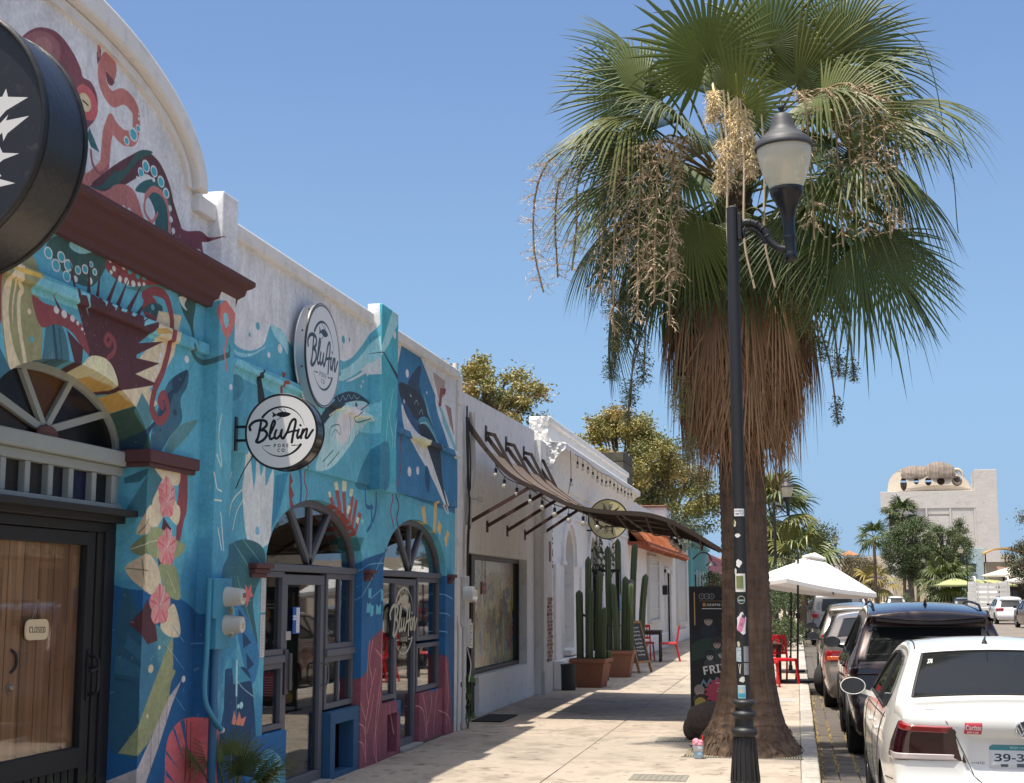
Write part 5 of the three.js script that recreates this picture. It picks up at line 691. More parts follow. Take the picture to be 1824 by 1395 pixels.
// ---------- building 5 onward ----------
const wetWhite = whiteM;
const [h5, F5] = frontage('white_tiled_house', 'white house with shuttered windows under a small orange tiled canopy', 'building', W4, 45);
{
const add = (n, g, mat, par = h5) => mesh(n, F5(Array.isArray(g) ? merge(g) : g), mat, par);
const sh = poly([[34.9, 0], [55, 0], [55, 3.9], [46.5, 3.9], [46.5, 4.0], [34.9, 4.0]]);
hole(sh, [[39.6, .9], [42.3, .9], [42.3, 2.6], [39.6, 2.6]]); hole(sh, [[49.2, .66], [53.0, .66], [53.0, 2.85], [49.2, 2.85]]); hole(sh, [[44.9, .1], [46.6, .1], [46.6, 2.3], [44.9, 2.3]]);
add('wall', uvBox(extr(sh, .35).translate(0, 0, -.35)), wetWhite);
add('plinth', uvBox(merge([span(35, 44.8, 0, .45, 0, .1, .02), span(46.7, 55, 0, .4, 0, .1, .02)])), wetWhite);
const shut = std([.62, .605, .57], .7, { map: T.stain });
for (const [a, b, y0, y1] of [[39.6, 42.3, .9, 2.6], [49.2, 53.0, .66, 2.85]]) {
const w = add('window', [span(a - .12, a, y0 - .1, y1 + .12, -.02, .09, .01), span(b, b + .12, y0 - .1, y1 + .12, -.02, .09, .01), span(a, b, y1, y1 + .12, -.02, .09, .01), span(a, b, y0 - .1, y0, -.02, .12, .01)], shut);
for (let i = 0; i < 2; i++) { const p = lerp(a, b, i / 2), q = lerp(a, b, (i + 1) / 2); const l = []; for (let k = 0; k < 7; k++) l.push(rbox((q - p) / 7 - .04, y1 - y0, .04, p + (q - p) * (k + .5) / 7, (y0 + y1) / 2, .02, .01, 1)); for (const y of [y0 + .3, (y0 + y1) / 2 + .2, y1 - .15]) l.push(span(p, q, y - .03, y + .03, .03, .06)); w.add(mesh('shutter', F5(merge(l)), shut)); }
}
add('door', [span(44.9, 46.6, .1, 2.3, -.3, -.25)], std([.5, .48, .45], .7)); add('door_frame', uvBox(merge([span(44.75, 44.9, 0, 2.4, -.05, .06), span(46.6, 46.75, 0, 2.4, -.05, .06), span(44.75, 46.75, 2.3, 2.45, -.05, .06)])), wetWhite); add('wall_lamp', [rbox(.2, .3, .14, 44.2, 1.75, .08, .03)], M.black);
// canopy of clay tiles: every tile a piece
const can = add('canopy', [span(35, 48, 2.84, 2.92, -.02, .52, .01), span(35, 48, 2.78, 2.86, .46, .53)], std([.30, .07, .035], .8));
const tm = [[.50, .175, .075], [.56, .21, .09], [.44, .15, .065], [.60, .25, .12]].map((c) => std(c, .85, { map: T.stain })); seed(17);
const tg = new THREE.CylinderGeometry(.16, .19, .34, 9, 1, true, -PI / 2, PI).rotateX(PI / 2).rotateX(0);
const NX = 32; for (let i = 0; i < NX; i++) for (let r = 0; r < 4; r++) { const m = new THREE.Mesh(tg, tm[Math.floor(rnd() * 4)]); m.name = 'tile'; m.position.set(35.2 + i * .41 - 45, 2.95 + (3 - r) * .19 + rr(-.008, .008), .45 - (3 - r) * .15); m.rotation.set(PI * .28 + rr(-.03, .03), rr(-.03, .03), rr(-.03, .03)); can.add(m); }
const back = []; add('canopy_bed', uvBox(new THREE.PlaneGeometry(13, .85).rotateX(-PI / 2 + .9).translate(41.5, 3.2, .22)), std([.30, .11, .05], .9));
add('coping_tiles', [span(44.5, 48.4, 3.9, 3.97, -.4, .1, .02)], tm[1]); add('chimney', uvBox(merge([span(48.5, 51, 3.9, 4.6, -1.6, -.3, .02)])), wetWhite); add('chimney_cap', [span(48.4, 51.1, 4.6, 4.66, -1.65, -.25, .02)], std([.24, .12, .08], .9));
add('interior', [span(34.95, 55, 0, 3.8, -6, -5.9), span(34.95, 55, 3.7, 3.85, -5.9, -.35), span(54.9, 55, 0, 3.8, -5.9, -.35)], darkInside);
const wt = thing('roof_tank', 'weathered wooden clad tank box on the roof behind the round sign', 'tank', [-5.3, 3.4, -36.5]); seed(3); const wm = [[.13, .115, .08], [.105, .09, .065], [.15, .13, .09]].map((c) => std(c, .9, { map: T.wood }));
for (let k = 0; k < 7; k++) { mesh('board', rbox(2.1, .235, .04, 0, .2 + k * .25, .9, .008, 1), wm[k % 3], wt); mesh('board', rbox(.04, .235, 1.8, 1.05, .2 + k * .25, 0, .008, 1), wm[(k + 1) % 3], wt); } mesh('tank', [span(-1, 1, .05, 1.75, -.85, .85)], std([.05, .045, .04], .9), wt);
}
function simpleHouse(name, label, X, s0, s1, h, wallM, opts = {}) {
const [t, F] = frontage(name, label, 'building', X, (s0 + s1) / 2), add = (n, g, mat, par = t) => mesh(n, F(Array.isArray(g) ? merge(g) : g), mat, par);
const sh = poly([[s0, 0], [s1, 0], [s1, h], [s0, h]]), L = s1 - s0, n = opts.n ?? Math.max(2, Math.round(L / 3.5)); for (let i = 0; i < n; i++) { const c = s0 + L * (i + .5) / n, d = i % 3 === 1, w = .5; hole(sh, [[c - w, d ? .02 : .9], [c + w, d ? .02 : .9], [c + w, 2.4], [c - w, 2.4]]); }
add('wall', uvBox(extr(sh, .3).translate(0, 0, -.3)), wallM); add('coping', uvBox(span(s0 - .02, s1 + .02, h - .02, h + .12, -.35, .1, .02)), opts.trim ?? wallM); add('plinth', uvBox(span(s0, s1, 0, .02, 0, .02)), wallM);
for (let i = 0; i < n; i++) { const c = s0 + L * (i + .5) / n, d = i % 3 === 1; const w = add(d ? 'door' : 'window', frameBars(c - .5, c + .5, d ? .02 : .9, 2.4, .08, -.2, -.1), opts.frame ?? std([.3, .28, .25], .7)); w.add(mesh('pane', F(span(c - .42, c + .42, d ? .1 : .98, 2.32, -.16, -.15)), phys([.03, .035, .04], .08))); add('window_surround', uvBox(merge(frameBars(c - .62, c + .62, d ? .0 : .78, 2.52, .11, -.01, .04))), opts.trim ?? wallM); }
add('body', [span(s0, s1, 0, h - .4, -7, -.32)], wallM); return [t, add];
}
const paintM = (c) => std(c, .85, { map: T.stain, bumpMap: T.plaster, bumpScale: .004 });
{
const [t, add] = simpleHouse('teal_house', 'teal house front with white chevron stripes and a black gooseneck lamp', -4.0, 55.1, 66, 3.6, paintM([.14, .42, .44]), { trim: paintM([.2, .5, .51]) });
for (const [s, k] of [[57.2, 0], [60.6, 1]]) add('stripe', [span(s, s + .7, 0, 2.6, .045, .09), span(s + 1.5, s + 2.2, 0, 2.6, .045, .09)], paintM([.55, .68, .66]));
add('gooseneck_lamp', [tube([V(56, 3.0, .02), V(56.2, 3.25, .3), V(56.5, 3.2, .6), V(56.6, 2.95, .7)], .03), lathe([[.02, .18], [.08, .16], [.26, 0], [.24, 0], [.05, .13]], 16).translate(56.6, 2.75, .7)], M.black);
add('gable', uvBox(extr(poly([[55.1, 3.6], [66, 3.6], [66, 3.75], [60, 4.5], [55.1, 3.75]]), .3).translate(0, 0, -.3)), paintM([.2, .5, .51]));
}
simpleHouse('pink_house', 'dusty pink house beyond the teal one', -4.1, 66.1, 84, 3.4, paintM([.42, .16, .20]));
simpleHouse('ochre_house', 'pale ochre house far down the pavement', -4.0, 84.1, 112, 4.2, paintM([.55, .46, .30]));
simpleHouse('cream_house', 'cream house at the far end of the row', -4.1, 112.1, 150, 3.8, paintM([.62, .58, .5]));

// ---------- fan palm ----------
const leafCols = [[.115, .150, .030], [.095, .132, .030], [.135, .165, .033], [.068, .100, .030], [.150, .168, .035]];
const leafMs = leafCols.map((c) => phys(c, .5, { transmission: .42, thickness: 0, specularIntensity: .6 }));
const deadMs = [[.27, .145, .070], [.33, .185, .09], [.21, .11, .055], [.38, .235, .125]].map((c) => std(c, .85));
const petM = std([.10, .115, .035], .6), petDead = std([.20, .125, .07], .85);
// one fan leaf: petiole curve from a to hub, blade towards dir with face normal nrm
function fanLeaf(hub, dir, nrm, L, o = {}) {
const N = o.n ?? 46, spread = o.spread ?? 2.15, join = o.join ?? .52, ST = 7, droop = o.droop ?? .35, cup = o.cup ?? .25, pos = [], idx = [];
const d = dir.clone().normalize(), n = nrm.clone().addScaledVector(d, -nrm.dot(d)).normalize(), lat = new THREE.Vector3().crossVectors(n, d), dT = 2 * spread / N;
for (let i = 0; i < N; i++) {
const a = -spread + dT * (i + .5), len = L * (.70 + .30 * Math.cos(a * .62)) * rr(.9, 1.06), kink = rr(.6, 1.5), side = rr(-.05, .05), brk = rnd() < (o.ragged ?? .12) ? rr(.5, .8) : 2;
const base = pos.length / 3;
for (let k = 0; k <= ST; k++) {
const t = k / ST, r = len * t, aa = a + side * Math.max(0, t - join) * 1.4, c = Math.cos(aa), s = Math.sin(aa);
let w = t < join ? r * dT * .5 : len * join * dT * .5 * Math.pow(Math.max(0, 1 - (t - join) / (1 - join)), .62) * .95;
if (k === 0) w = .004;
const p = hub.clone().addScaledVector(d, c * r).addScaledVector(lat, s * r).addScaledVector(n, -cup * Math.abs(s) * r * .55 - (o.curl ?? .12) * r * t);
const free = Math.max(0, t - join * .8); p.y -= droop * kink * len * free * free * 1.6; if (t > brk) p.y -= len * (t - brk) * .8;
const q = V(-s, 0, 0), wl = lat.clone().multiplyScalar(Math.cos(aa)).addScaledVector(d, -Math.sin(aa)); const fold = w * .62;
pos.push(p.x - wl.x * w, p.y - wl.y * w, p.z - wl.z * w, p.x + n.x * fold, p.y + n.y * fold, p.z + n.z * fold, p.x + wl.x * w, p.y + wl.y * w, p.z + wl.z * w);
if (k) { const b = base + k * 3; idx.push(b - 3, b - 2, b, b - 2, b + 1, b, b - 2, b - 1, b + 1, b - 1, b + 2, b + 1); }
}
}
const g = new THREE.BufferGeometry(); g.setAttribute('position', new THREE.Float32BufferAttribute(pos, 3)); g.setIndex(idx); const f = g.toNonIndexed(); f.computeVertexNormals(); return f;
}
function petiole(a, hub, sag, r = .013) { const m = a.clone().lerp(hub, .55); m.y += sag; return tube([a, a.clone().lerp(m, .5).add(V(0, sag * .4, 0)), m, hub], r, 6, 10); }
function twigs(pts, n, len, hang, w = .006) { // fine sprays along a curve
const cv = new THREE.CatmullRomCurve3(pts), pos = [];
for (let i = 0; i < n; i++) {
const t = .25 + .75 * rnd(), p = cv.getPoint(t), a = rr(0, 6.28), l = len * rr(.5, 1.1); let q = p.clone(), dir = V(Math.cos(a), rr(-.3, .7) - hang, Math.sin(a)).normalize();
for (let k = 0; k < 3; k++) { const q2 = q.clone().addScaledVector(dir, l / 3); const s = V(rr(-1, 1), rr(-1, 1), rr(-1, 1)).cross(dir).normalize().multiplyScalar(w * (1 - k * .28)); pos.push(q.x - s.x, q.y - s.y, q.z - s.z, q.x + s.x, q.y + s.y, q.z + s.z, q2.x, q2.y, q2.z);
for (let b = 0; b < 2; b++) { const d2 = dir.clone().add(V(rr(-.9, .9), rr(-.9, .6), rr(-.9, .9))).normalize(), m = q.clone().lerp(q2, rr(.2, .9)), e = m.clone().addScaledVector(d2, l * .3), s2 = V(rr(-1, 1), rr(-1, 1), rr(-1, 1)).cross(d2).normalize().multiplyScalar(w * .6); pos.push(m.x - s2.x, m.y - s2.y, m.z - s2.z, m.x + s2.x, m.y + s2.y, m.z + s2.z, e.x, e.y, e.z); }
q = q2; dir.add(V(rr(-.3, .3), -hang * .7, rr(-.3, .3))).normalize(); }
}
const g = new THREE.BufferGeometry(); g.setAttribute('position', new THREE.Float32BufferAttribute(pos, 3)); g.computeVertexNormals(); return g;
}
function berries(c, n, sx, sy, r) { const pos = [], o = new THREE.OctahedronGeometry(r, 0).toNonIndexed(), P = o.attributes.position; for (let i = 0; i < n; i++) { const a = rr(0, 6.28), k = Math.sqrt(rnd()), y = rr(-1, 1), x = c.x + Math.cos(a) * k * sx * (1 - .4 * Math.abs(y)), z = c.z + Math.sin(a) * k * sx, Y = c.y + y * sy, s = rr(.7, 1.3); for (let j = 0; j < P.count; j++) pos.push(x + P.getX(j) * s, Y + P.getY(j) * s, z + P.getZ(j) * s); } const g = new THREE.BufferGeometry(); g.setAttribute('position', new THREE.Float32BufferAttribute(pos, 3)); g.computeVertexNormals(); return g; }
const barkT = texOf(512, (u, v) => { const rg = .5 + .5 * Math.sin(v * 512 * .19 + 5 * fbm(u * 5, v * 5, 3, 5)), f = fbm(u * 40, v * 6, 8, 0, 4), k = fbm(u * 9, v * 30, 15, 0, 4); return clamp(.35 + .35 * rg * sstep(.3, .6, k) + .55 * (f - .5), 0, 1); });
const barkCol = texOf(512, (u, v) => { const f = fbm(u * 40, v * 8, 8, 0, 4), k = fbm(u * 6, v * 14, 15, 0, 5), b = .62 + .5 * (f - .5) + .5 * (k - .5); return [b, b * .93, b * .87]; });
{
const C0 = V(-.54, 0, -14.95), t = thing('fan_palm', 'tall fan palm with brown thatch skirt growing between pavement and kerb behind the lamp post', 'palm tree', [C0.x, 0, C0.z]);
// trunk
const prof = [[0, .55], [.06, .52], [.14, .45], [.3, .375], [.5, .315], [.75, .275], [1.1, .25], [1.5, .238], [2.2, .228], [3.2, .222], [4.4, .215], [5.6, .20], [6.1, .16]];
const NA = 96, NY = 220, pos = [], uv = [], idx = []; const rad = (y) => { let k = 0; while (k < prof.length - 2 && y > prof[k + 1][0]) k++; const a = prof[k], b = prof[k + 1]; return lerp(a[1], b[1], clamp((y - a[0]) / (b[0] - a[0]), 0, 1)); };
for (let j = 0; j <= NY; j++) { const y = 6.1 * Math.pow(j / NY, 1.25); for (let i = 0; i <= NA; i++) { const a = i / NA * 2 * PI, ia = i % NA, r = rad(y) + .014 * (fbm(ia / NA * 30, y * 3, 4, 0, 4) - .5) * (1 + 2.2 * Math.exp(-y * 1.6)) + .007 * Math.sin(y * 95 + 3 * fbm(ia / NA * 8, y * 2, 9)) * sstep(.5, 1.4, y) + (y < .32 ? .045 * (fbm(ia / NA * 60, y * 16, 19, 0, 2) - .45) : 0) + .016 * Math.sin(a * 2 + y * .4); pos.push(r * Math.cos(a) + .02 * Math.sin(y), y, r * Math.sin(a)); uv.push(i / NA * 2, y * .6); } }
for (let j = 0; j < NY; j++) for (let i = 0; i < NA; i++) { const a = j * (NA + 1) + i; idx.push(a, a + NA + 1, a + 1, a + 1, a + NA + 1, a + NA + 2); }
const g = new THREE.BufferGeometry(); g.setAttribute('position', new THREE.Float32BufferAttribute(pos, 3)); g.setAttribute('uv', new THREE.Float32BufferAttribute(uv, 2)); g.setIndex(idx); g.computeVertexNormals();
mesh('trunk', g, std([.20, .135, .095], .95, { map: barkCol, bumpMap: barkT, bumpScale: .03 }), t);
seed(77); { const rt = []; for (let i = 0; i < 420; i++) { const a = rr(0, 6.28), y = rr(0, .26), r = rad(y) + rr(-.01, .03); rt.push(rod(V(r * Math.cos(a), y, r * Math.sin(a)), V((r + rr(.01, .05)) * Math.cos(a + rr(-.1, .1)), y - rr(.03, .08), (r + .03) * Math.sin(a)), .007, 4, .003)); } mesh('root_fringe', rt, std([.12, .085, .06], .95), t); }
// green leaves: hub and tip in metres from the heart of the crown
const H = V(0, 6.02, 0), K = .0060;
const P = (x, y, z) => V((x - 1325) * K, 6.02 + (300 - y) * K, z);
const spec = [ // hub x,y,z  tip x,y,z  length, style  (measured in the photograph's palm plane, z is depth)
[1395, 78, .55, 1400, -70, .7, 1.0, 'f'], [1196, 112, .35, 1085, -30, .5, 1.15, 'u'], [1210, 170, .5, 1050, 95, .9, .95, 'u'], [1128, 200, .2, 950, 195, .3, 1.05, 'h'], [1160, 205, .8, 1040, 240, 1.5, .9, 'h'], [1118, 295, .3, 985, 340, .5, .95, 'd'], [1090, 378, .1, 1025, 450, .1, .85, 'd'],
[1270, 90, -.3, 1235, -60, -.4, 1.05, 'u'], [1330, 60, -.4, 1330, -80, -.5, 1.1, 'u'], [1465, 70, -.1, 1530, -60, -.1, 1.1, 'u'], [1290, 120, .9, 1240, -10, 1.4, .95, 'f'], [1525, 118, .2, 1690, 40, .3, 1.05, 'h'], [1590, 172, .1, 1760, 160, .1, 1.1, 'h'], [1565, 232, .6, 1700, 270, 1.1, 1.05, 'd'], [1605, 300, .1, 1720, 390, .1, 1.0, 'd'], [1480, 190, .9, 1560, 230, 1.8, .9, 'd'],
[1585, 400, .2, 1700, 470, .2, .95, 'd'], [1560, 455, .5, 1690, 600, .5, 1.15, 'v'], [1500, 430, .8, 1560, 600, 1.0, 1.05, 'v'], [1445, 400, 1.0, 1470, 580, 1.3, 1.0, 'v'], [1390, 410, .75, 1395, 600, .9, 1.05, 'v'], [1330, 405, .9, 1320, 600, 1.1, 1.1, 'v'], [1262, 395, .8, 1230, 560, 1.0, 1.0, 'v'], [1195, 400, .5, 1160, 560, .6, 1.0, 'v'], [1130, 450, .2, 1085, 620, .2, 1.05, 'v'], [1095, 520, -.1, 1075, 680, -.1, .85, 'v'], [1240, 300, .9, 1140, 370, 1.6, .9, 'd'], [1200, 330, .6, 1090, 430, .9, .95, 'd'],
[1420, 260, 1.0, 1500, 360, 1.7, .9, 'd'], [1500, 330, .8, 1600, 450, 1.2, 1.0, 'd'], [1450, 320, .4, 1560, 400, .4, .95, 'd'],
[1150, 260, -.9, 1020, 280, -1.3, 1.0, 'd'], [1210, 200, -1.0, 1120, 130, -1.6, 1.0, 'h'], [1300, 170, -1.1, 1290, 60, -1.8, 1.0, 'u'], [1420, 180, -1.1, 1480, 90, -1.8, 1.0, 'u'], [1520, 250, -.9, 1650, 260, -1.4, 1.0, 'd'], [1540, 340, -.8, 1650, 430, -1.2, 1.0, 'v'], [1480, 400, -.9, 1540, 560, -1.3, 1.0, 'v'], [1380, 420, -1.0, 1400, 600, -1.4, 1.0, 'v'], [1280, 420, -1.0, 1260, 600, -1.4, 1.0, 'v'], [1190, 400, -.8, 1140, 560, -1.1, 1.0, 'v'], [1130, 340, -.6, 1040, 450, -.9, 1.0, 'v'],
[1345, 230, 1.2, 1350, 130, 2.0, .85, 'f'], [1240, 240, 1.1, 1170, 180, 2.0, .9, 'h'], [1440, 150, .5, 1510, 60, .9, 1.0, 'f'], [1500, 130, -.6, 1600, 20, -.9, 1.05, 'h'], [1230, 60, -.8, 1170, -70, -1.2, 1.05, 'u'], [1420, 380, .3, 1470, 520, .3, 1.0, 'v'], [1300, 360, .5, 1290, 520, .6, 1.0, 'v'], [1220, 440, .2, 1190, 590, .2, .95, 'v'], [1540, 300, .9, 1650, 380, 1.5, .95, 'd'],
[1530, 455, 1.0, 1640, 600, 1.05, 1.2, 'k'], [1255, 400, 1.1, 1225, 530, 1.15, .95, 'k'], [1205, 300, 1.0, 1100, 345, 1.1, .95, 'k'], [1480, 250, 1.2, 1590, 215, 1.3, .95, 'k'], [1175, 175, .9, 1060, 110, 1.0, .95, 'k'], [1510, 110, .7, 1600, 15, .8, 1.0, 'k'],
];
seed(101);
spec.forEach(([hx, hy, hz, tx, ty, tz, L, st], i) => {
const hub = P(hx, hy, hz), tip = P(tx, ty, tz), dir = tip.clone().sub(hub).normalize(), out = V(hub.x, 0, hub.z).normalize(); let n;
if (st === 'k') n = V(.1, .25, 1); else if (st === 'f') n = V(0, .35, 1); else if (st === 'u') n = V(-out.x * .7, .6, -out.z * .7 + .5); else if (st === 'h') n = V(0, 1, .25); else if (st === 'd') n = V(out.x * .5, .9, out.z * .5 + .3); else n = V(out.x, .35, out.z + .25);
n.add(V(rr(-.25, .25), rr(-.1, .1), rr(-.25, .25)));
const droop = { f: .12, u: .20, h: .48, d: .42, v: .22, k: .16 }[st], g1 = fanLeaf(hub, dir, n, L * rr(.95, 1.08), { droop, spread: { f: 2.5, u: 1.75, h: 1.5, d: 1.6, v: 1.25, k: 1.35 }[st], cup: { f: .12, u: .5, h: .75, d: .65, v: .5, k: .35 }[st], n: 44 });
const lf = mesh('leaf', g1, leafMs[st === 'v' ? (i % 2 ? 3 : 1) : i % 5], t);  // hanging leaves take the darker greens: shade under the crown put into colour
lf.add(mesh('petiole', petiole(H.clone().add(V(hub.x * .1, hy > 330 ? -.5 : -.1, hub.z * .1)), hub, hy > 330 ? .18 : .05), petM));
});
// long loose leaf segments trailing in the air
{ const ls = []; for (const [a, b, c] of [[[1500, 40, .3], [1640, 60, .3], [1700, 330, .3]], [[1600, 190, .2], [1690, 280, .2], [1705, 420, .2]], [[1620, 150, .1], [1700, 200, .1], [1735, 300, .1]], [[1180, 140, .3], [1090, 150, .4], [1075, 260, .4]], [[1250, 150, .4], [1130, 140, .5], [1075, 330, .5]], [[1240, 190, .6], [1150, 200, .6], [1120, 360, .6]], [[1490, 60, 0], [1580, 20, 0], [1640, 5, 0]], [[1100, 80, .1], [1050, 70, .1], [1015, 85, .1]]]) ls.push(tube([P(...a), P(...b), P(...c)], .005, 4, 14)); mesh('loose_strand', ls, leafMs[2], t); }
// thatch skirt
for (let i = 0; i < 96; i++) {
const a = i * 2.399, lvl = (i % 31) / 31, y = lerp(5.0, 4.1, lvl), r = lerp(.62, .55, lvl) * rr(.85, 1.2), hub = V(r * Math.cos(a), y, r * Math.sin(a)), out = V(Math.cos(a), 0, Math.sin(a));
const tipDir = V(out.x * (.26 - lvl * .34), -1, out.z * (.26 - lvl * .34)).add(V(rr(-.07, .07), 0, rr(-.07, .07)));
const g1 = fanLeaf(hub, tipDir, out.clone().add(V(0, .15, 0)), rr(.95, 1.3), { droop: .15, spread: .56, cup: 1.1, n: 26, join: .5, curl: .05, ragged: .3 });
const lf = mesh('dead_leaf', g1, deadMs[i % 4], t); lf.add(mesh('petiole', petiole(V(.15 * Math.cos(a), y + .25, .15 * Math.sin(a)), hub, .05, .014), petDead));
}
// flower stalks, the dry ones tan, the fresh plume cream, fruit green
const tan = std([.62, .47, .31], .85), tan2 = std([.52, .39, .25], .85), cream = std([.82, .68, .42], .8), stemM = std([.22, .16, .085], .8);
const st = (pts, n, len, hang, m, w) => { const p = pts.map((q) => P(...q)), s = mesh('flower_stalk', tube(p, .011, 6, 24), stemM, t); s.add(tag(mesh('spray', twigs(p.slice(1), n, len, hang, w ?? .0062), m), null, null, null, 'stuff')); };
const base = [1320, 310, .2];
st([base, [1150, 235, .3], [1010, 245, .4], [975, 300, .4], [968, 420, .4], [985, 500, .4]], 120, .20, .25, tan);
st([base, [1120, 250, .2], [1020, 280, .3], [1005, 340, .3], [1008, 470, .3]], 120, .2, .25, tan);
st([base, [1120, 240, .5], [1060, 290, .6], [1050, 400, .6], [1042, 470, .6]], 70, .2, .3, tan2);
for (const [x, z, y1, m] of [[1175, 1.3, 590, tan], [1205, 1.4, 560, tan], [1240, 1.35, 520, tan2], [1150, 1.1, 480, tan2], [1190, 1.2, 520, tan], [1105, .9, 520, tan2], [1130, 1.1, 600, tan2], [1228, 1.35, 600, tan]]) st([base, [(x + 1320) / 2, 262 + rr(0, 12), z * .6], [x + 12, 285, z], [x, 400, z], [x - 6, y1, z]], 120, .16, .55, m);
for (const [x, z, y1, m] of [[1500, 1.3, 480, tan2], [1540, 1.4, 460, tan2], [1575, 1.3, 470, tan], [1595, 1.1, 450, tan], [1520, 1.2, 420, tan2], [1560, 1.2, 390, tan2], [1455, 1.4, 470, tan]]) st([base, [(x + 1330) / 2, 215, z * .6], [x - 10, 205 + rr(0, 30), z], [x, 330, z], [x + 4, y1, z]], 75, .17, .45, m);
for (const [x, y0, y1] of [[1338, 165, 330], [1325, 190, 360], [1350, 200, 330], [1312, 250, 370], [1300, 180, 250], [1360, 260, 350]]) { const p = [P(1330, 250, .8), P(x, y0, 1.15), P(x + 3, (y0 + y1) / 2, 1.3), P(x - 4, y1, 1.25)]; const s = mesh('flower_plume', tube(p, .012, 6, 20), cream, t); s.add(tag(mesh('spray', twigs(p.slice(1), 300, .12, .5, .007), cream), null, null, null, 'stuff')); }
for (const x of [1318, 1345, 1378]) mesh('bract', tube([P(x, 200, 1.28), P(x + 4, 330, 1.33), P(x + 2, 470, 1.3), P(x + 16, 540, 1.25)], .012, 5, 16), tan, t);
const fruitM = std([.16, .16, .055], .7), fruit2 = std([.10, .115, .045], .7);
for (const [x, y, z, sx, sy, n, k] of [[1110, 505, .5, .14, .28, 260, 0], [1120, 580, .5, .13, .2, 220, 0], [1105, 640, .4, .1, .12, 130, 1], [1140, 690, .5, .11, .14, 160, 1], [1135, 730, .5, .07, .1, 70, 1], [1165, 640, .6, .11, .22, 200, 1], [1420, 520, .9, .14, .3, 260, 0], [1440, 560, .8, .12, .25, 200, 0], [1465, 620, .7, .12, .18, 170, 1], [1495, 650, .6, .1, .14, 150, 1], [1490, 730, .6, .07, .14, 100, 1], [1520, 660, .5, .06, .12, 70, 1], [1230, 700, .8, .12, .25, 180, 0], [1240, 790, .7, .12, .18, 160, 0], [1140, 560, .6, .12, .22, 180, 1]]) { const c = P(x, y, z); const s = mesh('fruit_stalk', tube([P((x + 1325) / 2, 420, z * .7), P(x + (x < 1325 ? 14 : -14), y - 100, z), c.clone().add(V(0, -sy, 0))], .009, 5, 12), stemM, t); s.add(tag(mesh('fruit', merge([berries(c, Math.round(n * .8), sx * 1.25, sy, .0085), twigs([c.clone().add(V(0, sy, 0)), c, c.clone().add(V(0, -sy, 0))], 90, sx * 1.2, .3, .004)]), k ? fruit2 : fruitM), null, null, null, 'stuff')); }
}
// ---------- lamp post ----------
const lampGlobe = phys([.94, .87, .68], .3, { transmission: .5, thickness: 0, bumpMap: T.grain, bumpScale: .002 });
const castM = std([.024, .024, .026], .5, { metalness: .25, bumpMap: T.plaster, bumpScale: .002 });
function lampPost(name, label, pos, ry, group) {
const t = thing(name, label, 'street lamp', pos, ry, group);
mesh('base', [lathe([[0, 0], [.14, 0], [.14, .05], [.12, .09], [.105, .12], [.098, .3], [.082, .46], [.088, .47]], 32), ...Array.from({ length: 16 }, (_, i) => { const a = i * PI / 8; return rod(V(.112 * Math.cos(a), .1, .112 * Math.sin(a)), V(.084 * Math.cos(a), .45, .084 * Math.sin(a)), .012, 6, .009); })], castM, t);
mesh('collar', lathe([[.085, .455], [.1, .465], [.108, .485], [.108, .505], [.098, .52], [.078, .535], [.078, .60], [.088, .61], [.100, .625], [.100, .64], [.09, .655], [.07, .665], [.07, .695], [.08, .705], [.092, .72], [.092, .735], [.08, .75], [.056, .755]], 36), castM, t);
mesh('pole', [cyl(.055, .05, 4.15, 0, .75, 0, 24), lathe([[0, 4.93], [.03, 4.92], [.052, 4.9]], 20)], castM, t);
const A = (x, y) => V(x, y, 0);
mesh('arm', [tube([A(.03, 4.70), A(.10, 4.77), A(.18, 4.76), A(.26, 4.70), A(.31, 4.60), A(.38, 4.535), A(.48, 4.515)], .03, 12, 40), tube([A(.05, 4.62), A(.10, 4.70), A(.17, 4.71), A(.24, 4.65), A(.28, 4.58)], .02, 10, 30), rbox(.035, .24, .09, .06, 4.73, 0, .01), ...[.14, .2, .25, .285].map((x, i) => new THREE.TorusGeometry(.032 - i * .001, .008, 6, 16).rotateY(PI / 2).rotateZ(-.5 - i * .2).translate(x, 4.765 - i * i * .014, 0)), new THREE.SphereGeometry(.034, 12, 8).scale(.5, 1.6, 1).translate(.09, 4.68, 0)], castM, t);
const L = (p) => lathe(p, 36).rotateZ(.035).translate(.475, 0, 0).translate(.17, 0, 0);
const L2 = (p) => { const g = lathe(p.map((q) => [q[0], q[1] - 4.5]), 40); return g.rotateZ(.035).translate(.483, 4.5, 0); };
mesh('fitter', [L2([[0, 4.40], [.03, 4.405], [.05, 4.43], [.056, 4.46], [.05, 4.485], [.045, 4.5], [.05, 4.52], [.05, 4.60], [.058, 4.605], [.058, 4.625], [.05, 4.63], [.052, 4.72], [.056, 4.78], [.072, 4.86], [.105, 4.94], [.135, 4.99], [.145, 5.03], [.145, 5.05], [0, 5.05]])], std([.012, .012, .014], .3), t);
mesh('globe', L2([[.138, 5.05], [.16, 5.1], [.195, 5.19], [.218, 5.28], [.23, 5.36], [.232, 5.42]]), lampGlobe, t);
mesh('lamp_tube', cyl(.04, .04, .2, .475, 5.08, 0, 16), std([.7, .68, .6], .6), t);
mesh('cap', L2([[0, 5.40], [.245, 5.40], [.25, 5.415], [.245, 5.44], [.235, 5.45], [.235, 5.465], [.21, 5.49], [.165, 5.525], [.16, 5.54], [.125, 5.555], [.11, 5.60], [.09, 5.66], [.078, 5.70], [.06, 5.715], [0, 5.72]]), std([.055, .055, .06], .55, { metalness: .1 }), t);
mesh('finial', L2([[0, 5.70], [.02, 5.72], [.012, 5.74], [.026, 5.76], [.03, 5.785], [.016, 5.80], [0, 5.83]]), castM, t);
return t;
}
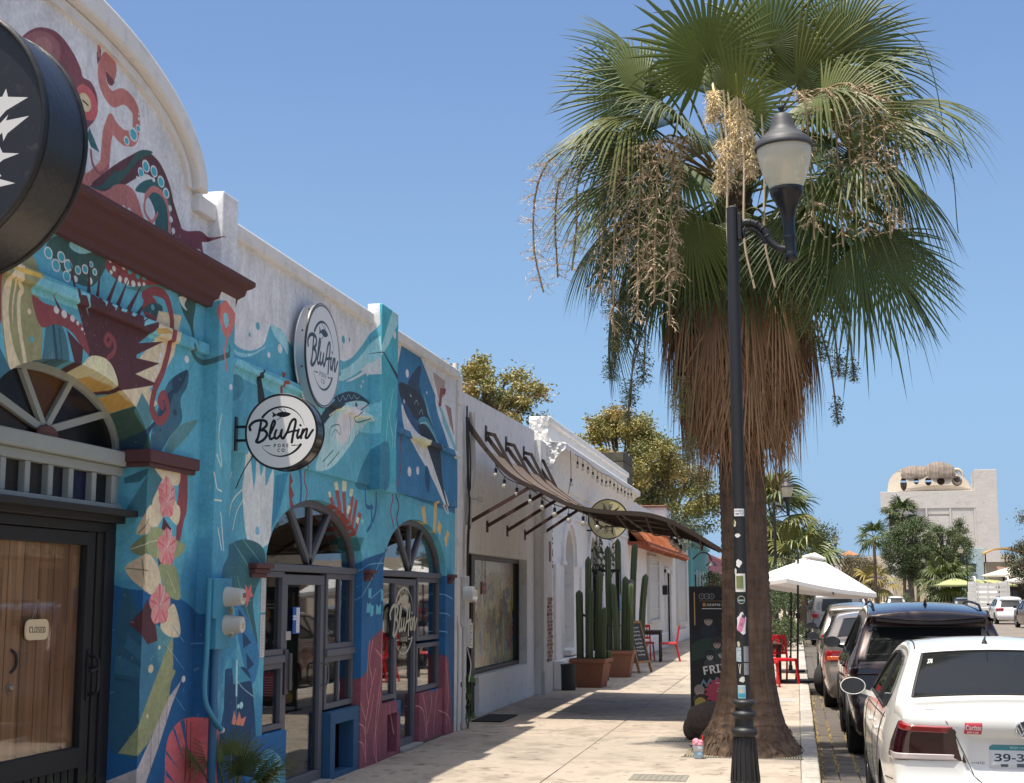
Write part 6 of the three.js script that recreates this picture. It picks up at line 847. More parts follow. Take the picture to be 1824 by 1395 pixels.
const lamp1 = lampPost('street_lamp', 'near black lamp post covered in stickers with a pear shaped globe, before the big palm', [-.455, 0, -11.9], 0, 'street lamps along the kerb');
{
const st = (y, h, ang, w, draw, torn) => { // wraps the pole; ang 0 faces the camera
const R = .0565, a = w / R, g = new THREE.CylinderGeometry(R - .0016 * (y - .75) * .0, R, h, 12, 6, true, -a / 2 + ang, a); g.translate(0, y, 0);
const tx = canvasTex(128, Math.round(clamp(128 * h / w, 32, 320)), (c, W, H) => { c.clearRect(0, 0, W, H); if (torn) { c.fillStyle = torn; c.beginPath(); const p = []; for (let i = 0; i < 14; i++) { const q = i / 14 * 6.283, k = rr(.62, 1); p.push(W / 2 + W * .5 * k * Math.cos(q), H / 2 + H * .5 * k * Math.sin(q)); } for (let i = 0; i < p.length; i += 2) c[i ? 'lineTo' : 'moveTo'](p[i], p[i + 1]); c.fill(); } draw(c, W, H); });
mesh('sticker', g, std([1, 1, 1], .6, { map: tx, transparent: true, alphaTest: .5 }), lamp1); };
seed(41); const no = () => { }, fill = (c) => (g, W, H) => { g.fillStyle = c; g.fillRect(0, 0, W, H); };
st(2.28, .062, .02, .092, (g, W, H) => { fill('#d8d8d6')(g, W, H); g.fillStyle = '#6b7077'; for (let i = 0; i < 6; i++) g.fillRect(10 + i * 13, H * .2, 9, H * .2); g.fillRect(20, H * .6, 46, H * .2); g.strokeStyle = '#6b86a8'; g.lineWidth = 8; g.beginPath(); g.arc(98, H * .5, 20, 0, 7); g.stroke(); });
st(2.19, .07, -.75, .03, (g, W, H) => { g.fillStyle = '#8f9268'; g.fillRect(20, 20, W * .5, H * .6); }, '#cfcdb9'); st(2.09, .042, -.3, .07, no, '#d6d4d2'); st(1.86, .085, -.2, .06, no, '#dcdad6'); st(1.79, .08, -.8, .03, no, '#cfcdc8');
st(1.70, .15, -.06, .09, (g, W, H) => { fill('#d6d3cc')(g, W, H); g.fillStyle = '#7d8452'; g.fillRect(14, 26, W * .7, H * .7); g.strokeStyle = '#5d6a3e'; g.lineWidth = 6; for (let i = 0; i < 6; i++) { g.beginPath(); g.moveTo(22 + i * 15, 30); g.lineTo(22 + i * 15, H - 20); g.stroke(); } }, '#d6d3cc');
st(1.56, .11, .05, .095, (g, W, H) => { g.fillStyle = '#17181c'; g.beginPath(); g.moveTo(W / 2, 0); g.lineTo(W, H / 2); g.lineTo(W / 2, H); g.lineTo(0, H / 2); g.fill(); g.strokeStyle = '#b7b19c'; g.lineWidth = 7; g.beginPath(); g.arc(W / 2, H / 2, W * .32, 0, 7); g.stroke(); g.fillStyle = '#7fa0a0'; g.fillRect(W * .18, H * .48, W * .64, H * .12); });
st(1.37, .225, .02, .1, (g, W, H) => { g.save(); g.translate(W / 2, H / 2); g.rotate(.3); g.fillStyle = '#c77a9a'; g.beginPath(); g.roundRect(-30, -60, 60, 150, 16); g.fill(); g.fillStyle = '#4a4448'; g.fillRect(-20, -92, 40, 34); g.fillStyle = '#7d4a62'; g.font = 'bold 60px serif'; g.textAlign = 'center'; g.fillText('a', 0, 30); g.restore(); }, '#d9d5d6');
st(1.20, .06, -.55, .035, no, '#b9b49a'); st(1.115, .115, -.6, .05, (g, W, H) => { fill('#a8b4bb')(g, W, H); g.fillStyle = '#4c7fa0'; for (let i = 0; i < 9; i++) g.fillRect(rr(0, 90), rr(0, H), 34, 14); }); st(1.12, .125, .65, .05, fill('#8f8f92')); st(1.0, .095, .65, .05, (g, W, H) => { fill('#8e8d90')(g, W, H); g.fillStyle = '#55555a'; g.fillRect(30, H * .5, 60, 8); }); st(1.0, .08, -.4, .03, (g, W, H) => { g.strokeStyle = '#c9c5bd'; g.lineWidth = 22; g.beginPath(); g.moveTo(20, 0); g.lineTo(64, H); g.lineTo(100, 0); g.stroke(); });
st(.915, .055, -.1, .06, no, '#c9c8c2'); st(.815, .105, -.25, .07, (g, W, H) => { fill('#8fb3bf')(g, W, H); g.fillStyle = '#c9a890'; g.beginPath(); g.arc(64, H * .4, 26, 0, 7); g.fill(); g.fillStyle = '#3f8fa8'; g.fillRect(10, H * .62, 108, H * .3); g.fillStyle = '#d8d8d4'; g.fillRect(0, 0, W, 10); });
}

// ---------- things on the pavement ----------
{
const t = thing('litter_bin', 'small black open bin standing against the white arched house', 'bin', [-3.86, 0, -24.0]);
mesh('body', lathe([[0, .01], [.125, 0], [.135, .02], [.14, .4], [.147, .43], [.135, .435], [.128, .4], [.12, .05], [0, .04]], 28), std([.018, .019, .021], .6), t); mesh('rim', new THREE.TorusGeometry(.142, .01, 8, 30).rotateX(PI / 2).translate(0, .43, 0), std([.014, .014, .015], .5), t);
}
const clayMs = [[.235, .098, .055], [.27, .12, .07], [.20, .082, .046]].map((c) => std(c, .88, { map: T.stain, bumpMap: T.plaster, bumpScale: .004 })), soilM = std([.06, .045, .035], 1);
const cactusM = std([.052, .078, .030], .6, { bumpMap: T.plaster, bumpScale: .003 }), cactusM2 = std([.065, .088, .036], .6, { bumpMap: T.plaster, bumpScale: .003 });
function cactusStem(h, r, lean) {
const NA = 84, NY = 26, ribs = 7, pos = [], idx = [];
for (let j = 0; j <= NY; j++) { const y = j / NY, top = y > .93 ? Math.sqrt(Math.max(0, 1 - ((y - .93) / .07) ** 2)) : 1, rj = r * (.9 + .14 * fbm(y * 5, r * 90, 7)) * Math.max(top, .02); for (let i = 0; i <= NA; i++) { const a = i / NA * 2 * PI, k = 1 - .28 * Math.pow(Math.abs(Math.sin(a * ribs / 2)), .7); pos.push(rj * k * Math.cos(a) + lean[0] * y * y * h, y * h, rj * k * Math.sin(a) + lean[1] * y * y * h); } }
for (let j = 0; j < NY; j++) for (let i = 0; i < NA; i++) { const a = j * (NA + 1) + i; idx.push(a, a + NA + 1, a + 1, a + 1, a + NA + 1, a + NA + 2); }
const g = new THREE.BufferGeometry(); g.setAttribute('position', new THREE.Float32BufferAttribute(pos, 3)); g.setIndex(idx); g.computeVertexNormals(); return g.toNonIndexed();
}
function cactusPot(label, x, z, stems, w, h, k) {
const t = thing('potted_cactus', label, 'cactus', [x, 0, z], .12 * k - .1, 'columnar cacti in clay pots along the white house');
const a = w / 2, b = w * .36, q = poly([[-1, -1], [1, -1], [1, 1], [-1, 1]]); const rings = [[b, 0], [a * .97, h - .07], [a * 1.06, h - .065], [a * 1.06, h], [a * .96, h], [a * .94, h - .08]];
const pos = [], idx = []; for (const [r, y] of rings) for (const [sx, sz] of [[-1, -1], [1, -1], [1, 1], [-1, 1]]) pos.push(sx * r, y, sz * r);
for (let j = 0; j < rings.length - 1; j++) for (let i = 0; i < 4; i++) { const n = (i + 1) % 4, A = j * 4 + i, B = j * 4 + n; idx.push(A, A + 4, B, B, A + 4, B + 4); }
const g = new THREE.BufferGeometry(); g.setAttribute('position', new THREE.Float32BufferAttribute(pos, 3)); g.setIndex(idx); const f = g.toNonIndexed(); f.computeVertexNormals();
mesh('pot', uvBox(f), clayMs[k % 3], t); mesh('soil', span(-a * .93, a * .93, h - .1, h - .075, -a * .93, a * .93), soilM, t);
stems.forEach(([sx, sz, sh, sr, lx], i) => { const m = mesh('cactus_stem', cactusStem(sh, sr * .86, [lx ?? .02, rr(-.02, .02)]), i % 2 ? cactusM2 : cactusM, t); m.position.set(sx, h - .09, sz); m.rotation.y = rr(0, 1); });
return t;
}
seed(55);
cactusPot('five tall cactus stems in the clay pot nearest the black bin', -3.58, -24.9, [[-.19, .05, 1.28, .08, -.01], [-.08, -.12, 1.88, .07, .0], [.0, .12, 1.3, .072, .02], [.11, -.04, 1.62, .075, .03], [.23, .06, .98, .06, .03], [.27, -.16, .22, .06, 0]], .6, .5, 0);
cactusPot('cluster of cactus stems in the second clay pot by the black gate frame', -3.50, -28.1, [[-.18, .0, 2.15, .08, -.01], [-.02, .12, 1.4, .078, -.05], [.10, -.1, 1.55, .074, .03], [.24, -.02, 1.42, .08, .02]], .62, .52, 1);
cactusPot('tall cactus stem with one short arm in the clay pot behind the chalkboard', -3.82, -31.3, [[-.06, .0, 2.45, .085, .0], [.14, .05, 1.0, .075, .06]], .5, .5, 2);
cactusPot('tall and short cactus pair beside the table with the red chairs', -3.80, -34.0, [[-.1, .0, 2.5, .095, .05], [.12, .0, 1.75, .1, .07]], .5, .45, 1);
{
const t = thing('chalkboard', 'wooden A frame chalkboard standing open between the cactus pots', 'chalkboard', [-3.42, 0, -29.8], .5), oak = std([.36, .19, .085], .6, { map: T.wood }), slate = std([.02, .021, .023], .7);
for (const s of [-1, 1]) { const lean = (x) => [bar(V(x, 0, s * .30), V(x, 1.06, s * .02), .045)]; for (const x of [-.3, .3]) mesh('leg', lean(x), oak, t); mesh('rail', [bar(V(-.3, 1.03, s * .03), V(.3, 1.03, s * .03), .045), bar(V(-.3, .22, s * .245), V(.3, .22, s * .245), .045)], oak, t); mesh('slate', new THREE.BoxGeometry(.56, .82, .015).rotateX(-s * .26).translate(0, .62, s * .137), slate, t); }
t.rotation.y = 1.25;
const p = canvasTex(256, 384, (g) => { g.clearRect(0, 0, 256, 384); g.strokeStyle = '#b9b9b4'; g.lineWidth = 5; seed(19); for (let y = 40; y < 360; y += 42) { g.beginPath(); g.moveTo(40, y); for (let x = 40; x < 210; x += 14) g.quadraticCurveTo(x + 4, y - rr(5, 24), x + 12, y + rr(-6, 8)); g.stroke(); } });
mesh('chalk_writing', uvMap(new THREE.PlaneGeometry(.5, .75), (x, y) => [.5 + x / .5, .5 + y / .75]).rotateX(-.26).translate(0, .625, .148), std([1, 1, 1], .9, { map: p, transparent: true, alphaTest: .3 }), t);
}
const redM = std([.55, .012, .016], .32), darkWood = std([.085, .05, .035], .6, { map: T.wood });
function table(name, label, x, z, ry, w = .7, h = .75) { const t = thing(name, label, 'table', [x, 0, z], ry); mesh('tabletop', [rbox(w, .035, w, 0, h - .017, 0, .008), span(-w / 2 + .04, w / 2 - .04, h - .1, h - .035, -w / 2 + .04, w / 2 - .04)], darkWood, t); for (const a of [-1, 1]) for (const b of [-1, 1]) mesh('leg', rbox(.05, h - .036, .05, a * (w / 2 - .05), (h - .036) / 2, b * (w / 2 - .05), .006), M.iron, t); return t; }
table('table', 'dark square table by the white house with a cup on it', -3.62, -34.7, .05, .75);
{ const t = thing('paper_cup', 'white cup standing on the dark table by the wall', 'cup', [-3.78, .75, -34.5]); mesh('body', lathe([[0, 0], [.05, 0], [.068, .2], [.06, .2], [.045, .01]], 18), std([.75, .73, .7], .5), t); }
function chair(label, x, z, ry) {
const t = thing('plastic_chair', label, 'chair', [x, 0, z], ry, 'red plastic terrace chairs');
mesh('seat', [rbox(.42, .03, .42, 0, .44, 0, .014), rbox(.42, .03, .03, 0, .42, .2, .01), rbox(.03, .03, .42, .2, .42, 0, .01), rbox(.03, .03, .42, -.2, .42, 0, .01)], redM, t);
const back = [rbox(.40, .07, .022, 0, .83, -.27, .01), rbox(.40, .05, .022, 0, .54, -.225, .01)]; for (let i = 0; i < 7; i++) back.push(bar(V(-.18 + i * .06, .54, -.225), V(-.18 + i * .06, .82, -.268), .026, .018)); back.push(bar(V(-.19, .44, -.2), V(-.19, .84, -.27), .03), bar(V(.19, .44, -.2), V(.19, .84, -.27), .03)); mesh('backrest', back, redM, t);
for (const a of [-1, 1]) { mesh('leg', bar(V(a * .18, .43, .18), V(a * .21, 0, .22), .032), redM, t); mesh('leg', bar(V(a * .18, .43, -.18), V(a * .21, 0, -.28), .032), redM, t); }
return t;
}
chair('red plastic chair with its back to the street at the wall table', -3.12, -34.9, -1.45); chair('red plastic chair tucked behind the wall table', -3.75, -35.3, .3);
chair('red plastic chair seen from behind right of the palm trunk', -.30, -26.6, .45); chair('red plastic chair half hidden behind the palm trunk', -.62, -25.6, 1.9); chair('red plastic chair at the far side of the parasol table', -.66, -28.2, 1.2);
table('table', 'small dark table under the white parasol behind the palm', -.62, -27.0, .1, .6, .72);
// parasols
const clothM = phys([.80, .775, .74], .9, { transmission: .12, thickness: 0 });
function parasol(label, x, z, ry) {
const t = thing('parasol', label, 'parasol', [x, 0, z], ry, 'white parasols at the pavement terrace');
const tilt = new THREE.Matrix4().makeRotationZ(-.15), top = 2.34, half = .88, W = (p) => p.applyMatrix4(tilt), N = 12, pos = [];
const at = (i, u, v) => { const a = i * PI / 2 + PI / 4, b = a + PI / 2, A = V(Math.cos(a), 0, Math.sin(a)).multiplyScalar(half * 1.414), B = V(Math.cos(b), 0, Math.sin(b)).multiplyScalar(half * 1.414), e = A.lerp(B, v), p = e.multiplyScalar(u); p.y = top - .50 * u - .06 * u * u - .035 * Math.sin(v * PI) * u * u + (u === 1 ? 0 : 0); return W(p); };
for (let i = 0; i < 4; i++) for (let a = 0; a < N; a++) for (let b = 0; b < N; b++) { const p = at(i, a / N, b / N), q = at(i, (a + 1) / N, b / N), r = at(i, (a + 1) / N, (b + 1) / N), s = at(i, a / N, (b + 1) / N); for (const k of [p, s, q, q, s, r]) pos.push(k.x, k.y, k.z); }
for (let i = 0; i < 4; i++) for (let b = 0; b < N; b++) { const q = at(i, 1, b / N), r = at(i, 1, (b + 1) / N), q2 = q.clone().add(V(0, -.07, 0)), r2 = r.clone().add(V(0, -.07, 0)); for (const k of [q, r, q2, r, r2, q2]) pos.push(k.x, k.y, k.z); }
const g = new THREE.BufferGeometry(); g.setAttribute('position', new THREE.Float32BufferAttribute(pos, 3)); g.computeVertexNormals(); mesh('canopy', g, clothM, t);
const cp = []; for (let i = 0; i < 4; i++) { const A = at(i, .19, 0).add(V(0, .085, 0)), B = at(i, .19, 1).add(V(0, .085, 0)), T0 = W(V(0, top + .075, 0)), A2 = A.clone().add(V(0, -.035, 0)), B2 = B.clone().add(V(0, -.035, 0)); for (const k of [T0, A, B, A, A2, B, B, A2, B2]) cp.push(k.x, k.y, k.z); }
const g2 = new THREE.BufferGeometry(); g2.setAttribute('position', new THREE.Float32BufferAttribute(cp, 3)); g2.computeVertexNormals(); mesh('vent_cap', g2, clothM, t);
for (let i = 0; i < 4; i++) mesh('rib', bar(W(V(0, top - .03, 0)), at(i, .985, 0).add(V(0, -.02, 0)), .016), M.iron, t);
mesh('pole', rod(V(-.06, .03, 0), V(.17, top, 0).applyMatrix4(new THREE.Matrix4().makeRotationZ(-.0)).setX(.02), .019, 12), M.iron, t); mesh('crank', [rbox(.07, .1, .07, -.02, 1.22, 0, .012), bar(V(-.02, 1.22, .03), V(-.14, 1.30, .05), .014), cyl(.028, .028, .3, -.058, .04, 0, 14)], M.iron, t);
mesh('base', [cyl(.30, .29, .045, -.06, .005, 0, 40), cyl(.045, .04, .1, -.06, .05, 0, 20)], std([.03, .03, .031], .6), t);
return t;
}
parasol('white square parasol nearest the palm, on a round dark base', .02, -26.9, .42); parasol('white square parasol hidden behind the first one', -.12, -30.4, .35);
// banner stand
{
const t = thing('banner_stand', 'tall black comics fair banner on a stand left of the palm', 'banner', [-.96, 0, -18.95], .08), w = .86, h = 1.62, y0 = .08;
const tx = canvasTex(640, 1206, (g, W, H) => {
g.fillStyle = '#141416'; g.fillRect(0, 0, W, H); seed(63);
g.strokeStyle = '#9a9a98'; g.lineWidth = 5; for (const [x, c] of [[110, '7'], [158, '='], [206, '3']]) { g.beginPath(); g.arc(x, 88, 26, 0, 7); g.stroke(); g.fillStyle = '#9a9a98'; g.font = 'bold 28px sans-serif'; g.textAlign = 'center'; g.fillText(c, x, 98); }
g.strokeStyle = '#a5763c'; g.lineWidth = 4; g.beginPath(); g.moveTo(84, 134); g.lineTo(520, 134); g.lineTo(520, 195); g.stroke(); g.fillStyle = '#b9803c'; g.fillRect(118, 152, 30, 34); g.fillStyle = '#cfcdc8'; g.font = 'bold 33px sans-serif'; g.textAlign = 'left'; g.fillText('SIEMPRE FRIKI', 156, 182); g.fillRect(110, 204, 390, 8); g.fillStyle = '#b98f57'; g.fillRect(32, 50, 12, 320);
// generic cartoon faces
const face = (x, y, s, hair, skin, coat) => { g.fillStyle = coat; g.beginPath(); g.ellipse(x, y + s * 1.9, s * 1.35, s * 1.3, 0, 0, 7); g.fill(); g.fillStyle = hair; g.beginPath(); g.ellipse(x, y - s * .1, s * 1.15, s * 1.25, 0, 0, 7); g.fill(); g.fillStyle = skin; g.beginPath(); g.ellipse(x, y + s * .25, s * .72, s * .85, 0, 0, 7); g.fill(); g.fillStyle = '#221c1c'; for (const q of [-1, 1]) { g.beginPath(); g.ellipse(x + q * s * .3, y + s * .25, s * .1, s * .16, 0, 0, 7); g.fill(); } g.fillRect(x - s * .12, y + s * .7, s * .24, s * .06); g.fillStyle = hair; g.beginPath(); g.moveTo(x - s * .8, y - s * .1); for (let i = 0; i <= 6; i++) g.lineTo(x - s * .8 + i * s * .27, y + (i % 2 ? s * .2 : -s * .1)); g.lineTo(x + s * .8, y - s * .7); g.lineTo(x - s * .8, y - s * .7); g.fill(); };
g.fillStyle = '#20382b'; g.beginPath(); g.moveTo(0, 560); g.quadraticCurveTo(160, 420, 330, 560); g.lineTo(250, 640); g.lineTo(0, 720); g.fill();
face(170, 310, 56, '#17181b', '#a58f80', '#1c2430'); face(390, 290, 64, '#a8753c', '#b59a80', '#8f8782'); face(540, 430, 48, '#a5703a', '#a08a74', '#25395a'); face(250, 540, 50, '#2a2a26', '#a38f80', '#25402f'); face(380, 520, 54, '#171615', '#a38f80', '#2b2420'); face(180, 660, 44, '#26282a', '#a5a09a', '#3a3d40'); face(290, 640, 42, '#2a2d30', '#a5a09a', '#33363a');
g.fillStyle = '#a5763c'; g.fillRect(500, 300, 80, 80); g.fillStyle = '#3a2c1c'; g.fillRect(520, 325, 40, 28);
g.save(); g.translate(110, 850); g.rotate(-.16); g.fillStyle = '#d5d3cf'; g.font = 'bold 112px sans-serif'; g.textAlign = 'left'; g.fillText('FRIKI HUB', 0, 0); g.font = 'bold 48px sans-serif'; g.fillText('ANIME STORE', 250, 62); g.restore();
g.strokeStyle = '#5f8694'; g.lineWidth = 16; g.beginPath(); for (let i = 0; i < 16; i++) g.lineTo(80 + i * 32, 955 - i * 6 + (i % 2 ? -46 : 10)); g.stroke(); g.fillStyle = '#a33a52'; g.beginPath(); for (let i = 0; i < 36; i++) { const a = i / 36 * 6.283, k = i % 2 ? 205 : 160; g.lineTo(320 + k * 1.05 * Math.cos(a), 1010 + k * .75 * Math.sin(a)); } g.fill(); g.fillStyle = '#c9b0b4'; for (let i = 0; i < 8; i++) g.fillRect(230 + (i * 29 % 40), 920 + i * 26, 190 - (i * 53 % 70), 10);
face(70, 1000, 44, '#8a8078', '#a59a92', '#4a444a'); face(80, 1090, 44, '#3a2a24', '#a38f80', '#2f4a3a'); face(500, 1010, 54, '#7d6a96', '#b0a098', '#8a7a9a'); face(430, 1080, 40, '#b5b0ae', '#b5b0ae', '#a59aa0'); face(570, 1060, 50, '#a33a4a', '#b0a8a8', '#7d7a90');
g.fillStyle = '#131315'; g.fillRect(0, 1120, W, 90); g.fillStyle = '#9a6f38'; g.font = 'bold 34px monospace'; g.textAlign = 'left'; g.fillText('@FRIKIHUB', 300, 1170); face(80, 1130, 50, '#a8954a', '#a38f80', '#2a3a3a');
});
const sheet = new THREE.PlaneGeometry(w, h, 12, 12).translate(0, y0 + h / 2, .012); { const p = sheet.attributes.position; for (let i = 0; i < p.count; i++) p.setZ(i, .012 + .010 * Math.sin(p.getY(i) * 4) * Math.cos(p.getX(i) * 3)); sheet.computeVertexNormals(); }
mesh('banner', sheet, std([1, 1, 1], .55, { map: tx }), t); mesh('banner', [span(-w / 2, w / 2, y0, y0 + h, -.018, -.012)], M.blackMatte, t);
for (const s of [-1, 1]) { mesh('post', [span(s * (w / 2 + .008) - .012, s * (w / 2 + .008) + .012, 0, y0 + h + .01, -.03, -.006)], M.black, t); mesh('foot', [span(s * (w / 2 - .03) - .014, s * (w / 2 - .03) + .014, 0, .024, -.26, .26)], M.black, t); } mesh('rail', [span(-w / 2, w / 2, y0 + h - .01, y0 + h + .014, -.028, .02), span(-w / 2, w / 2, y0 - .014, y0 + .01, -.028, .02)], M.black, t);
}
// boulder and the drink
{
const g = new THREE.IcosahedronGeometry(1, 24), p = g.attributes.position; for (let i = 0; i < p.count; i++) { const v = V().fromBufferAttribute(p, i), n = v.clone().normalize(); const k = .78 + .42 * fbm(n.x * 1.6 + 5, n.y * 1.6 + n.z * 1.9, 12, 0, 3) + .05 * fbm(n.x * 6 + 2, n.y * 9 + n.z * 7, 8, 0, 4); v.copy(n).multiplyScalar(k); v.set(v.x * .30, Math.max(v.y * .25, -.15), v.z * .26); p.setXYZ(i, v.x, v.y + .15, v.z); } g.deleteAttribute('normal'); g.computeVertexNormals();
const m = solo('boulder', uvBox(g), std([.075, .055, .045], .95, { map: rep(T.concrete, 1), bumpMap: T.plaster, bumpScale: .006 }), 'dark brown boulder on the pavement against the palm foot', 'rock'); m.position.set(-.98, 0, -16.15);
const t = thing('drink_cup', 'clear cup of pink and blue iced drink with a red straw left by the palm', 'cup', [-1.0, .002, -14.3], .3);
mesh('cup', lathe([[0, .003], [.042, 0], [.056, .14], [.06, .145], [.058, .15]], 28), phys([.9, .92, .94], .06, { transmission: .85, thickness: 0 }), t); mesh('drink', lathe([[0, .006], [.039, .005], [.046, .07], [0, .072]], 24), phys([.30, .55, .72], .2, {}), t); mesh('ice', lathe([[0, .072], [.046, .0725], [.052, .125], [0, .127]], 24), std([.62, .62, .66], .5), t);
seed(5); const top = []; for (let i = 0; i < 16; i++) top.push(new THREE.IcosahedronGeometry(rr(.018, .03), 1).translate(rr(-.032, .032), .14 + rr(0, .028), rr(-.032, .032))); top.push(new THREE.SphereGeometry(.055, 18, 10).scale(1, .45, 1).translate(0, .138, 0)); mesh('foam', top, std([.75, .25, .32], .6), t); mesh('straw', rod(V(.025, .1, 0), V(.052, .225, -.01), .006, 10), std([.6, .04, .04], .4), t);
}
// meters and conduit on the blue wall by the glass door
{
const t = thing('meter_box', 'teal painted meter box with two round electric meters and pipes on the muralled pilaster', 'electric meters', [-3.87, 1.47, -9.17], PI / 2);
t.scale.setScalar(.9);
const teal = std([.05, .27, .42], .6, { map: T.stain }), dom = phys([.50, .48, .43], .25, { clearcoat: .4 });
mesh('box', [rbox(.34, .30, .06, -.07, .12, 0, .01), rbox(.30, .24, .06, -.03, -.14, 0, .01)], teal, t);
const meterAt = (y, m2) => { const m = mesh('meter', [new THREE.CylinderGeometry(.072, .08, .05, 28).rotateX(PI / 2).translate(.0, y, .055), new THREE.CylinderGeometry(.062, .072, .085, 28).rotateX(PI / 2).translate(.0, y, .12)], dom, t); m.add(mesh('lens', new THREE.SphereGeometry(.06, 20, 10, 0, 6.3, 0, 1.2).rotateX(PI / 2).scale(1, 1, .35).translate(0, y, .15), phys([.5, .48, .4], .08, { clearcoat: 1 }))); m.add(mesh('dial', m2 ? [new THREE.CylinderGeometry(.0745, .0745, .02, 24, 1, true, -.8, 1.6).rotateX(PI / 2).translate(0, y, .1)] : [rbox(.05, .035, .004, .005, y + .012, .174, .002)], m2 ? std([.6, .58, .45], .7) : std([.12, .12, .11], .5))); };
meterAt(.13, 0); meterAt(-.08, 1); mesh('seal', [new THREE.CylinderGeometry(.012, .012, .06, 10).translate(0, .025, .06), rbox(.03, .03, .02, .0, .025, .07, .004), rbox(.025, .03, .02, 0, -.165, .07, .004)], std([.30, .24, .10], .5), t);
mesh('conduit', [tube([V(-.27, .27, .0), V(-.275, -.2, .0), V(-.28, -.62, .0), V(-.2, -.74, .02), V(-.05, -.86, .04)], .02, 10, 30), tube([V(-.27, .26, 0), V(-.1, .265, 0), V(.1, .26, 0)], .007, 6)], teal, t); mesh('conduit', [tube([V(-.10, -.25, -.01), V(-.10, -.9, -.01), V(-.10, -1.47, -.01)], .03, 10)], std([.04, .16, .30], .6, { map: T.stain }), t); mesh('pipe_end', new THREE.SphereGeometry(.024, 10, 8).translate(-.05, -.86, .04), std([.6, .6, .58], .7), t);
}
{ // stickers on the shop door, price strips on the jamb
const tx = canvasTex(128, 192, (g) => { g.fillStyle = '#1450a0'; g.fillRect(0, 0, 128, 192); g.fillStyle = '#d5d8da'; g.fillRect(62, 6, 60, 180); g.fillStyle = '#d8dde4'; g.fillRect(6, 60, 50, 34); g.fillStyle = '#1b3f96'; g.font = 'bold italic 18px sans-serif'; g.fillText('VISA', 9, 84); g.fillStyle = '#1b4f9a'; g.fillRect(6, 104, 50, 70); g.fillStyle = '#9aa3aa'; for (let y = 20; y < 180; y += 14) g.fillRect(68, y, 44, 3); });
solo('card_sticker', uvMap(box(.004, .22, .17, -4.121, 1.39, -11.32), (x, y, z) => [(-z - 11.235) / .17, (y - 1.28) / .22]), std([1, 1, 1], .6, { map: tx }), 'blue and white payment card sticker on the poke shop glass door', 'sticker');
const pt = canvasTex(64, 512, (g) => { g.fillStyle = '#cfd0cc'; g.fillRect(0, 0, 64, 512); g.fillStyle = '#5a5d60'; for (let y = 12; y < 500; y += 17) { g.fillRect(8, y, 26 + y * 13 % 20, 4); g.fillRect(48, y, 8, 4); } });
const m = std([1, 1, 1], .7, { map: pt }); for (const [y0, y1] of [[1.47, 1.74], [1.13, 1.45]]) solo('menu_strip', uvMap(span(-4.019, -4.012, y0, y1, -10.33, -10.24), (x, y, z) => [(-z - 10.24) / .09, (y - y0) / (y1 - y0)]), m, y0 > 1.4 ? 'upper white printed menu strip taped to the left edge of the arched shop bay' : 'lower white printed menu strip taped to the left edge of the arched shop bay', 'notice');
}
// dwarf fan palms at the shop corner
function dwarfPalm(label, x, z, h, n, sd, L) {
const t = thing('dwarf_palm', label, 'plant', [x, 0, z]); seed(sd); mesh('stem', [cyl(.05, .04, .18, 0, 0, 0, 10), ...Array.from({ length: 10 }, (_, i) => rod(V(.03 * Math.cos(i), .05, .03 * Math.sin(i)), V(.09 * Math.cos(i), .22, .09 * Math.sin(i)), .014, 5, .005))], std([.12, .06, .035], .95), t);
for (let i = 0; i < n; i++) { const a = i * 2.4 + rr(-.3, .3), e = rr(.35, 1.45), d = V(Math.cos(a) * Math.cos(e), Math.sin(e), Math.sin(a) * Math.cos(e)), hub = d.clone().multiplyScalar(h * rr(.4, .75)).add(V(0, .15, 0)), nn = V(-Math.cos(a) * Math.sin(e), Math.cos(e), -Math.sin(a) * Math.sin(e)); const lf = mesh('leaf', fanLeaf(hub, d, nn, L * rr(.8, 1.15), { droop: .12, spread: 1.75, cup: .35, n: 26, join: .30, curl: .05 }), leafMs[1 + i % 3], t); lf.add(mesh('petiole', petiole(V(0, .15, 0), hub, .02, .006), petM)); } return t;
}
dwarfPalm('young dwarf fan palm in front of the arched poke shop door', -3.77, -9.12, .56, 15, 201, .31);
dwarfPalm('dwarf fan palm tip at the foot of the glass restaurant door', -3.66, -6.75, .42, 12, 202, .34);

// ---------- cars ----------
const paintOf = (c, metal = 0) => phys(c, metal ? .38 : .42, { clearcoat: 1, clearcoatRoughness: .04, metalness: metal });
const carGlass = phys([.12, .135, .14], .02, { transmission: .9, thickness: 0, ior: 1.4 }), carGlassDark = phys([.012, .013, .014], .03, { specularIntensity: 1.1 });
const lampRed = phys([.26, .008, .009], .12, { clearcoat: 1 }), lampDark = phys([.022, .0015, .002], .1, { clearcoat: 1 }), lampClear = phys([.55, .48, .46], .12, { clearcoat: 1, metalness: .2 }), lampOrange = phys([.62, .10, .02], .15, { clearcoat: 1 });
const trimM = std([.02, .02, .021], .6), rimM = std([.36, .36, .37], .3, { metalness: .85 }), rimDark = std([.03, .03, .032], .35, { metalness: .6 }), seamM = std([.01, .01, .011], .8), interiorM = std([.035, .033, .031], .9), plateM = std([.6, .6, .58], .5);
const curve1 = (pts) => (x) => { let k = 0; while (k < pts.length - 2 && x > pts[k + 1][0]) k++; const a = pts[k], b = pts[k + 1], p = pts[Math.max(0, k - 1)], q = pts[Math.min(pts.length - 1, k + 2)], h = b[0] - a[0], t = clamp((x - a[0]) / h, 0, 1), ma = (b[1] - p[1]) / (b[0] - p[0] || 1), mb = (q[1] - a[1]) / (q[0] - a[0] || 1), t2 = t * t, t3 = t2 * t; return (2 * t3 - 3 * t2 + 1) * a[1] + (t3 - 2 * t2 + t) * h * ma + (3 * t2 - 2 * t3) * b[1] + (t3 - t2) * h * mb; };
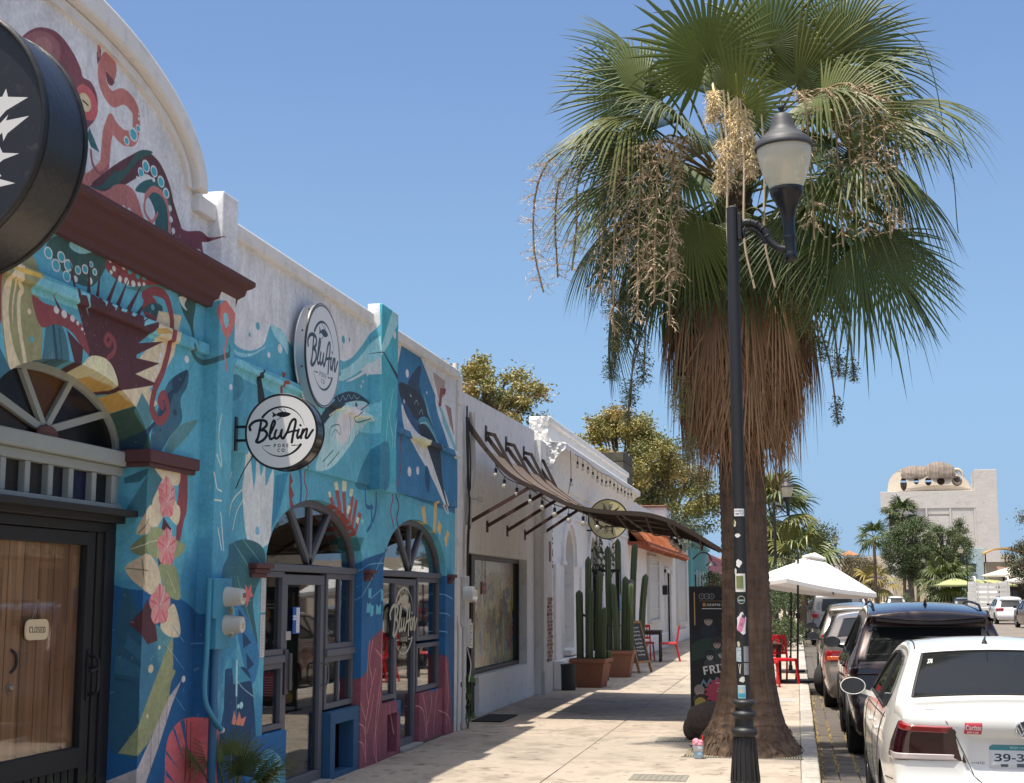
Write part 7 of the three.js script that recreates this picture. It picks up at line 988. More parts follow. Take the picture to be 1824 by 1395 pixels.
function tyreWheel(R, w, rim, far, spokes = 5) {
const g = new THREE.Group(); g.name = 'wheel';
const tr = [[R * .60, -w / 2], [R * .80, -w / 2 - .004], [R * .96, -w / 2 + .01], [R, -w / 2 + .035], [R, w / 2 - .035], [R * .96, w / 2 - .01], [R * .80, w / 2 + .004], [R * .60, w / 2]];
mesh('tyre', lathe(tr, far ? 18 : 40).rotateZ(PI / 2), M.rubber, g);
const sp = [lathe([[R * .62, -w * .42], [R * .64, -w * .46], [R * .58, -w * .40], [R * .55, -w * .1], [R * .55, w * .3]], far ? 16 : 36).rotateZ(PI / 2), new THREE.CylinderGeometry(R * .14, R * .14, .05, 16).rotateZ(PI / 2).translate(w * .36, 0, 0), new THREE.CircleGeometry(R * .57, 24).rotateY(PI / 2).translate(w * .05, 0, 0)];
const list = []; for (let i = 0; i < spokes; i++) { const a = i * 2 * PI / spokes; for (const k of [-.13, .13]) list.push(bar(V(w * .36, R * .08 * Math.cos(a), R * .08 * Math.sin(a)), V(w * .38, R * .57 * Math.cos(a + k), R * .57 * Math.sin(a + k)), .035, .03)); }
mesh('rim', [...list, ...sp.slice(0, 2)], rim, g); mesh('brake', sp[2], std([.02, .02, .02], .7), g); return g;
}
function makeCar(name, label, cat, S, pos, ry = 0, group) {
const t = thing(name, label, cat, pos, ry, group), far = S.far, wb = curve1(S.half), L = S.L;
const f = (u, y) => { const a = clamp((S.tr[0] - u) / S.tr[0], 0, 1), b = clamp((u - (L - S.tf[0])) / S.tf[0], 0, 1); return wb(y) * (1 - S.tr[1] * a * a * a - S.tf[1] * b * b); };
// profile, resampled
const c3 = new THREE.CatmullRomCurve3(S.profile.map((p) => V(p[0], p[1], 0)), false, 'centripetal'), NT = far ? 56 : 150, prof = []; c3.arcLengthDivisions = 800;
for (let i = 0; i <= NT; i++) { const p = c3.getPointAt(i / NT), d = c3.getTangentAt(i / NT); prof.push({ u: p.x, y: p.y, nu: -d.y, ny: d.x }); }
const rAt = (i) => { const p = prof[i]; return (S.r ?? .07) * (p.y < S.belt ? 1.15 : .9); };
const surf = (ti, q, off = 0) => { // ti: real index along the profile, q: across
const i = clamp(ti, 0, NT), i0 = Math.floor(i), i1 = Math.min(NT, i0 + 1), k = i - i0, A = prof[i0], B = prof[i1], u = lerp(A.u, B.u, k), y = lerp(A.y, B.y, k); let nu = lerp(A.nu, B.nu, k), ny = lerp(A.ny, B.ny, k); const nl = Math.hypot(nu, ny) || 1; nu /= nl; ny /= nl;
const r = rAt(i0), ui = u - r * nu, yi = y - r * ny, w = f(ui, yi), aq = Math.abs(q), sg = Math.sign(q) || 1; let x, pu, py, n;
if (aq <= 1) { const c = S.crown * (1 - q * q); x = q * (w - r); pu = u + nu * c; py = y + ny * c; n = V(q * S.crown * 2 / w, ny, -nu); }
else if (aq <= 2) { const a = (aq - 1) * PI / 2; x = sg * (w - r + r * Math.sin(a)); pu = ui + nu * r * Math.cos(a); py = yi + ny * r * Math.cos(a); n = V(sg * Math.sin(a), ny * Math.cos(a), -nu * Math.cos(a)); }
else { const e = aq - 2; pu = ui + e * (S.wrapDir ?? 1); py = yi; x = sg * f(pu, py); n = V(sg, 0, 0); }
if (S.recess && aq < .55) off -= .032 * sstep(.50, .45, aq) * sstep(.915, .90, y) * sstep(.655, .69, y) * (u < .4 ? 1 : 0);
n.normalize(); return V(x, py, -pu).addScaledVector(n, off);
};
const NQ = far ? 10 : 26, NF = far ? 3 : 6, qs = []; for (let j = -NF; j < 0; j++) qs.push(-1 + j / NF); for (let j = 0; j <= NQ; j++) qs.push(-1 + 2 * j / NQ); for (let j = 1; j <= NF; j++) qs.push(1 + j / NF);
const iOf = (u, y) => { let b = 0, m = 1e9; prof.forEach((p, i) => { const d = (p.u - u) ** 2 + (p.y - y) ** 2; if (d < m) { m = d; b = i; } }); return b; };
const glassR = (S.topGlass ?? []).map((g) => ({ ...g, a: iOf(...g.from), b: iOf(...g.to) }));
const P = [], I = [], GI = glassR.map(() => []);
for (let i = 0; i <= NT; i++) for (const q of qs) { const p = surf(i, q); P.push(p.x, p.y, p.z); }
const n = qs.length;
for (let i = 0; i < NT; i++) for (let j = 0; j < n - 1; j++) { const a = i * n + j, tri = [a, a + 1, a + n, a + 1, a + n + 1, a + n], qm = Math.max(Math.abs(qs[j]), Math.abs(qs[j + 1])); const gi = glassR.findIndex((g) => i >= Math.min(g.a, g.b) && i < Math.max(g.a, g.b) && qm <= g.q + 1e-6); (gi >= 0 ? GI[gi] : I).push(...tri); }
const mk = (idx) => { const g = new THREE.BufferGeometry(); g.setAttribute('position', new THREE.Float32BufferAttribute(P, 3)); g.setIndex(idx); g.computeVertexNormals(); return g.toNonIndexed(); };
const parts = [mk(I)];
glassR.forEach((g, k) => { const o = mesh(g.name, mk(GI[k]), g.mat ?? S.glass ?? carGlassDark, t); // seal around the pane
const ia = Math.min(g.a, g.b), ib = Math.max(g.a, g.b), edge = []; for (let i = ia; i <= ib; i++) edge.push(surf(i, g.q, .003)); for (let q = g.q; q >= -g.q; q -= .05) edge.push(surf(ib, q, .003)); for (let i = ib; i >= ia; i--) edge.push(surf(i, -g.q, .003)); for (let q = -g.q; q <= g.q; q += .05) edge.push(surf(ia, q, .003));
const ring = []; for (let i = 0; i < edge.length - 1; i++) if (edge[i].distanceTo(edge[i + 1]) > .002) ring.push(bar(edge[i], edge[i + 1], S.seal ?? .018, .008)); mesh('window_seal', ring, trimM, t); });
// side panels
const side = (polyPts, holes, off, sgn, edge = .11) => {
const sh = poly(polyPts); holes.forEach((h) => hole(sh, h)); let g = new THREE.ShapeGeometry(sh, 12).toNonIndexed(); g.deleteAttribute('uv'); g.deleteAttribute('normal'); g = new TessellateModifier(far ? .3 : edge, far ? 3 : 6).modify(g);
const p = g.attributes.position, N = new Float32Array(p.count * 3), e = .01; for (let i = 0; i < p.count; i++) { const u = p.getX(i), y = p.getY(i), x = f(u, y), v = V(1, -(f(u, y + e) - f(u, y - e)) / (2 * e), (f(u + e, y) - f(u - e, y)) / (2 * e)).normalize(); v.x *= sgn; p.setXYZ(i, sgn * (x + off), y, -u); v.toArray(N, i * 3); } g.setAttribute('normal', new THREE.BufferAttribute(N, 3)); const flip = (a) => { for (let i = 0; i < a.count; i += 3) for (const k of ['X', 'Y', 'Z']) { const q = a['get' + k](i + 1); a['set' + k](i + 1, a['get' + k](i + 2)); a['set' + k](i + 2, q); } }; if (sgn < 0) { flip(p); flip(g.attributes.normal); } return prep(g);
};
const inset = []; for (let i = 0; i <= NT; i += far ? 1 : 1) { const p = prof[i], r = rAt(i); inset.push([p.u - r * p.nu, p.y - r * p.ny]); }
const arch = (u, R) => { const o = [], y0 = S.sill; for (let k = 0; k <= 18; k++) { const a = k / 18 * PI; o.push([u + R * Math.cos(a), S.wheelR + R * Math.sin(a)]); } return [[u + R, y0], ...o, [u - R, y0]]; };
const outline = [...inset, [L - .2, S.sill], ...arch(S.axle[1], S.wheelR + .055), ...arch(S.axle[0], S.wheelR + .055), [.25, S.sill]];
for (const sg of [-1, 1]) parts.push(side(outline, S.windows, 0, sg));
mesh('body', parts, S.paint, t);
const archIn = []; for (const sg of [-1, 1]) for (const u of S.axle) { const R = S.wheelR + .057; archIn.push(new THREE.CylinderGeometry(R, R, .34, 24, 1, true, 0, PI).rotateZ(PI / 2).rotateX(-PI / 2).rotateX(PI / 2).translate(sg * (S.half[1][1] - .17), S.wheelR, -u)); }
mesh('underbody', [span(-S.half[0][1] + .12, S.half[0][1] - .12, S.sill - .03, S.sill + .02, -L + .25, -.25), ...archIn], trimM, t);
for (const sg of [-1, 1]) for (const w of S.windows) mesh('side_window', side(w, [], -.008, sg), S.sideGlass ?? carGlassDark, t);
for (const sg of [-1, 1]) { if (S.frames) for (const w of S.windows) { const l = []; for (let i = 0; i < w.length; i++) { const a = w[i], b = w[(i + 1) % w.length]; l.push(bar(V(sg * (f(...a) + .002), a[1], -a[0]), V(sg * (f(...b) + .002), b[1], -b[0]), .014, .02)); } mesh('window_frame', l, S.frames, t); }
for (const line of S.seams ?? []) { const l = []; for (let i = 0; i < line.length - 1; i++) for (let k = 0; k < 6; k++) { const a = [lerp(line[i][0], line[i + 1][0], k / 6), lerp(line[i][1], line[i + 1][1], k / 6)], b = [lerp(line[i][0], line[i + 1][0], (k + 1) / 6), lerp(line[i][1], line[i + 1][1], (k + 1) / 6)]; l.push(bar(V(sg * f(...a), a[1], -a[0]), V(sg * f(...b), b[1], -b[0]), .006, .006)); } mesh('seam', l, seamM, t); }
for (const [u, y] of S.handles ?? []) mesh('door_handle', rbox(.03, .028, .19, sg * (f(u, y) + .014), y, -u, .012), S.handleM ?? S.paint, t); }
// interior
if (S.glass) { mesh('interior', [span(-S.half[1][1] + .16, S.half[1][1] - .16, .3, .72, -L + 1.1, -.5), span(-.62, .62, .72, 1.0, -.62, -.45)], interiorM, t); for (const [x, u] of [[-.36, 1.05], [.36, 1.05], [-.36, 2.05], [.36, 2.05]]) { mesh('seat', [rbox(.46, .55, .16, x, .92, -u, .06)], interiorM, t); mesh('headrest', [rbox(.27, .17, .1, x, 1.26, -u + .0, .05), cyl(.012, .012, .1, x - .06, 1.12, -u, 6), cyl(.012, .012, .1, x + .06, 1.12, -u, 6)], interiorM, t); } mesh('dashboard', rbox(1.3, .12, .4, 0, .93, -3.0, .05), interiorM, t); }
// wheels
const proto = tyreWheel(S.wheelR, S.tyre ?? .2, S.rim ?? rimM, far, S.spokes ?? 5);
for (const sg of [-1, 1]) S.axle.forEach((u, k) => { const w = proto.clone(); w.name = 'wheel'; w.position.set(sg * (S.half[1][1] - .105), S.wheelR, -u); w.rotation.y = (sg < 0 ? PI : 0) + (k === 1 ? S.steer ?? 0 : 0); t.add(w); });
// patches that lie on the skin: corners [u,y,q] in order, wrapped round the corner
const tAt = (y) => { for (let i = 0; i < NT; i++) if (prof[i].y <= y && prof[i + 1].y > y) return i + (y - prof[i].y) / (prof[i + 1].y - prof[i].y); return 0; };
const patch = (nm, c, mat, off = .006, nx = 18, ny = 8, rnd2 = .0, par = t) => { const pp = [], ii = []; for (let j = 0; j <= ny; j++) for (let i = 0; i <= nx; i++) { const a = i / nx, b = j / ny, e = Math.min(a, 1 - a, b, 1 - b) < .001 ? -.004 : off, y = lerp(lerp(c[0][0], c[1][0], a), lerp(c[3][0], c[2][0], a), b), q = lerp(lerp(c[0][1], c[1][1], a), lerp(c[3][1], c[2][1], a), b); const v = surf(tAt(y), q, e); pp.push(v.x, v.y, v.z); } for (let j = 0; j < ny; j++) for (let i = 0; i < nx; i++) { const a = j * (nx + 1) + i; ii.push(a, a + 1, a + nx + 1, a + 1, a + nx + 2, a + nx + 1); } const g = new THREE.BufferGeometry(); g.setAttribute('position', new THREE.Float32BufferAttribute(pp, 3)); g.setIndex(ii); g.computeVertexNormals(); const u2 = []; for (let j = 0; j <= ny; j++) for (let i = 0; i <= nx; i++) u2.push(i / nx, 1 - j / ny); g.setAttribute('uv', new THREE.Float32BufferAttribute(u2, 2)); return mesh(nm, g, mat, par); };
for (const [nm, c, mat, off] of S.patches ?? []) for (const sg of [-1, 1]) patch(nm, c.map(([y, q]) => [y, q * sg]), mat, off);
for (const [nm, c, mat, off] of S.single ?? []) patch(nm, c, mat, off);
// mirrors
if (S.mirror) for (const sg of [-1, 1]) { const [u, y] = S.mirror, x = f(u, y), N1 = far ? 10 : 26; const sh = new THREE.SphereGeometry(1, N1, N1 / 2, 0, PI * 2, 0, PI / 2).rotateX(-PI / 2).scale(.097, .064, .09).translate(sg * (x + .155), y + .06, -u + .05); const m = mesh('mirror', [sh, new THREE.TorusGeometry(.098, .005, 8, N1).scale(1.02, .69, .8).translate(sg * (x + .155), y + .06, -u + .052), bar(V(sg * (x - .01), y - .01, -u), V(sg * (x + .1), y + .02, -u), .06, .04)], S.mirrorM ?? S.paint, t); m.add(mesh('mirror_glass', new THREE.CircleGeometry(1, 28).scale(.101, .068, 1).translate(sg * (x + .155), y + .06, -u + .054), std([.03, .035, .045], .06))); }
if (S.rails) for (const sg of [-1, 1]) { const pts = []; for (let k = 0; k <= 12; k++) { const u = lerp(S.rails[0], S.rails[1], k / 12), i = iOf(u, 9); let best = 0, m = 1e9; prof.forEach((p, ix) => { if (p.ny > .3 && Math.abs(p.u - u) < m) { m = Math.abs(p.u - u); best = ix; } }); pts.push(surf(best, sg * S.rails[2], k === 0 || k === 12 ? 0 : .04)); } mesh('roof_rail', tube(pts, .014, 8), S.railM ?? trimM, t); }
S.extra?.(t, { surf, f, tAt, iOf, patch, NT, prof });
return t;
}
const onRoof = (k, u) => { let best = 0, m = 1e9; k.prof.forEach((p, i) => { if (p.ny > .3 && Math.abs(p.u - u) < m) { m = Math.abs(p.u - u); best = i; } }); return best; };
const STREET = -.202;
// the white saloon in the corner of the picture
const white1 = paintOf([.72, .705, .665]);
const plateTex = canvasTex(512, 256, (g) => { g.fillStyle = '#c9ccd0'; g.fillRect(0, 0, 512, 256); g.fillStyle = '#3f7f80'; g.fillRect(0, 0, 512, 62); g.fillStyle = '#9cc0ba'; g.font = 'bold 26px sans-serif'; g.textAlign = 'center'; g.fillText('BAJA CALIFORNIA SUR', 290, 42); g.fillStyle = '#22303c'; g.font = 'bold 108px sans-serif'; g.fillText('39-37-KC', 262, 176); g.fillStyle = '#4a5866'; g.fillRect(86, 204, 50, 30); g.fillRect(196, 198, 60, 38); g.fillStyle = '#b3402f'; g.fillRect(300, 206, 90, 22); g.strokeStyle = '#8a9096'; g.lineWidth = 6; g.strokeRect(4, 4, 504, 248); });
const rentTex = canvasTex(256, 120, (g) => { g.fillStyle = '#b93a48'; g.fillRect(0, 0, 256, 120); g.fillStyle = '#f0e6e2'; g.font = 'bold 66px serif'; g.textAlign = 'center'; g.fillText('Cactus', 128, 70); g.font = 'bold 28px sans-serif'; g.fillText('RENT A CAR', 128, 106); });
makeCar('saloon_car', 'white saloon car nearest the camera with dark red tail lamps and a red rental sticker', 'car', {
L: 4.38, half: [[.2, .79], [.4, .835], [.62, .85], [.82, .84], [.97, .80], [1.08, .755], [1.25, .67], [1.46, .56]], tr: [1.2, .085], tf: [1.1, .16], belt: 1.0, sill: .22, crown: .035, r: .075, recess: true, wheelR: .305, axle: [.92, 3.47],
profile: [[.16, .2], [.06, .25], [.015, .34], [0, .46], [.005, .565], [.045, .60], [.075, .64], [.085, .78], [.075, .92], [.055, 1.0], [.075, 1.045], [.14, 1.07], [.34, 1.085], [.50, 1.09], [.56, 1.115], [1.03, 1.375], [1.15, 1.415], [1.45, 1.45], [1.8, 1.458], [2.2, 1.44], [2.5, 1.38], [3.2, 1.0], [3.32, .965], [3.9, .89], [4.2, .78], [4.34, .6], [4.37, .42], [4.32, .25], [4.2, .2]],
topGlass: [{ name: 'rear_window', from: [.57, 1.12], to: [1.03, 1.375], q: 12 / 13 }, { name: 'windscreen', from: [2.52, 1.37], to: [3.18, 1.01], q: 12 / 13 }], glass: carGlass, sideGlass: carGlass, frames: trimM,
windows: [[[1.06, 1.035], [1.0, 1.10], [1.06, 1.18], [1.22, 1.29], [1.42, 1.345], [1.92, 1.37], [1.92, 1.01], [1.3, 1.0]], [[1.99, 1.37], [2.3, 1.355], [2.52, 1.295], [2.95, 1.07], [2.98, 1.02], [1.99, 1.01]]],
seams: [[[1.02, .98], [1.12, .93], [1.18, .80], [1.28, .62], [1.35, .3]], [[1.955, 1.0], [1.955, .3]], [[3.02, 1.0], [3.05, .7], [3.0, .3]], [[.95, .955], [2.2, .935], [3.0, .93]], [[.2, .62], [.52, .60]]], handles: [[1.34, .85], [2.16, .845]], mirror: [2.86, .99], paint: white1, spokes: 7,
patches: [['taillight', [[.985, .62], [.98, 2.10], [.735, 2.24], [.745, .50]], lampDark, .008], ['taillight_upper', [[.978, .645], [.975, 2.07], [.93, 2.11], [.932, .625]], lampRed, .011], ['taillight_reverse', [[.80, .545], [.80, 2.17], [.752, 2.2], [.755, .53]], lampClear, .011]],
single: [['number_plate', [[.865, -.315], [.865, .315], [.71, .315], [.71, -.315]], std([1, 1, 1], .4, { map: plateTex }), .012], ['rental_sticker', [[1.0, -.555], [1.0, -.385], [.93, -.385], [.93, -.555]], std([1, 1, 1], .45, { map: rentTex }), .004]],
extra: (t, k) => {
const s = k.surf, line = (pts, r = .004) => { const l = []; for (let i = 0; i < pts.length - 1; i++) l.push(bar(pts[i], pts[i + 1], r * 2, r * 2)); return l; };
const gap = []; for (const sg of [-1, 1]) { const p = []; for (const [y, q] of [[1.085, .93], [1.06, .80], [1.0, .72], [.93, .63], [.80, .52], [.73, .475], [.66, .44], [.60, .38]]) p.push(s(k.tAt(Math.min(y, 1.06)), sg * q, .001)); gap.push(...line(p, .002)); }
const bp = []; for (let q = -1.9; q <= 1.9; q += .1) bp.push(s(k.tAt(.592), q, .001)); gap.push(...line(bp, .004)); mesh('seam', gap, seamM, t);
const emb = s(k.tAt(.975), 0, .01); const e = mesh('badge', [new THREE.TorusGeometry(.052, .006, 8, 36).translate(0, emb.y, emb.z), ...[[[-.03, .035], [-.012, -.012], [0, .02], [.012, -.012], [.03, .035]], [[-.045, .01], [-.022, -.044], [0, .004], [.022, -.044], [.045, .01]]].flatMap((q) => q.slice(1).map((b, i) => bar(V(q[i][0], emb.y + q[i][1], emb.z + .002), V(b[0], emb.y + b[1], emb.z + .002), .008)))], M.chrome, t); e.add(mesh('badge_ground', new THREE.CircleGeometry(.05, 30).translate(0, emb.y, emb.z - .003), std([.06, .07, .09], .3)));
const sc = [...'VENTO'].map((c, i) => { const q = -.475 + i * .035; return s(k.tAt(.715), q, .004); }); const nm = canvasTex(256, 64, (g) => { g.clearRect(0, 0, 256, 64); g.fillStyle = '#8f9296'; g.font = 'bold 52px sans-serif'; g.fillText('VENTO', 20, 50); }); k.patch('model_lettering', [[.76, -.47], [.76, -.30], [.728, -.30], [.728, -.47]], std([1, 1, 1], .25, { map: nm, transparent: true, alphaTest: .5, metalness: .6 }), .004, 6, 2);
const num = canvasTex(128, 48, (g) => { g.clearRect(0, 0, 128, 48); g.fillStyle = '#e4e4e0'; g.font = 'bold 42px sans-serif'; g.fillText('376', 22, 40); }); const iA = k.iOf(.98, 1.35); const a = s(iA, -.86, .006), b = s(iA, -.75, .006), c = s(iA - 2.2, -.75, .006), d = s(iA - 2.2, -.86, .006); const g4 = new THREE.BufferGeometry(); g4.setAttribute('position', new THREE.Float32BufferAttribute([a, b, c, a, c, d].flatMap((v) => [v.x, v.y, v.z]), 3)); g4.setAttribute('uv', new THREE.Float32BufferAttribute([0, 1, 1, 1, 1, 0, 0, 1, 1, 0, 0, 0], 2)); g4.computeVertexNormals(); mesh('window_number', g4, std([1, 1, 1], .6, { map: num, transparent: true, alphaTest: .5 }), t);
const r = s(onRoof(k, 1.22), -.14, 0); mesh('antenna', [rod(r, r.clone().add(V(.02, .23, .10)), .005, 8, .003), new THREE.ConeGeometry(.024, .05, 14).translate(r.x, r.y + .02, r.z)], M.black, t);
const rr2 = []; for (const x of [-.6, .6]) { const p = []; for (let u = 1.15; u < 2.4; u += .1) p.push(s(onRoof(k, u), x > 0 ? 1.15 : -1.15, .0015)); rr2.push(...line(p, .004)); } mesh('roof_seam', rr2, seamM, t);
},
}, [1.385, STREET, -9.5], 0, 'cars parked along the near kerb');
// crossover, hatchback, small saloon profiles
const SUV = (o) => ({ L: 4.5, half: [[.24, .84], [.45, .90], [.7, .925], [.95, .915], [1.08, .87], [1.25, .80], [1.45, .72], [1.68, .62]], tr: [1.2, .075], tf: [1.1, .15], belt: 1.1, sill: .27, crown: .04, r: .08, wheelR: .35, tyre: .23, axle: [.85, 3.5],
profile: [[.2, .26], [.06, .32], [0, .45], [.0, .62], [.05, .70], [.075, .85], [.09, 1.02], [.12, 1.08], [.36, 1.46], [.30, 1.535], [.27, 1.56], [.34, 1.59], [.6, 1.635], [1.2, 1.675], [1.8, 1.68], [2.3, 1.64], [2.55, 1.57], [3.2, 1.12], [3.35, 1.08], [4.0, 1.0], [4.3, .86], [4.46, .66], [4.48, .45], [4.4, .3], [4.3, .26]],
topGlass: [{ name: 'rear_window', from: [.125, 1.09], to: [.345, 1.44], q: 12 / 13 }, { name: 'windscreen', from: [2.57, 1.56], to: [3.18, 1.13], q: 12 / 13 }],
windows: [[[.75, 1.12], [.62, 1.25], [.80, 1.47], [1.0, 1.50], [1.08, 1.14]], [[1.14, 1.14], [1.08, 1.5], [1.85, 1.55], [1.85, 1.12]], [[1.93, 1.12], [1.93, 1.55], [2.3, 1.52], [2.5, 1.45], [2.98, 1.14]]], frames: trimM, seams: [[[1.14, 1.1], [1.25, .9], [1.35, .75], [1.38, .35]], [[1.9, 1.1], [1.9, .35]], [[3.02, 1.1], [3.0, .4]]], handles: [[1.3, .98], [2.1, .97]], mirror: [2.92, 1.14], mirrorM: M.black, rails: [.55, 2.35, .98], ...o });
makeCar('crossover_car', 'dark maroon crossover car with roof rails behind the white saloon', 'car', SUV({
paint: paintOf([.028, .011, .012], .3), single: [], patches: [['taillight', [[1.02, .45], [1.03, 2.2], [.90, 2.28], [.93, .5]], lampDark, .008]],
extra: (t, k) => { const p = k.surf(onRoof(k, .72), 0, 0); mesh('fin_antenna', new THREE.ConeGeometry(.035, .10, 16).scale(.7, 1, 1.7).rotateX(.35).translate(p.x, p.y + .04, p.z), M.black, t); const iS = k.iOf(.28, 1.56); const sp = []; for (let q = -1.1; q < 1.1; q += .1) sp.push(bar(k.surf(iS, q, .02), k.surf(iS, q + .1, .02), .10, .03)); mesh('spoiler', sp, std([.016, .007, .0075], .3), t); mesh('wheel_arch_trim', [-1, 1].flatMap((sg) => [.85, 3.5].map((u) => new THREE.TorusGeometry(.41, .025, 8, 24, PI).rotateY(PI / 2).translate(sg * (k.f(u, .5) + .0), .35, -u))), trimM, t); },
}), [1.43, STREET, -16.1], 0, 'cars parked along the near kerb');
makeCar('saloon_car', 'brown grey small saloon car between the maroon crossover and the silver wagon', 'car', {
L: 4.3, half: [[.2, .76], [.4, .81], [.62, .835], [.85, .825], [1.0, .79], [1.12, .73], [1.3, .63], [1.5, .53]], tr: [1.2, .09], tf: [1.1, .16], belt: 1.02, sill: .22, crown: .04, r: .09, wheelR: .30, axle: [.85, 3.4],
profile: [[.16, .2], [.05, .26], [0, .42], [.02, .6], [.06, .7], [.07, .9], [.08, 1.02], [.15, 1.06], [.42, 1.09], [.50, 1.12], [1.0, 1.41], [1.15, 1.455], [1.6, 1.50], [2.1, 1.48], [2.45, 1.40], [3.1, 1.02], [3.2, .98], [3.9, .88], [4.2, .7], [4.29, .45], [4.2, .2]],
topGlass: [{ name: 'rear_window', from: [.52, 1.13], to: [.98, 1.40], q: 11 / 13 }, { name: 'windscreen', from: [2.47, 1.39], to: [3.08, 1.03], q: 12 / 13 }], glass: carGlass, sideGlass: carGlassDark, frames: trimM,
windows: [[[1.0, 1.05], [1.1, 1.25], [1.35, 1.39], [1.85, 1.42], [1.85, 1.03]], [[1.92, 1.42], [2.2, 1.40], [2.45, 1.32], [2.9, 1.06], [1.92, 1.03]]], seams: [[[1.0, 1.02], [1.2, .8], [1.28, .3]], [[1.89, 1.0], [1.89, .3]]], handles: [[1.3, .88], [2.08, .87]], mirror: [2.8, 1.03], mirrorM: paintOf([.045, .045, .05], .3), paint: paintOf([.20, .17, .148], .35), steer: -.62, rim: rimDark,
patches: [['taillight', [[.94, .58], [.94, 2.08], [.76, 2.14], [.76, .62]], lampRed, .008], ['indicator', [[.855, .6], [.855, 1.55], [.78, 1.55], [.78, .63]], lampOrange, .011]],
}, [1.19, STREET, -22.9], 0, 'cars parked along the near kerb');
const HATCH = (o) => SUV({ L: 4.2, half: [[.22, .78], [.42, .84], [.68, .86], [.92, .845], [1.05, .81], [1.2, .75], [1.4, .67], [1.58, .58]], sill: .23, wheelR: .31, axle: [.72, 3.25], profile: SUV({}).profile.map(([u, y]) => [u * .935, y * .955]), topGlass: SUV({}).topGlass.map((g) => ({ ...g, from: [g.from[0] * .935, g.from[1] * .955], to: [g.to[0] * .935, g.to[1] * .955] })), windows: SUV({}).windows.map((w) => w.map(([u, y]) => [u * .935, y * .955])), mirror: [2.74, 1.08], rails: null, seams: SUV({}).seams.map((w) => w.map(([u, y]) => [u * .935, y * .955])), ...o });
makeCar('wagon_car', 'silver grey wagon car with a rear wiper, third along from the maroon crossover', 'car', HATCH({ paint: paintOf([.33, .31, .285], .5), glass: carGlass, patches: [['taillight', [[1.02, .55], [1.04, 2.12], [.78, 2.16], [.78, .72]], lampRed, .008]], extra: (t, k) => { const a = k.surf(k.tAt(1.1), -.55, .02), b = k.surf(k.tAt(1.33), -.25, .02); mesh('wiper', [bar(a, b, .02, .012)], M.black, t); const p = k.surf(onRoof(k, 1.9), .2, 0); mesh('antenna', rod(p, p.clone().add(V(0, .3, .2)), .006), M.black, t); } }), [1.25, STREET, -29.3], 0, 'cars parked along the near kerb');
const eTex = canvasTex(128, 128, (g) => { g.clearRect(0, 0, 128, 128); g.strokeStyle = g.fillStyle = '#1c2436'; g.lineWidth = 9; g.beginPath(); g.arc(64, 64, 54, 0, 7); g.stroke(); g.font = 'bold 84px sans-serif'; g.textAlign = 'center'; g.fillText('E', 64, 94); });
makeCar('suv_car', 'boxy grey SUV with a circled letter E on its rear pillar, farther up the kerb', 'car', SUV({
paint: paintOf([.16, .155, .15], .4), far: false, half: [[.3, .86], [.5, .93], [.8, .95], [1.1, .94], [1.25, .91], [1.45, .87], [1.65, .82], [1.85, .76]], L: 4.9, axle: [1.0, 3.85], wheelR: .39, sill: .32, belt: 1.2,
profile: [[.2, .32], [.04, .4], [0, .6], [.03, .75], [.08, .95], [.10, 1.18], [.22, 1.68], [.26, 1.76], [.4, 1.81], [1.2, 1.85], [2.4, 1.84], [2.8, 1.76], [3.4, 1.28], [3.6, 1.22], [4.5, 1.12], [4.8, .95], [4.9, .6], [4.75, .35]], topGlass: [{ name: 'rear_window', from: [.11, 1.22], to: [.215, 1.66], q: 9 / 13 }, { name: 'windscreen', from: [2.82, 1.75], to: [3.38, 1.3], q: 12 / 13 }], glass: carGlass,
windows: [[[.42, 1.3], [.5, 1.66], [1.1, 1.70], [1.1, 1.28]], [[1.2, 1.28], [1.2, 1.7], [2.05, 1.72], [2.05, 1.26]], [[2.13, 1.26], [2.13, 1.72], [2.6, 1.66], [3.15, 1.26]]], seams: [], handles: [[1.5, 1.1], [2.3, 1.1]], mirror: [3.05, 1.28], mirrorM: M.black, patches: [['taillight', [[1.16, .80], [1.16, 2.1], [.98, 2.14], [.98, .80]], lampRed, .01]], single: [['pillar_badge', [[1.58, -.955], [1.58, -.70], [1.27, -.70], [1.27, -.955]], std([1, 1, 1], .6, { map: eTex, transparent: true, alphaTest: .5 }), .008]],
}), [1.40, STREET, -52], 0, 'cars parked along the near kerb');
const pale = paintOf([.55, .54, .52], .3);
makeCar('hatchback_car', 'pale car parked ahead of the grey SUV at the near kerb', 'car', HATCH({ far: true, paint: paintOf([.66, .65, .63]), patches: [] }), [1.1, STREET, -62], 0, 'cars parked along the near kerb');
// traffic and cars on the far side
const farPatch = [['taillight', [[1.0, .55], [1.0, 2.1], [.82, 2.1], [.82, .6]], lampRed, .02]];
makeCar('suv_car', 'white SUV with dark lower bumper parked across the street', 'car', SUV({ far: true, paint: paintOf([.74, .74, .73]), patches: farPatch, sill: .35 }), [12.95, STREET, -92], 0, 'cars parked on the far side of the street');
makeCar('saloon_car', 'brown car cut by the right frame edge across the street', 'car', HATCH({ far: true, paint: paintOf([.12, .055, .04], .3), patches: farPatch, rim: rimM }), [13.0, STREET, -80.5], .06, 'cars parked on the far side of the street');
makeCar('saloon_car', 'dark blue car parked beyond the white stake truck', 'car', HATCH({ far: true, paint: paintOf([.03, .05, .075], .3), patches: farPatch }), [13.4, STREET, -121], 0, 'cars parked on the far side of the street');
makeCar('suv_car', 'silver SUV driving away in the middle of the far street', 'car', SUV({ far: true, paint: pale, patches: farPatch }), [9.3, STREET, -140], 0, 'cars farther up the street');
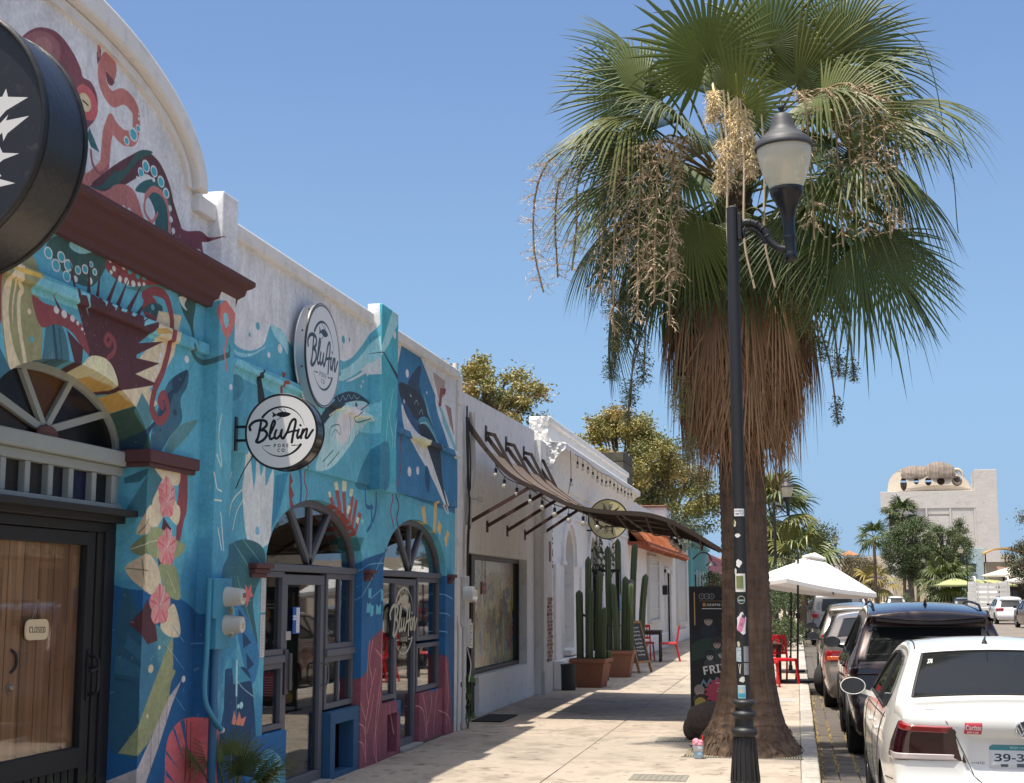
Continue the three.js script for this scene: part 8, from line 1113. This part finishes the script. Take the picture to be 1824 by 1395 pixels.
makeCar('suv_car', 'small white SUV far up the street left of the yellow palm', 'car', SUV({ far: true, paint: paintOf([.6, .6, .58]), patches: farPatch }), [6.0, STREET, -150], 0, 'cars farther up the street');
{ // stake truck
const t = thing('stake_truck', 'white flatbed truck with tall slatted stake sides across the street', 'truck', [13.3, STREET, -103]), w = std([.70, .69, .67], .6, { map: T.stain });
mesh('bed', [span(-1.1, 1.1, .75, .92, -4.2, 0)], w, t); for (const sx of [-1, 1]) { for (let k = 0; k < 5; k++) mesh('slat', span(sx * 1.08 - .03, sx * 1.08 + .03, 1.05 + k * .34, 1.25 + k * .34, -4.2, 0), w, t); for (let k = 0; k < 6; k++) mesh('stake', span(sx * 1.1 - .05, sx * 1.1 + .05, .9, 2.75, -4.15 + k * .82, -4.05 + k * .82), w, t); }
for (let k = 0; k < 5; k++) mesh('slat', span(-1.05, 1.05, 1.05 + k * .34, 1.25 + k * .34, -.06, 0), w, t); for (const x of [-.95, -.3, .35, .95]) mesh('stake', span(x - .05, x + .05, .9, 2.7, -.09, .03), w, t);
mesh('rack', [tube([V(-1.1, 2.7, 0), V(-1.1, 3.0, -.3), V(-1.1, 3.05, -1.2)], .06), tube([V(1.1, 2.7, 0), V(1.1, 3.0, -.3), V(1.1, 3.05, -1.2)], .06)], w, t); mesh('cab', [rbox(2.0, 1.5, 1.7, 0, 1.35, -5.3, .18), rbox(1.8, .7, 1.2, 0, 2.25, -5.2, .2)], w, t); const p = tyreWheel(.42, .28, rimM, true); for (const x of [-.85, .85]) for (const z of [-.9, -5.4]) { const q = p.clone(); q.position.set(x, .42, z); t.add(q); } mesh('taillight', [rbox(.3, .14, .04, -.8, .65, .02, .02)], lampRed, t); mesh('taillight', [rbox(.3, .14, .04, .8, .65, .02, .02)], lampRed, t); mesh('bumper', rbox(2.0, .14, .1, 0, .5, 0, .02), trimM, t);
}
{ // motor scooter far away
const t = thing('motor_scooter', 'black and orange motor scooter parked far up the street', 'scooter', [10.2, STREET, -128]), p = tyreWheel(.28, .12, rimDark, true); for (const z of [.55, -.6]) { const w = p.clone(); w.position.set(0, .28, z); t.add(w); }
mesh('body', [rbox(.32, .5, .9, 0, .72, .25, .14), rbox(.26, .12, .5, 0, .4, -.15, .05), rbox(.3, .75, .14, 0, .75, -.52, .06)], M.black, t); mesh('fairing', [rbox(.2, .34, .06, .0, .72, .68, .05)], lampOrange, t); mesh('seat', rbox(.3, .1, .7, 0, .98, .25, .05), M.blackMatte, t); mesh('handlebar', [bar(V(-.35, 1.15, -.5), V(.35, 1.15, -.5), .04), bar(V(0, .8, -.52), V(0, 1.15, -.5), .05)], M.black, t);
}

// ---------- trees and far buildings ----------
function leafCloud(clumps, n, size, long = 1, flat = .5) { // leaf sized faces spread through clumps [x,y,z,r]
const pos = [], nor = [], w = clumps.map((c) => c[3] ** 2), tot = w.reduce((a, b) => a + b, 0);
clumps.forEach((c, k) => { const m = Math.round(n * w[k] / tot); for (let i = 0; i < m; i++) { const th = rr(0, 6.283), ph = Math.acos(rr(-1, 1)), q = c[3] * Math.pow(rnd(), .42) * (rnd() < .22 ? rr(1, 1.8) : rr(.7, 1.1)), x = c[0] + q * Math.sin(ph) * Math.cos(th), y = c[1] + q * flat * Math.cos(ph) * 1.3, z = c[2] + q * Math.sin(ph) * Math.sin(th);
const d = V(rr(-1, 1), rr(-.7, .5), rr(-1, 1)).normalize().multiplyScalar(size * long * rr(.6, 1.3)), s = V(rr(-1, 1), rr(-1, 1), rr(-1, 1)).cross(d).normalize().multiplyScalar(size * rr(.3, .6));
pos.push(x - s.x, y - s.y, z - s.z, x + d.x * .5 + s.x * .3, y + d.y * .5 + s.y, z + d.z * .5 + s.z, x + d.x, y + d.y, z + d.z, x + d.x, y + d.y, z + d.z, x + d.x * .5 - s.x * 1.4, y + d.y * .5 - s.y * 1.4, z + d.z * .5 - s.z * 1.4, x - s.x, y - s.y, z - s.z); } });
const g = new THREE.BufferGeometry(); g.setAttribute('position', new THREE.Float32BufferAttribute(pos, 3)); g.computeVertexNormals(); return g;
}
function tree(name, label, x, z, o) { // o: h crown centre, rx, ry, n clumps, leaves, size, mats, trunk
const t = thing(name, label, o.cat ?? 'tree', [x, 0, z], 0, o.group), y0 = o.y ?? o.h; seed(o.seed); const clumps = [];
for (let i = 0; i < o.n; i++) { const a = rr(0, 6.283), v = rr(-1, 1), k = Math.sqrt(1 - v * v) * Math.pow(rnd(), .35); clumps.push([o.rx * k * Math.cos(a), y0 + o.ry * v * rr(.7, 1.05), o.rx * (o.dz ?? .9) * k * Math.sin(a), o.cr * rr(.6, 1.25)]); }
mesh('trunk', tube([V(0, 0, 0), V(rr(-.2, .2), y0 * .35, rr(-.2, .2)), V(rr(-.3, .3), y0 * .75, rr(-.3, .3)), V(0, y0 + o.ry * .3, 0)], o.tr ?? .14, 8, 20), o.bark ?? std([.12, .10, .08], .95), t);
clumps.forEach((c, i) => { if (i % 2 === 0) mesh('limb', tube([V(0, y0 * rr(.5, .9), 0), V(c[0] * .5, lerp(y0 * .8, c[1], .6), c[2] * .5), V(c[0], c[1], c[2])], (o.tr ?? .14) * .25, 5, 8), o.bark ?? std([.12, .10, .08], .95), t); });
const K = o.mats.length; for (let k = 0; k < K; k++) tag(mesh('crown', leafCloud(clumps.filter((_, i) => i % K === k), o.leaves / K, o.size, o.long ?? 1, o.flat ?? .6), o.mats[k], t), null, null, null, 'stuff');
return t;
}
const leafMat = (c, tr = .3) => phys(c, .6, { transmission: tr, thickness: 0 });
const acacia = [[.30, .265, .065], [.37, .31, .08], [.22, .22, .06], [.38, .28, .085]].map((c) => leafMat(c)), green = [[.07, .105, .028], [.09, .125, .034], [.11, .135, .04]].map((c) => leafMat(c, .2)), darkGreen = [[.055, .085, .024], [.066, .098, .028], [.08, .112, .032]].map((c) => leafMat(c, .12)), olive = [[.12, .115, .04], [.15, .125, .05], [.10, .10, .045]].map((c) => leafMat(c)), brown = [[.17, .12, .055], [.14, .105, .05]].map((c) => leafMat(c));
tree('acacia_tree', 'golden green acacia crown rising behind the white shop parapet', -8.3, -38, { h: 6.9, rx: 1.6, ry: 1.2, n: 70, cr: .34, leaves: 19000, size: .06, long: 1.7, mats: acacia, seed: 301 });
tree('acacia_tree', 'small acacia crown peeping over the end of the mural parapet', -9.9, -38.5, { h: 7.2, rx: .75, ry: .9, n: 18, cr: .3, leaves: 5600, size: .06, long: 1.7, mats: acacia, seed: 302 });
tree('acacia_tree', 'wide yellow green acacia crown behind the arched house, left of the palm', -6.6, -54, { h: 6.1, rx: 2.5, ry: 2.5, n: 190, cr: .44, leaves: 46000, size: .07, long: 1.7, mats: acacia, seed: 303 });
tree('acacia_tree', 'darker olive acacia crown close behind the palm trunk', -4.9, -58, { h: 5.3, rx: 1.9, ry: 1.9, n: 90, cr: .42, leaves: 22000, size: .07, long: 1.6, mats: [acacia[2], acacia[0], olive[0]], seed: 304 });
tree('roof_creeper', 'pale green creeper spilling over the roof edge by the teal house', -4.7, -53, { y: 3.9, h: 3.9, rx: 1.3, ry: .75, n: 22, cr: .5, leaves: 8000, size: .055, mats: [leafMat([.13, .16, .09]), leafMat([.10, .13, .07])], seed: 305, tr: .05, cat: 'plant', dz: 3.2 });
tree('shrub', 'bushy green shrub in a pot in front of the teal house', -3.3, -57.5, { y: 1.55, h: 1.5, rx: .55, ry: .95, n: 16, cr: .35, leaves: 4000, size: .06, mats: green, seed: 306, tr: .04, cat: 'plant' });
// hedge trees by the terrace
for (const [i, l] of [[0, 'clipped square hedge tree under the white parasol, nearest one'], [1, 'clipped square hedge tree behind the first one by the kerb'], [2, 'clipped square hedge tree farthest along the kerb terrace']].entries()) {
const t = thing('hedge_tree', l[1], 'hedge', [-.95 + i * .25, 0, -44 - i * 9], 0, 'clipped hedge trees along the terrace'); seed(320 + i); const c = []; for (let k = 0; k < 40; k++) c.push([rr(-.8, .8), rr(1.15, 2.35), rr(-2, 2), .34]);
tag(mesh('crown', leafCloud(c, 9000, .055, 1, .8), darkGreen[1], t), null, null, null, 'stuff'); for (const z of [-1.2, .2, 1.4]) mesh('trunk', tube([V(rr(-.3, .3), 0, z), V(rr(-.3, .3), .7, z), V(rr(-.3, .3), 1.6, z)], .045, 7), std([.13, .085, .055], .95), t);
}
tree('shrub', 'low dark shrub under the hedge trees by the kerb', -.55, -42, { y: .35, h: .3, rx: .6, ry: .35, n: 14, cr: .3, leaves: 3600, size: .05, mats: darkGreen, seed: 307, tr: .02, cat: 'plant', dz: 2.5 });
tree('shrub', 'second low shrub farther under the hedge trees', -.6, -50, { y: .4, h: .3, rx: .7, ry: .4, n: 14, cr: .32, leaves: 3600, size: .055, mats: green, seed: 308, tr: .02, cat: 'plant', dz: 2.5 });
// palms farther off
function farPalm(label, x, z, h, L, n, sd, mats, o = {}) {
const t = thing('palm_tree', label, 'palm tree', [x, 0, z]); seed(sd); mesh('trunk', tube([V(0, 0, 0), V(.05, h * .5, 0), V(0, h, 0)], o.tr ?? .2, 10), std([.16, .11, .075], .95), t);
for (let i = 0; i < n; i++) { const a = i * 2.399, e = lerp(1.35, -.75, i / n) + rr(-.15, .15), d = V(Math.cos(a) * Math.cos(e), Math.sin(e), Math.sin(a) * Math.cos(e)), hub = V(0, h, 0).addScaledVector(d, L * rr(.55, .9)), nn = V(-Math.cos(a) * Math.sin(e), Math.cos(e), -Math.sin(a) * Math.sin(e)); const lf = mesh('leaf', fanLeaf(hub, d, nn, L * rr(.85, 1.15), { droop: o.droop ?? .45, spread: 1.7, cup: .45, n: o.seg ?? 22 }), mats[i % mats.length], t); lf.add(mesh('petiole', tube([V(0, h, 0), hub], .025, 5, 3), petM)); }
if (o.dead) for (let i = 0; i < 14; i++) { const a = i * 2.4, hub = V(.3 * Math.cos(a), h - .3, .3 * Math.sin(a)); mesh('dead_leaf', fanLeaf(hub, V(Math.cos(a) * .3, -1, Math.sin(a) * .3), V(Math.cos(a), .1, Math.sin(a)), L * .8, { droop: .1, spread: .9, n: 14 }), deadMs[1], t); }
return t;
}
const palmY = [[.15, .165, .03], [.19, .19, .035], [.11, .14, .034]].map((c) => phys(c, .45, { transmission: .25, thickness: 0 }));
farPalm('young bright green fan palm behind the white parasol', -1.0, -62, 4.9, 1.45, 26, 401, palmY, { droop: .55, dead: true });
farPalm('low fan palm with arching leaves right behind the parasol top', .15, -60, 3.0, 1.25, 16, 402, palmY, { droop: .7 });
farPalm('slim tall palm in front of the pale tower', 12.8, -178, 11.4, 1.6, 22, 403, [leafMs[1], leafMs[3]], { dead: true, seg: 16 });
farPalm('palm whose crown stands left of the dark trees', 9.6, -182, 8.6, 1.7, 18, 404, [leafMs[1], leafMs[0]], { seg: 16 });
farPalm('palm crown just under the slim tall palm', 14.2, -176, 8.4, 2.0, 20, 405, [leafMs[1], leafMs[3]], { seg: 16 });
farPalm('bushy low palm before the dark trees across the street', 13.2, -132, 2.6, 1.9, 24, 406, [leafMs[0], palmY[2]], { droop: .5 });
farPalm('yellowing palm left of the dark trees', 10.3, -190, 3.2, 2.0, 12, 407, [leafMat([.30, .22, .03]), leafMat([.20, .18, .04])], { seg: 14 });
tree('round_tree', 'green tree behind the second lamp post near the kerb', .9, -78, { h: 3.6, rx: 1.5, ry: 1.5, n: 24, cr: .7, leaves: 8000, size: .09, mats: green, seed: 310 });
tree('dark_tree', 'large dark green tree below the pale tower, left part', 12.3, -160, { h: 6.4, rx: 2.9, ry: 3.6, n: 110, cr: .75, leaves: 26000, size: .14, mats: darkGreen, seed: 311, tr: .3, flat: .8 });
tree('dark_tree', 'lighter green tree below the pale tower, right part', 16.0, -163, { h: 6.2, rx: 2.8, ry: 3.1, n: 100, cr: .7, leaves: 24000, size: .14, mats: green, seed: 312, tr: .3, flat: .8 });
tree('dark_tree', 'slender green treetop in front of the tower beside the lamp', 18.2, -168, { h: 7.4, rx: 1.2, ry: 2.6, n: 20, cr: .8, leaves: 8000, size: .13, mats: green, seed: 313, tr: .2 });
tree('dry_tree', 'brownish round tree far up the street beyond the cars', 8.3, -205, { h: 4.2, rx: 3.6, ry: 2.9, n: 50, cr: 1.2, leaves: 18000, size: .16, mats: [...brown, olive[1]], seed: 314, tr: .25 });
tree('dry_tree', 'olive tree at the far end of the street behind the parasol edge', 4.6, -230, { h: 3.6, rx: 4.6, ry: 2.4, n: 50, cr: 1.4, leaves: 16000, size: .18, mats: olive, seed: 315, tr: .25 });
tree('dry_tree', 'green tree far off behind the grey SUV', 1.5, -170, { h: 3.4, rx: 3.0, ry: 2.0, n: 40, cr: 1.0, leaves: 14000, size: .15, mats: green, seed: 316, tr: .2 });
tree('dry_tree', 'olive tree mass far off between the SUVs', 9.5, -260, { h: 3.4, rx: 5.5, ry: 2.4, n: 50, cr: 1.5, leaves: 14000, size: .22, mats: olive, seed: 317, tr: .25 });
tree('leafy_tree', 'loose brown green tree at the right frame edge', 15.75, -94, { h: 5.6, rx: 1.5, ry: 2.7, n: 34, cr: .62, leaves: 9000, size: .10, mats: [leafMat([.11, .10, .045]), leafMat([.085, .085, .035])], seed: 318, tr: .14 });
tree('leafy_tree', 'dense lower tree below the right frame edge tree', 15.4, -100, { h: 3.6, rx: 1.7, ry: 1.5, n: 36, cr: .6, leaves: 12000, size: .10, mats: [leafMat([.10, .095, .035]), leafMat([.07, .075, .03])], seed: 319, tr: .1 });
tree('shrub', 'round green bush beside the dark blue car across the street', 15.2, -128, { y: 1.3, h: 1.2, rx: .9, ry: 1.2, n: 18, cr: .5, leaves: 6000, size: .09, mats: green, seed: 321, tr: .05, cat: 'plant' });
for (const [i, x, z, l] of [[0, 12.3, -136, 'grey green bush at the foot of the low palm'], [1, 13.6, -140, 'light bush between the terrace parasol poles'], [2, 10.9, -150, 'pale grass bush by the parked scooter']]) tree('shrub', l, x, z, { y: .7, h: .6, rx: 1.0, ry: .7, n: 16, cr: .45, leaves: 4500, size: .09, mats: [olive[2], green[2]], seed: 330 + i, tr: .04, cat: 'plant' });
// second and farther lamp posts are copies of the near one without its stickers
const lampB = lampPost('street_lamp', 'second lamp post along the kerb, in front of the young palm', [-.72, 0, -51], 0, 'street lamps along the kerb');
copyOf(lampB, 'street_lamp', 'third lamp post, small against the sky above the parasol edge', [2.15, 0, -97], 0);
copyOf(lampB, 'street_lamp', 'lamp post across the street in front of the pale tower, arm to the left', [13.95, 0, -123], PI); copyOf(lampB, 'street_lamp', 'small lamp post above the low palm across the street', [13.9, 0, -158], PI);
solo('kerb_bay', uvBox(span(1.6, 3.1, -.4, -.02, -99, -95, .03)), concreteM, 'small raised kerb bay round the third lamp post', 'kerb', null, 'structure');
// the pale tower with its sculpted roof
{
const Z = -252, t = thing('pale_tower', 'windowless pale block tower with a sculpted shell roof and a taller stair shaft', 'building', [23.9, 0, Z], -.06), wm = std([.60, .57, .54], .9, { map: rep(T.stain, .12), bumpMap: rep(T.plaster, .2), bumpScale: .05 }), shell = std([.55, .475, .385], .9, { map: rep(T.stain, .2) }), thatch = std([.31, .25, .205], .95, { map: rep(T.wood, .4), bumpMap: rep(T.wood, .4), bumpScale: .1 });
t.scale.setScalar(.93);
mesh('wall', uvBox(merge([span(-8.6, 7.0, 0, 20.3, -12, 0)])), wm, t); mesh('parapet', uvBox(span(-9.9, 7.1, 17.6, 20.8, -12.2, .35, .05)), wm, t); mesh('stair_shaft', uvBox(span(7.0, 10.9, 0, 24.6, -10, .6, .05)), wm, t);
const recess = std([.54, .51, .485], .9, { map: rep(T.stain, .12) }); for (const [a, b, c, d] of [[-1.5, 2.3, 16.5, 20], [-1.5, 2.3, 10.6, 16.1], [-1.5, 2.3, 3, 10.2], [2.7, 6.6, 11.2, 17.6], [2.7, 6.6, 3, 10.8]]) mesh('panel', uvBox(span(a, b, c, d, 0, .22, .04)), wm, t);
mesh('ledge', [span(-1.9, 6.9, 10.2, 10.6, .0, .34), span(-1.9, -1.55, 1, 20.2, 0, .34), span(2.32, 2.68, 1, 20.2, .0, .33), span(6.62, 6.98, 0, 20.2, -.2, .3)], wm, t);
mesh('window', [span(-8.62, -6.4, 12.4, 17.4, -2, .04)], std([.02, .025, .03], .2), t); mesh('window_frame', [span(-8.7, -6.3, 12.2, 12.5, -2, .3), span(-6.5, -6.25, 12.4, 17.5, -.2, .25), span(-8.68, -8.5, 12.4, 17.6, -.2, .3), span(-8.62, -6.4, 14.2, 14.35, -.2, .1)], wm, t);
for (let k = 0; k < 3; k++) mesh('window', span(-8.66, -8.58, 12.6, 17.2, -4 - k * 2.4, -2.6 - k * 2.4), std([.03, .035, .04], .2), t);
// roof shell: a ring wall pierced by tall openings, thatch dome above
const R = (u) => new THREE.CatmullRomCurve3([[-8.6, 20.8], [-8.2, 23], [-7.2, 24.4], [-5.6, 24.6], [-3.9, 24.1], [-1.2, 24.5], [1.3, 24.2], [3.0, 24.6], [4.4, 24.0], [5.8, 22.8], [6.7, 20.8]].map((p) => V(p[0], p[1], 0))).getPoint(u);
const sh = new THREE.Shape(); sh.moveTo(-8.6, 20.8); for (let i = 0; i <= 60; i++) { const p = R(i / 60); sh.lineTo(p.x, p.y); } sh.lineTo(6.7, 20.8);
for (const [c, y, a, b] of [[-5.6, 22.3, .6, 1.3], [-3.3, 22.8, .5, .62], [-1.15, 22.7, .6, .8], [1.1, 22.7, .7, .75], [4.0, 22.7, .95, .95]]) hole(sh, Array.from({ length: 24 }, (_, i) => [c + a * Math.cos(i * .2618), y + b * Math.sin(i * .2618)]));
const sg = extr(sh, .5, { n: 10 }); { const p = sg.attributes.position; for (let i = 0; i < p.count; i++) p.setZ(i, p.getZ(i) - .6 - 1.2 * ((p.getX(i) + 1) / 7.5) ** 2 - (p.getY(i) - 20.8) * .25); sg.computeVertexNormals(); } mesh('shell', uvBox(sg), shell, t);
seed(77); const dome = (x, y, z, a, b, c) => { const g = new THREE.SphereGeometry(1, 40, 20, 0, 6.283, 0, 1.7), p = g.attributes.position; for (let i = 0; i < p.count; i++) { const v = V().fromBufferAttribute(p, i), k = 1 + .10 * (fbm(v.x * 4 + 3, v.y * 8 + v.z * 3, 6) - .5); p.setXYZ(i, x + v.x * a * k, y + v.y * b * k, z + v.z * c * k); } g.computeVertexNormals(); return uvBox(g); };
mesh('thatch_dome', [dome(-3.2, 23.6, -3.4, 4.2, 2.3, 2.8), dome(.9, 23.6, -2.6, 3.4, 2.9, 2.3)], thatch, t); mesh('thatch_dome', [dome(2.6, 23.2, -5, 2.2, 2.4, 2.2)], std([.16, .13, .11], .95), t); mesh('ring', new THREE.TorusGeometry(1.15, .28, 10, 30).scale(.9, 1.15, 1).translate(4.1, 23.6, -2.2), shell, t); mesh('inner_wall', [span(-7.2, 6.2, 20.8, 22.9, -5.4, -5)], std([.36, .28, .2], .9), t);
}
function block(name, label, x0, x1, y1, z, d, m, wins = [], roof) { const t = thing(name, label, 'building', [(x0 + x1) / 2, 0, z]), o = (x0 + x1) / 2; mesh('wall', uvBox(span(x0 - o, x1 - o, -.2, y1, -d, 0, .04)), m, t); for (const [a, b, c, e] of wins) { const w = mesh('window', span(a - o, b - o, c, e, -.1, .02), std([.05, .06, .07], .3), t); w.add(mesh('frame', [span(a - o - .1, b - o + .1, e, e + .12, -.05, .08), span(a - o - .1, b - o + .1, c - .14, c, -.05, .12)], m)); } if (roof) mesh('roof', roof(o), roof.m, t); return t; }
block('blue_house', 'narrow pale blue building with one small window left of the tan one', 19.0, 21.4, 7.0, -172, 12, paintM([.42, .55, .60]), [[19.6, 20.5, 4.2, 5.2]]);
{ const t = block('tan_house', 'tan upper storey under a curved yellow canopy beyond the truck', 21.5, 26.0, 5.4, -172, 10, paintM([.42, .35, .25]), [[23.0, 23.9, 3.6, 4.6], [24.4, 25.6, 3.7, 4.8]]); const g = new THREE.CylinderGeometry(9, 9, 5, 16, 1, true, -.3, .6).rotateX(PI / 2).rotateY(0).translate(0, -2.1, -1.2).scale(1, 1, 1); mesh('canopy', [new THREE.BoxGeometry(4.9, .18, 4, 20, 1, 1).translate(0, 6.6, -.8)].map((b) => { const p = b.attributes.position; for (let i = 0; i < p.count; i++) p.setY(i, p.getY(i) + .35 - .11 * p.getX(i) ** 2); b.computeVertexNormals(); return b; }), std([.55, .33, .10], .8), t); for (const x of [-2.2, 0, 2.2]) mesh('post', span(x - .07, x + .07, 5.3, 6.5, .3, .44), M.iron, t); }
block('blue_house', 'pale blue wall right of the tan building behind the trees', 26.2, 30, 6.4, -174, 10, paintM([.40, .55, .58]), []);
block('terrace_bar', 'dark open terrace bar behind the parasols across the street', 17.2, 24.5, 2.6, -138, 6, std([.05, .04, .035], .9), [[18, 20, .8, 2]]);
{ const t = thing('tiled_roof', 'low brown tiled roof over the terrace behind the stake truck', 'roof', [21.6, 0, -139]); mesh('roof', new THREE.BoxGeometry(6, .25, 3).rotateX(.3).translate(0, 3.7, 0), std([.22, .12, .075], .9, { map: rep(T.stain, .5) }), t); for (const x of [-2.8, -1, 1, 2.8]) mesh('post', span(x - .08, x + .08, 2.6, 4.0, 1.4, 1.6), M.iron, t); mesh('awning', [span(-4.6, 2.2, 3.25, 3.38, 1.2, 3.4)], std([.5, .48, .12], .8), t); }
// terrace parasols
function sunshade(label, x, z, top, half, m, ry) { const t = thing('parasol', label, 'parasol', [x, 0, z], ry, 'terrace parasols across the street'); const g = new THREE.ConeGeometry(half * 1.414, half * .36, 4, 4, true).rotateY(PI / 4).translate(0, top - half * .18, 0).toNonIndexed(); g.computeVertexNormals(); mesh('canopy', g, m, t); mesh('valance', new THREE.CylinderGeometry(half * 1.414, half * 1.414, .14, 4, 1, true).rotateY(PI / 4).translate(0, top - half * .36 - .06, 0), m, t); mesh('pole', cyl(.035, .035, top, 0, 0, 0, 8), M.iron, t); mesh('base', cyl(.4, .4, .06, 0, 0, 0, 16), M.iron, t); return t; }
const limeM = phys([.36, .38, .15], .8, { transmission: .2, thickness: 0 }), creamM = phys([.72, .68, .56], .85, { transmission: .15, thickness: 0 });
sunshade('lime green terrace parasol nearest the low palm', 13.6, -130, 3.1, 1.75, limeM, .3); sunshade('lime green terrace parasol in the middle of three', 15.6, -133, 3.1, 1.75, limeM, .2); sunshade('lime green terrace parasol right of the middle one', 17.4, -136, 3.1, 1.75, limeM, .35); sunshade('wide cream parasol behind the lime ones', 18.6, -131, 4.1, 2.2, creamM, .1); sunshade('white parasol at the right above the stake truck', 18.8, -122, 3.3, 1.5, clothM, .4);
{ const t = thing('terrace_fence', 'dark low fence and planters in front of the lime parasols', 'fence', [14.6, 0, -127]); seed(50); for (let k = 0; k < 14; k++) mesh('picket', span(-2.6 + k * .38, -2.5 + k * .38, -.1, 1.0, -.05, .05), std([.04, .035, .03], .8), t); mesh('rail', [span(-2.65, 2.6, .92, 1.02, -.04, .04)], std([.05, .04, .035], .8), t); mesh('planter', [rbox(.6, .9, .6, -3.1, .4, .2, .03)], std([.5, .46, .4], .8), t); mesh('planter', [rbox(.5, .8, .5, -2.0, .4, .4, .03)], std([.45, .42, .38], .8), t); }
{ const t = thing('sandwich_board', 'orange brown wooden A frame board before the dark blue car', 'chalkboard', [14.1, 0, -119], .7), w = std([.30, .12, .045], .7); for (const s of [-1, 1]) { mesh('leg', [bar(V(-.35, 0, s * .4), V(-.35, 1.3, 0), .08), bar(V(.35, 0, s * .4), V(.35, 1.3, 0), .08)], w, t); mesh('board', new THREE.BoxGeometry(.66, .9, .03).rotateX(-s * .29).translate(0, .75, s * .17), w, t); } }
{ const t = thing('parking_sign', 'white no parking sign, red ring round a letter E, behind the parasol edge', 'sign', [2.25, 0, -84]); const x = canvasTex(256, 256, (g) => { g.fillStyle = '#d9d7d2'; g.fillRect(0, 0, 256, 256); g.strokeStyle = '#a33a34'; g.lineWidth = 24; g.beginPath(); g.arc(128, 128, 92, 0, 7); g.stroke(); g.fillStyle = '#22242a'; g.font = 'bold 130px sans-serif'; g.textAlign = 'center'; g.fillText('E', 128, 176); g.lineWidth = 18; g.beginPath(); g.moveTo(64, 64); g.lineTo(192, 192); g.stroke(); }); mesh('plate', uvMap(box(.62, .62, .02, 0, 3.05, 0), (a, b) => [.5 + a / .62, .5 + (b - 3.05) / .62]), std([1, 1, 1], .6, { map: x }), t); mesh('post', cyl(.03, .03, 3.4, 0, 0, -.05, 10), std([.4, .4, .4], .5), t); }
{ const t = thing('gazebo', 'small orange roofed lookout on a flat roof at the end of the street', 'gazebo', [9.4, 0, -262]); mesh('roof', new THREE.ConeGeometry(2.6, .9, 4).rotateY(PI / 4).translate(0, 9.1, 0), std([.48, .17, .08], .85), t); for (const x of [-1.6, 0, 1.6]) mesh('post', span(x - .1, x + .1, 6.2, 8.7, .9, 1.1), M.iron, t); mesh('house', [span(-4.2, 3, 0, 6.1, -6, 0, .05)], paintM([.55, .3, .3]), t); mesh('coping', span(-4.4, 3.2, 6.1, 6.4, -6.1, .2), std([.45, .08, .06], .8), t); }
block('far_house', 'low white house at the far end of the street behind the olive trees', 2.5, 8.0, 3.6, -275, 10, paintM([.6, .57, .52]), [[3.4, 4.4, 1, 2.4], [5.6, 6.8, 1, 2.4]]);
block('far_house', 'ochre house closing the street far away on the right', 14.5, 19, 4.2, -215, 10, paintM([.5, .42, .30]), [[15.4, 16.6, 1, 2.4]]);
// hills
{ const g = new THREE.PlaneGeometry(5200, 900, 160, 24).rotateX(-PI / 2), p = g.attributes.position; for (let i = 0; i < p.count; i++) { const x = p.getX(i), z = p.getZ(i), e = sstep(450, 120, Math.abs(z)); p.setY(i, e * (60 + 70 * (fbm(x * .0016 + 3, z * .002, 5) - .35) + 26 * (fbm(x * .012, z * .012, 9) - .5)) - 2); } g.translate(0, 0, -2600); g.computeVertexNormals(); solo('hills', uvBox(g), std([.20, .165, .13], 1), 'low dry hills on the horizon at the end of the street', 'hills', null, 'structure'); }
// the other side of the street, beyond the frame: what the shop glass mirrors
{
const cols = [[.50, .42, .32], [.55, .50, .44], [.36, .30, .24], [.48, .36, .28], [.52, .49, .42]];
let z = 16; [9, 12, 10, 14, 11, 13, 12, 15].forEach((L, i) => { const h = [5.2, 4.4, 6.2, 4.8, 5.6, 4.4, 5.0, 4.6][i], t = thing('opposite_house', ['tan', 'cream', 'brown', 'rose', 'beige', 'sand', 'stone', 'pale'][i] + ' house across the street outside the picture, mirrored in the shop glass', 'building', [20.2, 0, z - L / 2]); mesh('wall', uvBox(span(0, 8, 0, h, -L / 2, L / 2)), paintM(cols[i % 5]), t); for (let k = 0; k < 3; k++) mesh('window', span(-.06, .02, .8, 2.6, -L / 2 + L * (k + .3) / 3, -L / 2 + L * (k + .7) / 3), std([.03, .03, .035], .2), t); mesh('awning', span(-1.4, 0, 2.9, 3.0, -L / 2 + .5, L / 2 - .5), std([.15, .10, .07], .9), t); z -= L; });
for (const [i, x, zz, h] of [[0, 17, 6, 4.8], [1, 17.2, -6, 5.2], [2, 17, -19, 4.6], [3, 17.4, -33, 5.4], [4, 17, -47, 5.0], [5, 17.2, -60, 5.2]]) tree('street_tree', ['first', 'second', 'third', 'fourth', 'fifth', 'sixth'][i] + ' leafy street tree across the road outside the picture, mirrored in the shop glass', x, zz, { h, rx: 2.8, ry: 2.2, n: 40, cr: 1.0, leaves: 6000, size: .20, mats: green, seed: 360 + i, tr: .2 });
}

scene.traverse((o) => { if (o.isMesh) { o.castShadow = true; o.receiveShadow = true; } });
camera.updateMatrixWorld(true);
renderer.render(scene, camera);
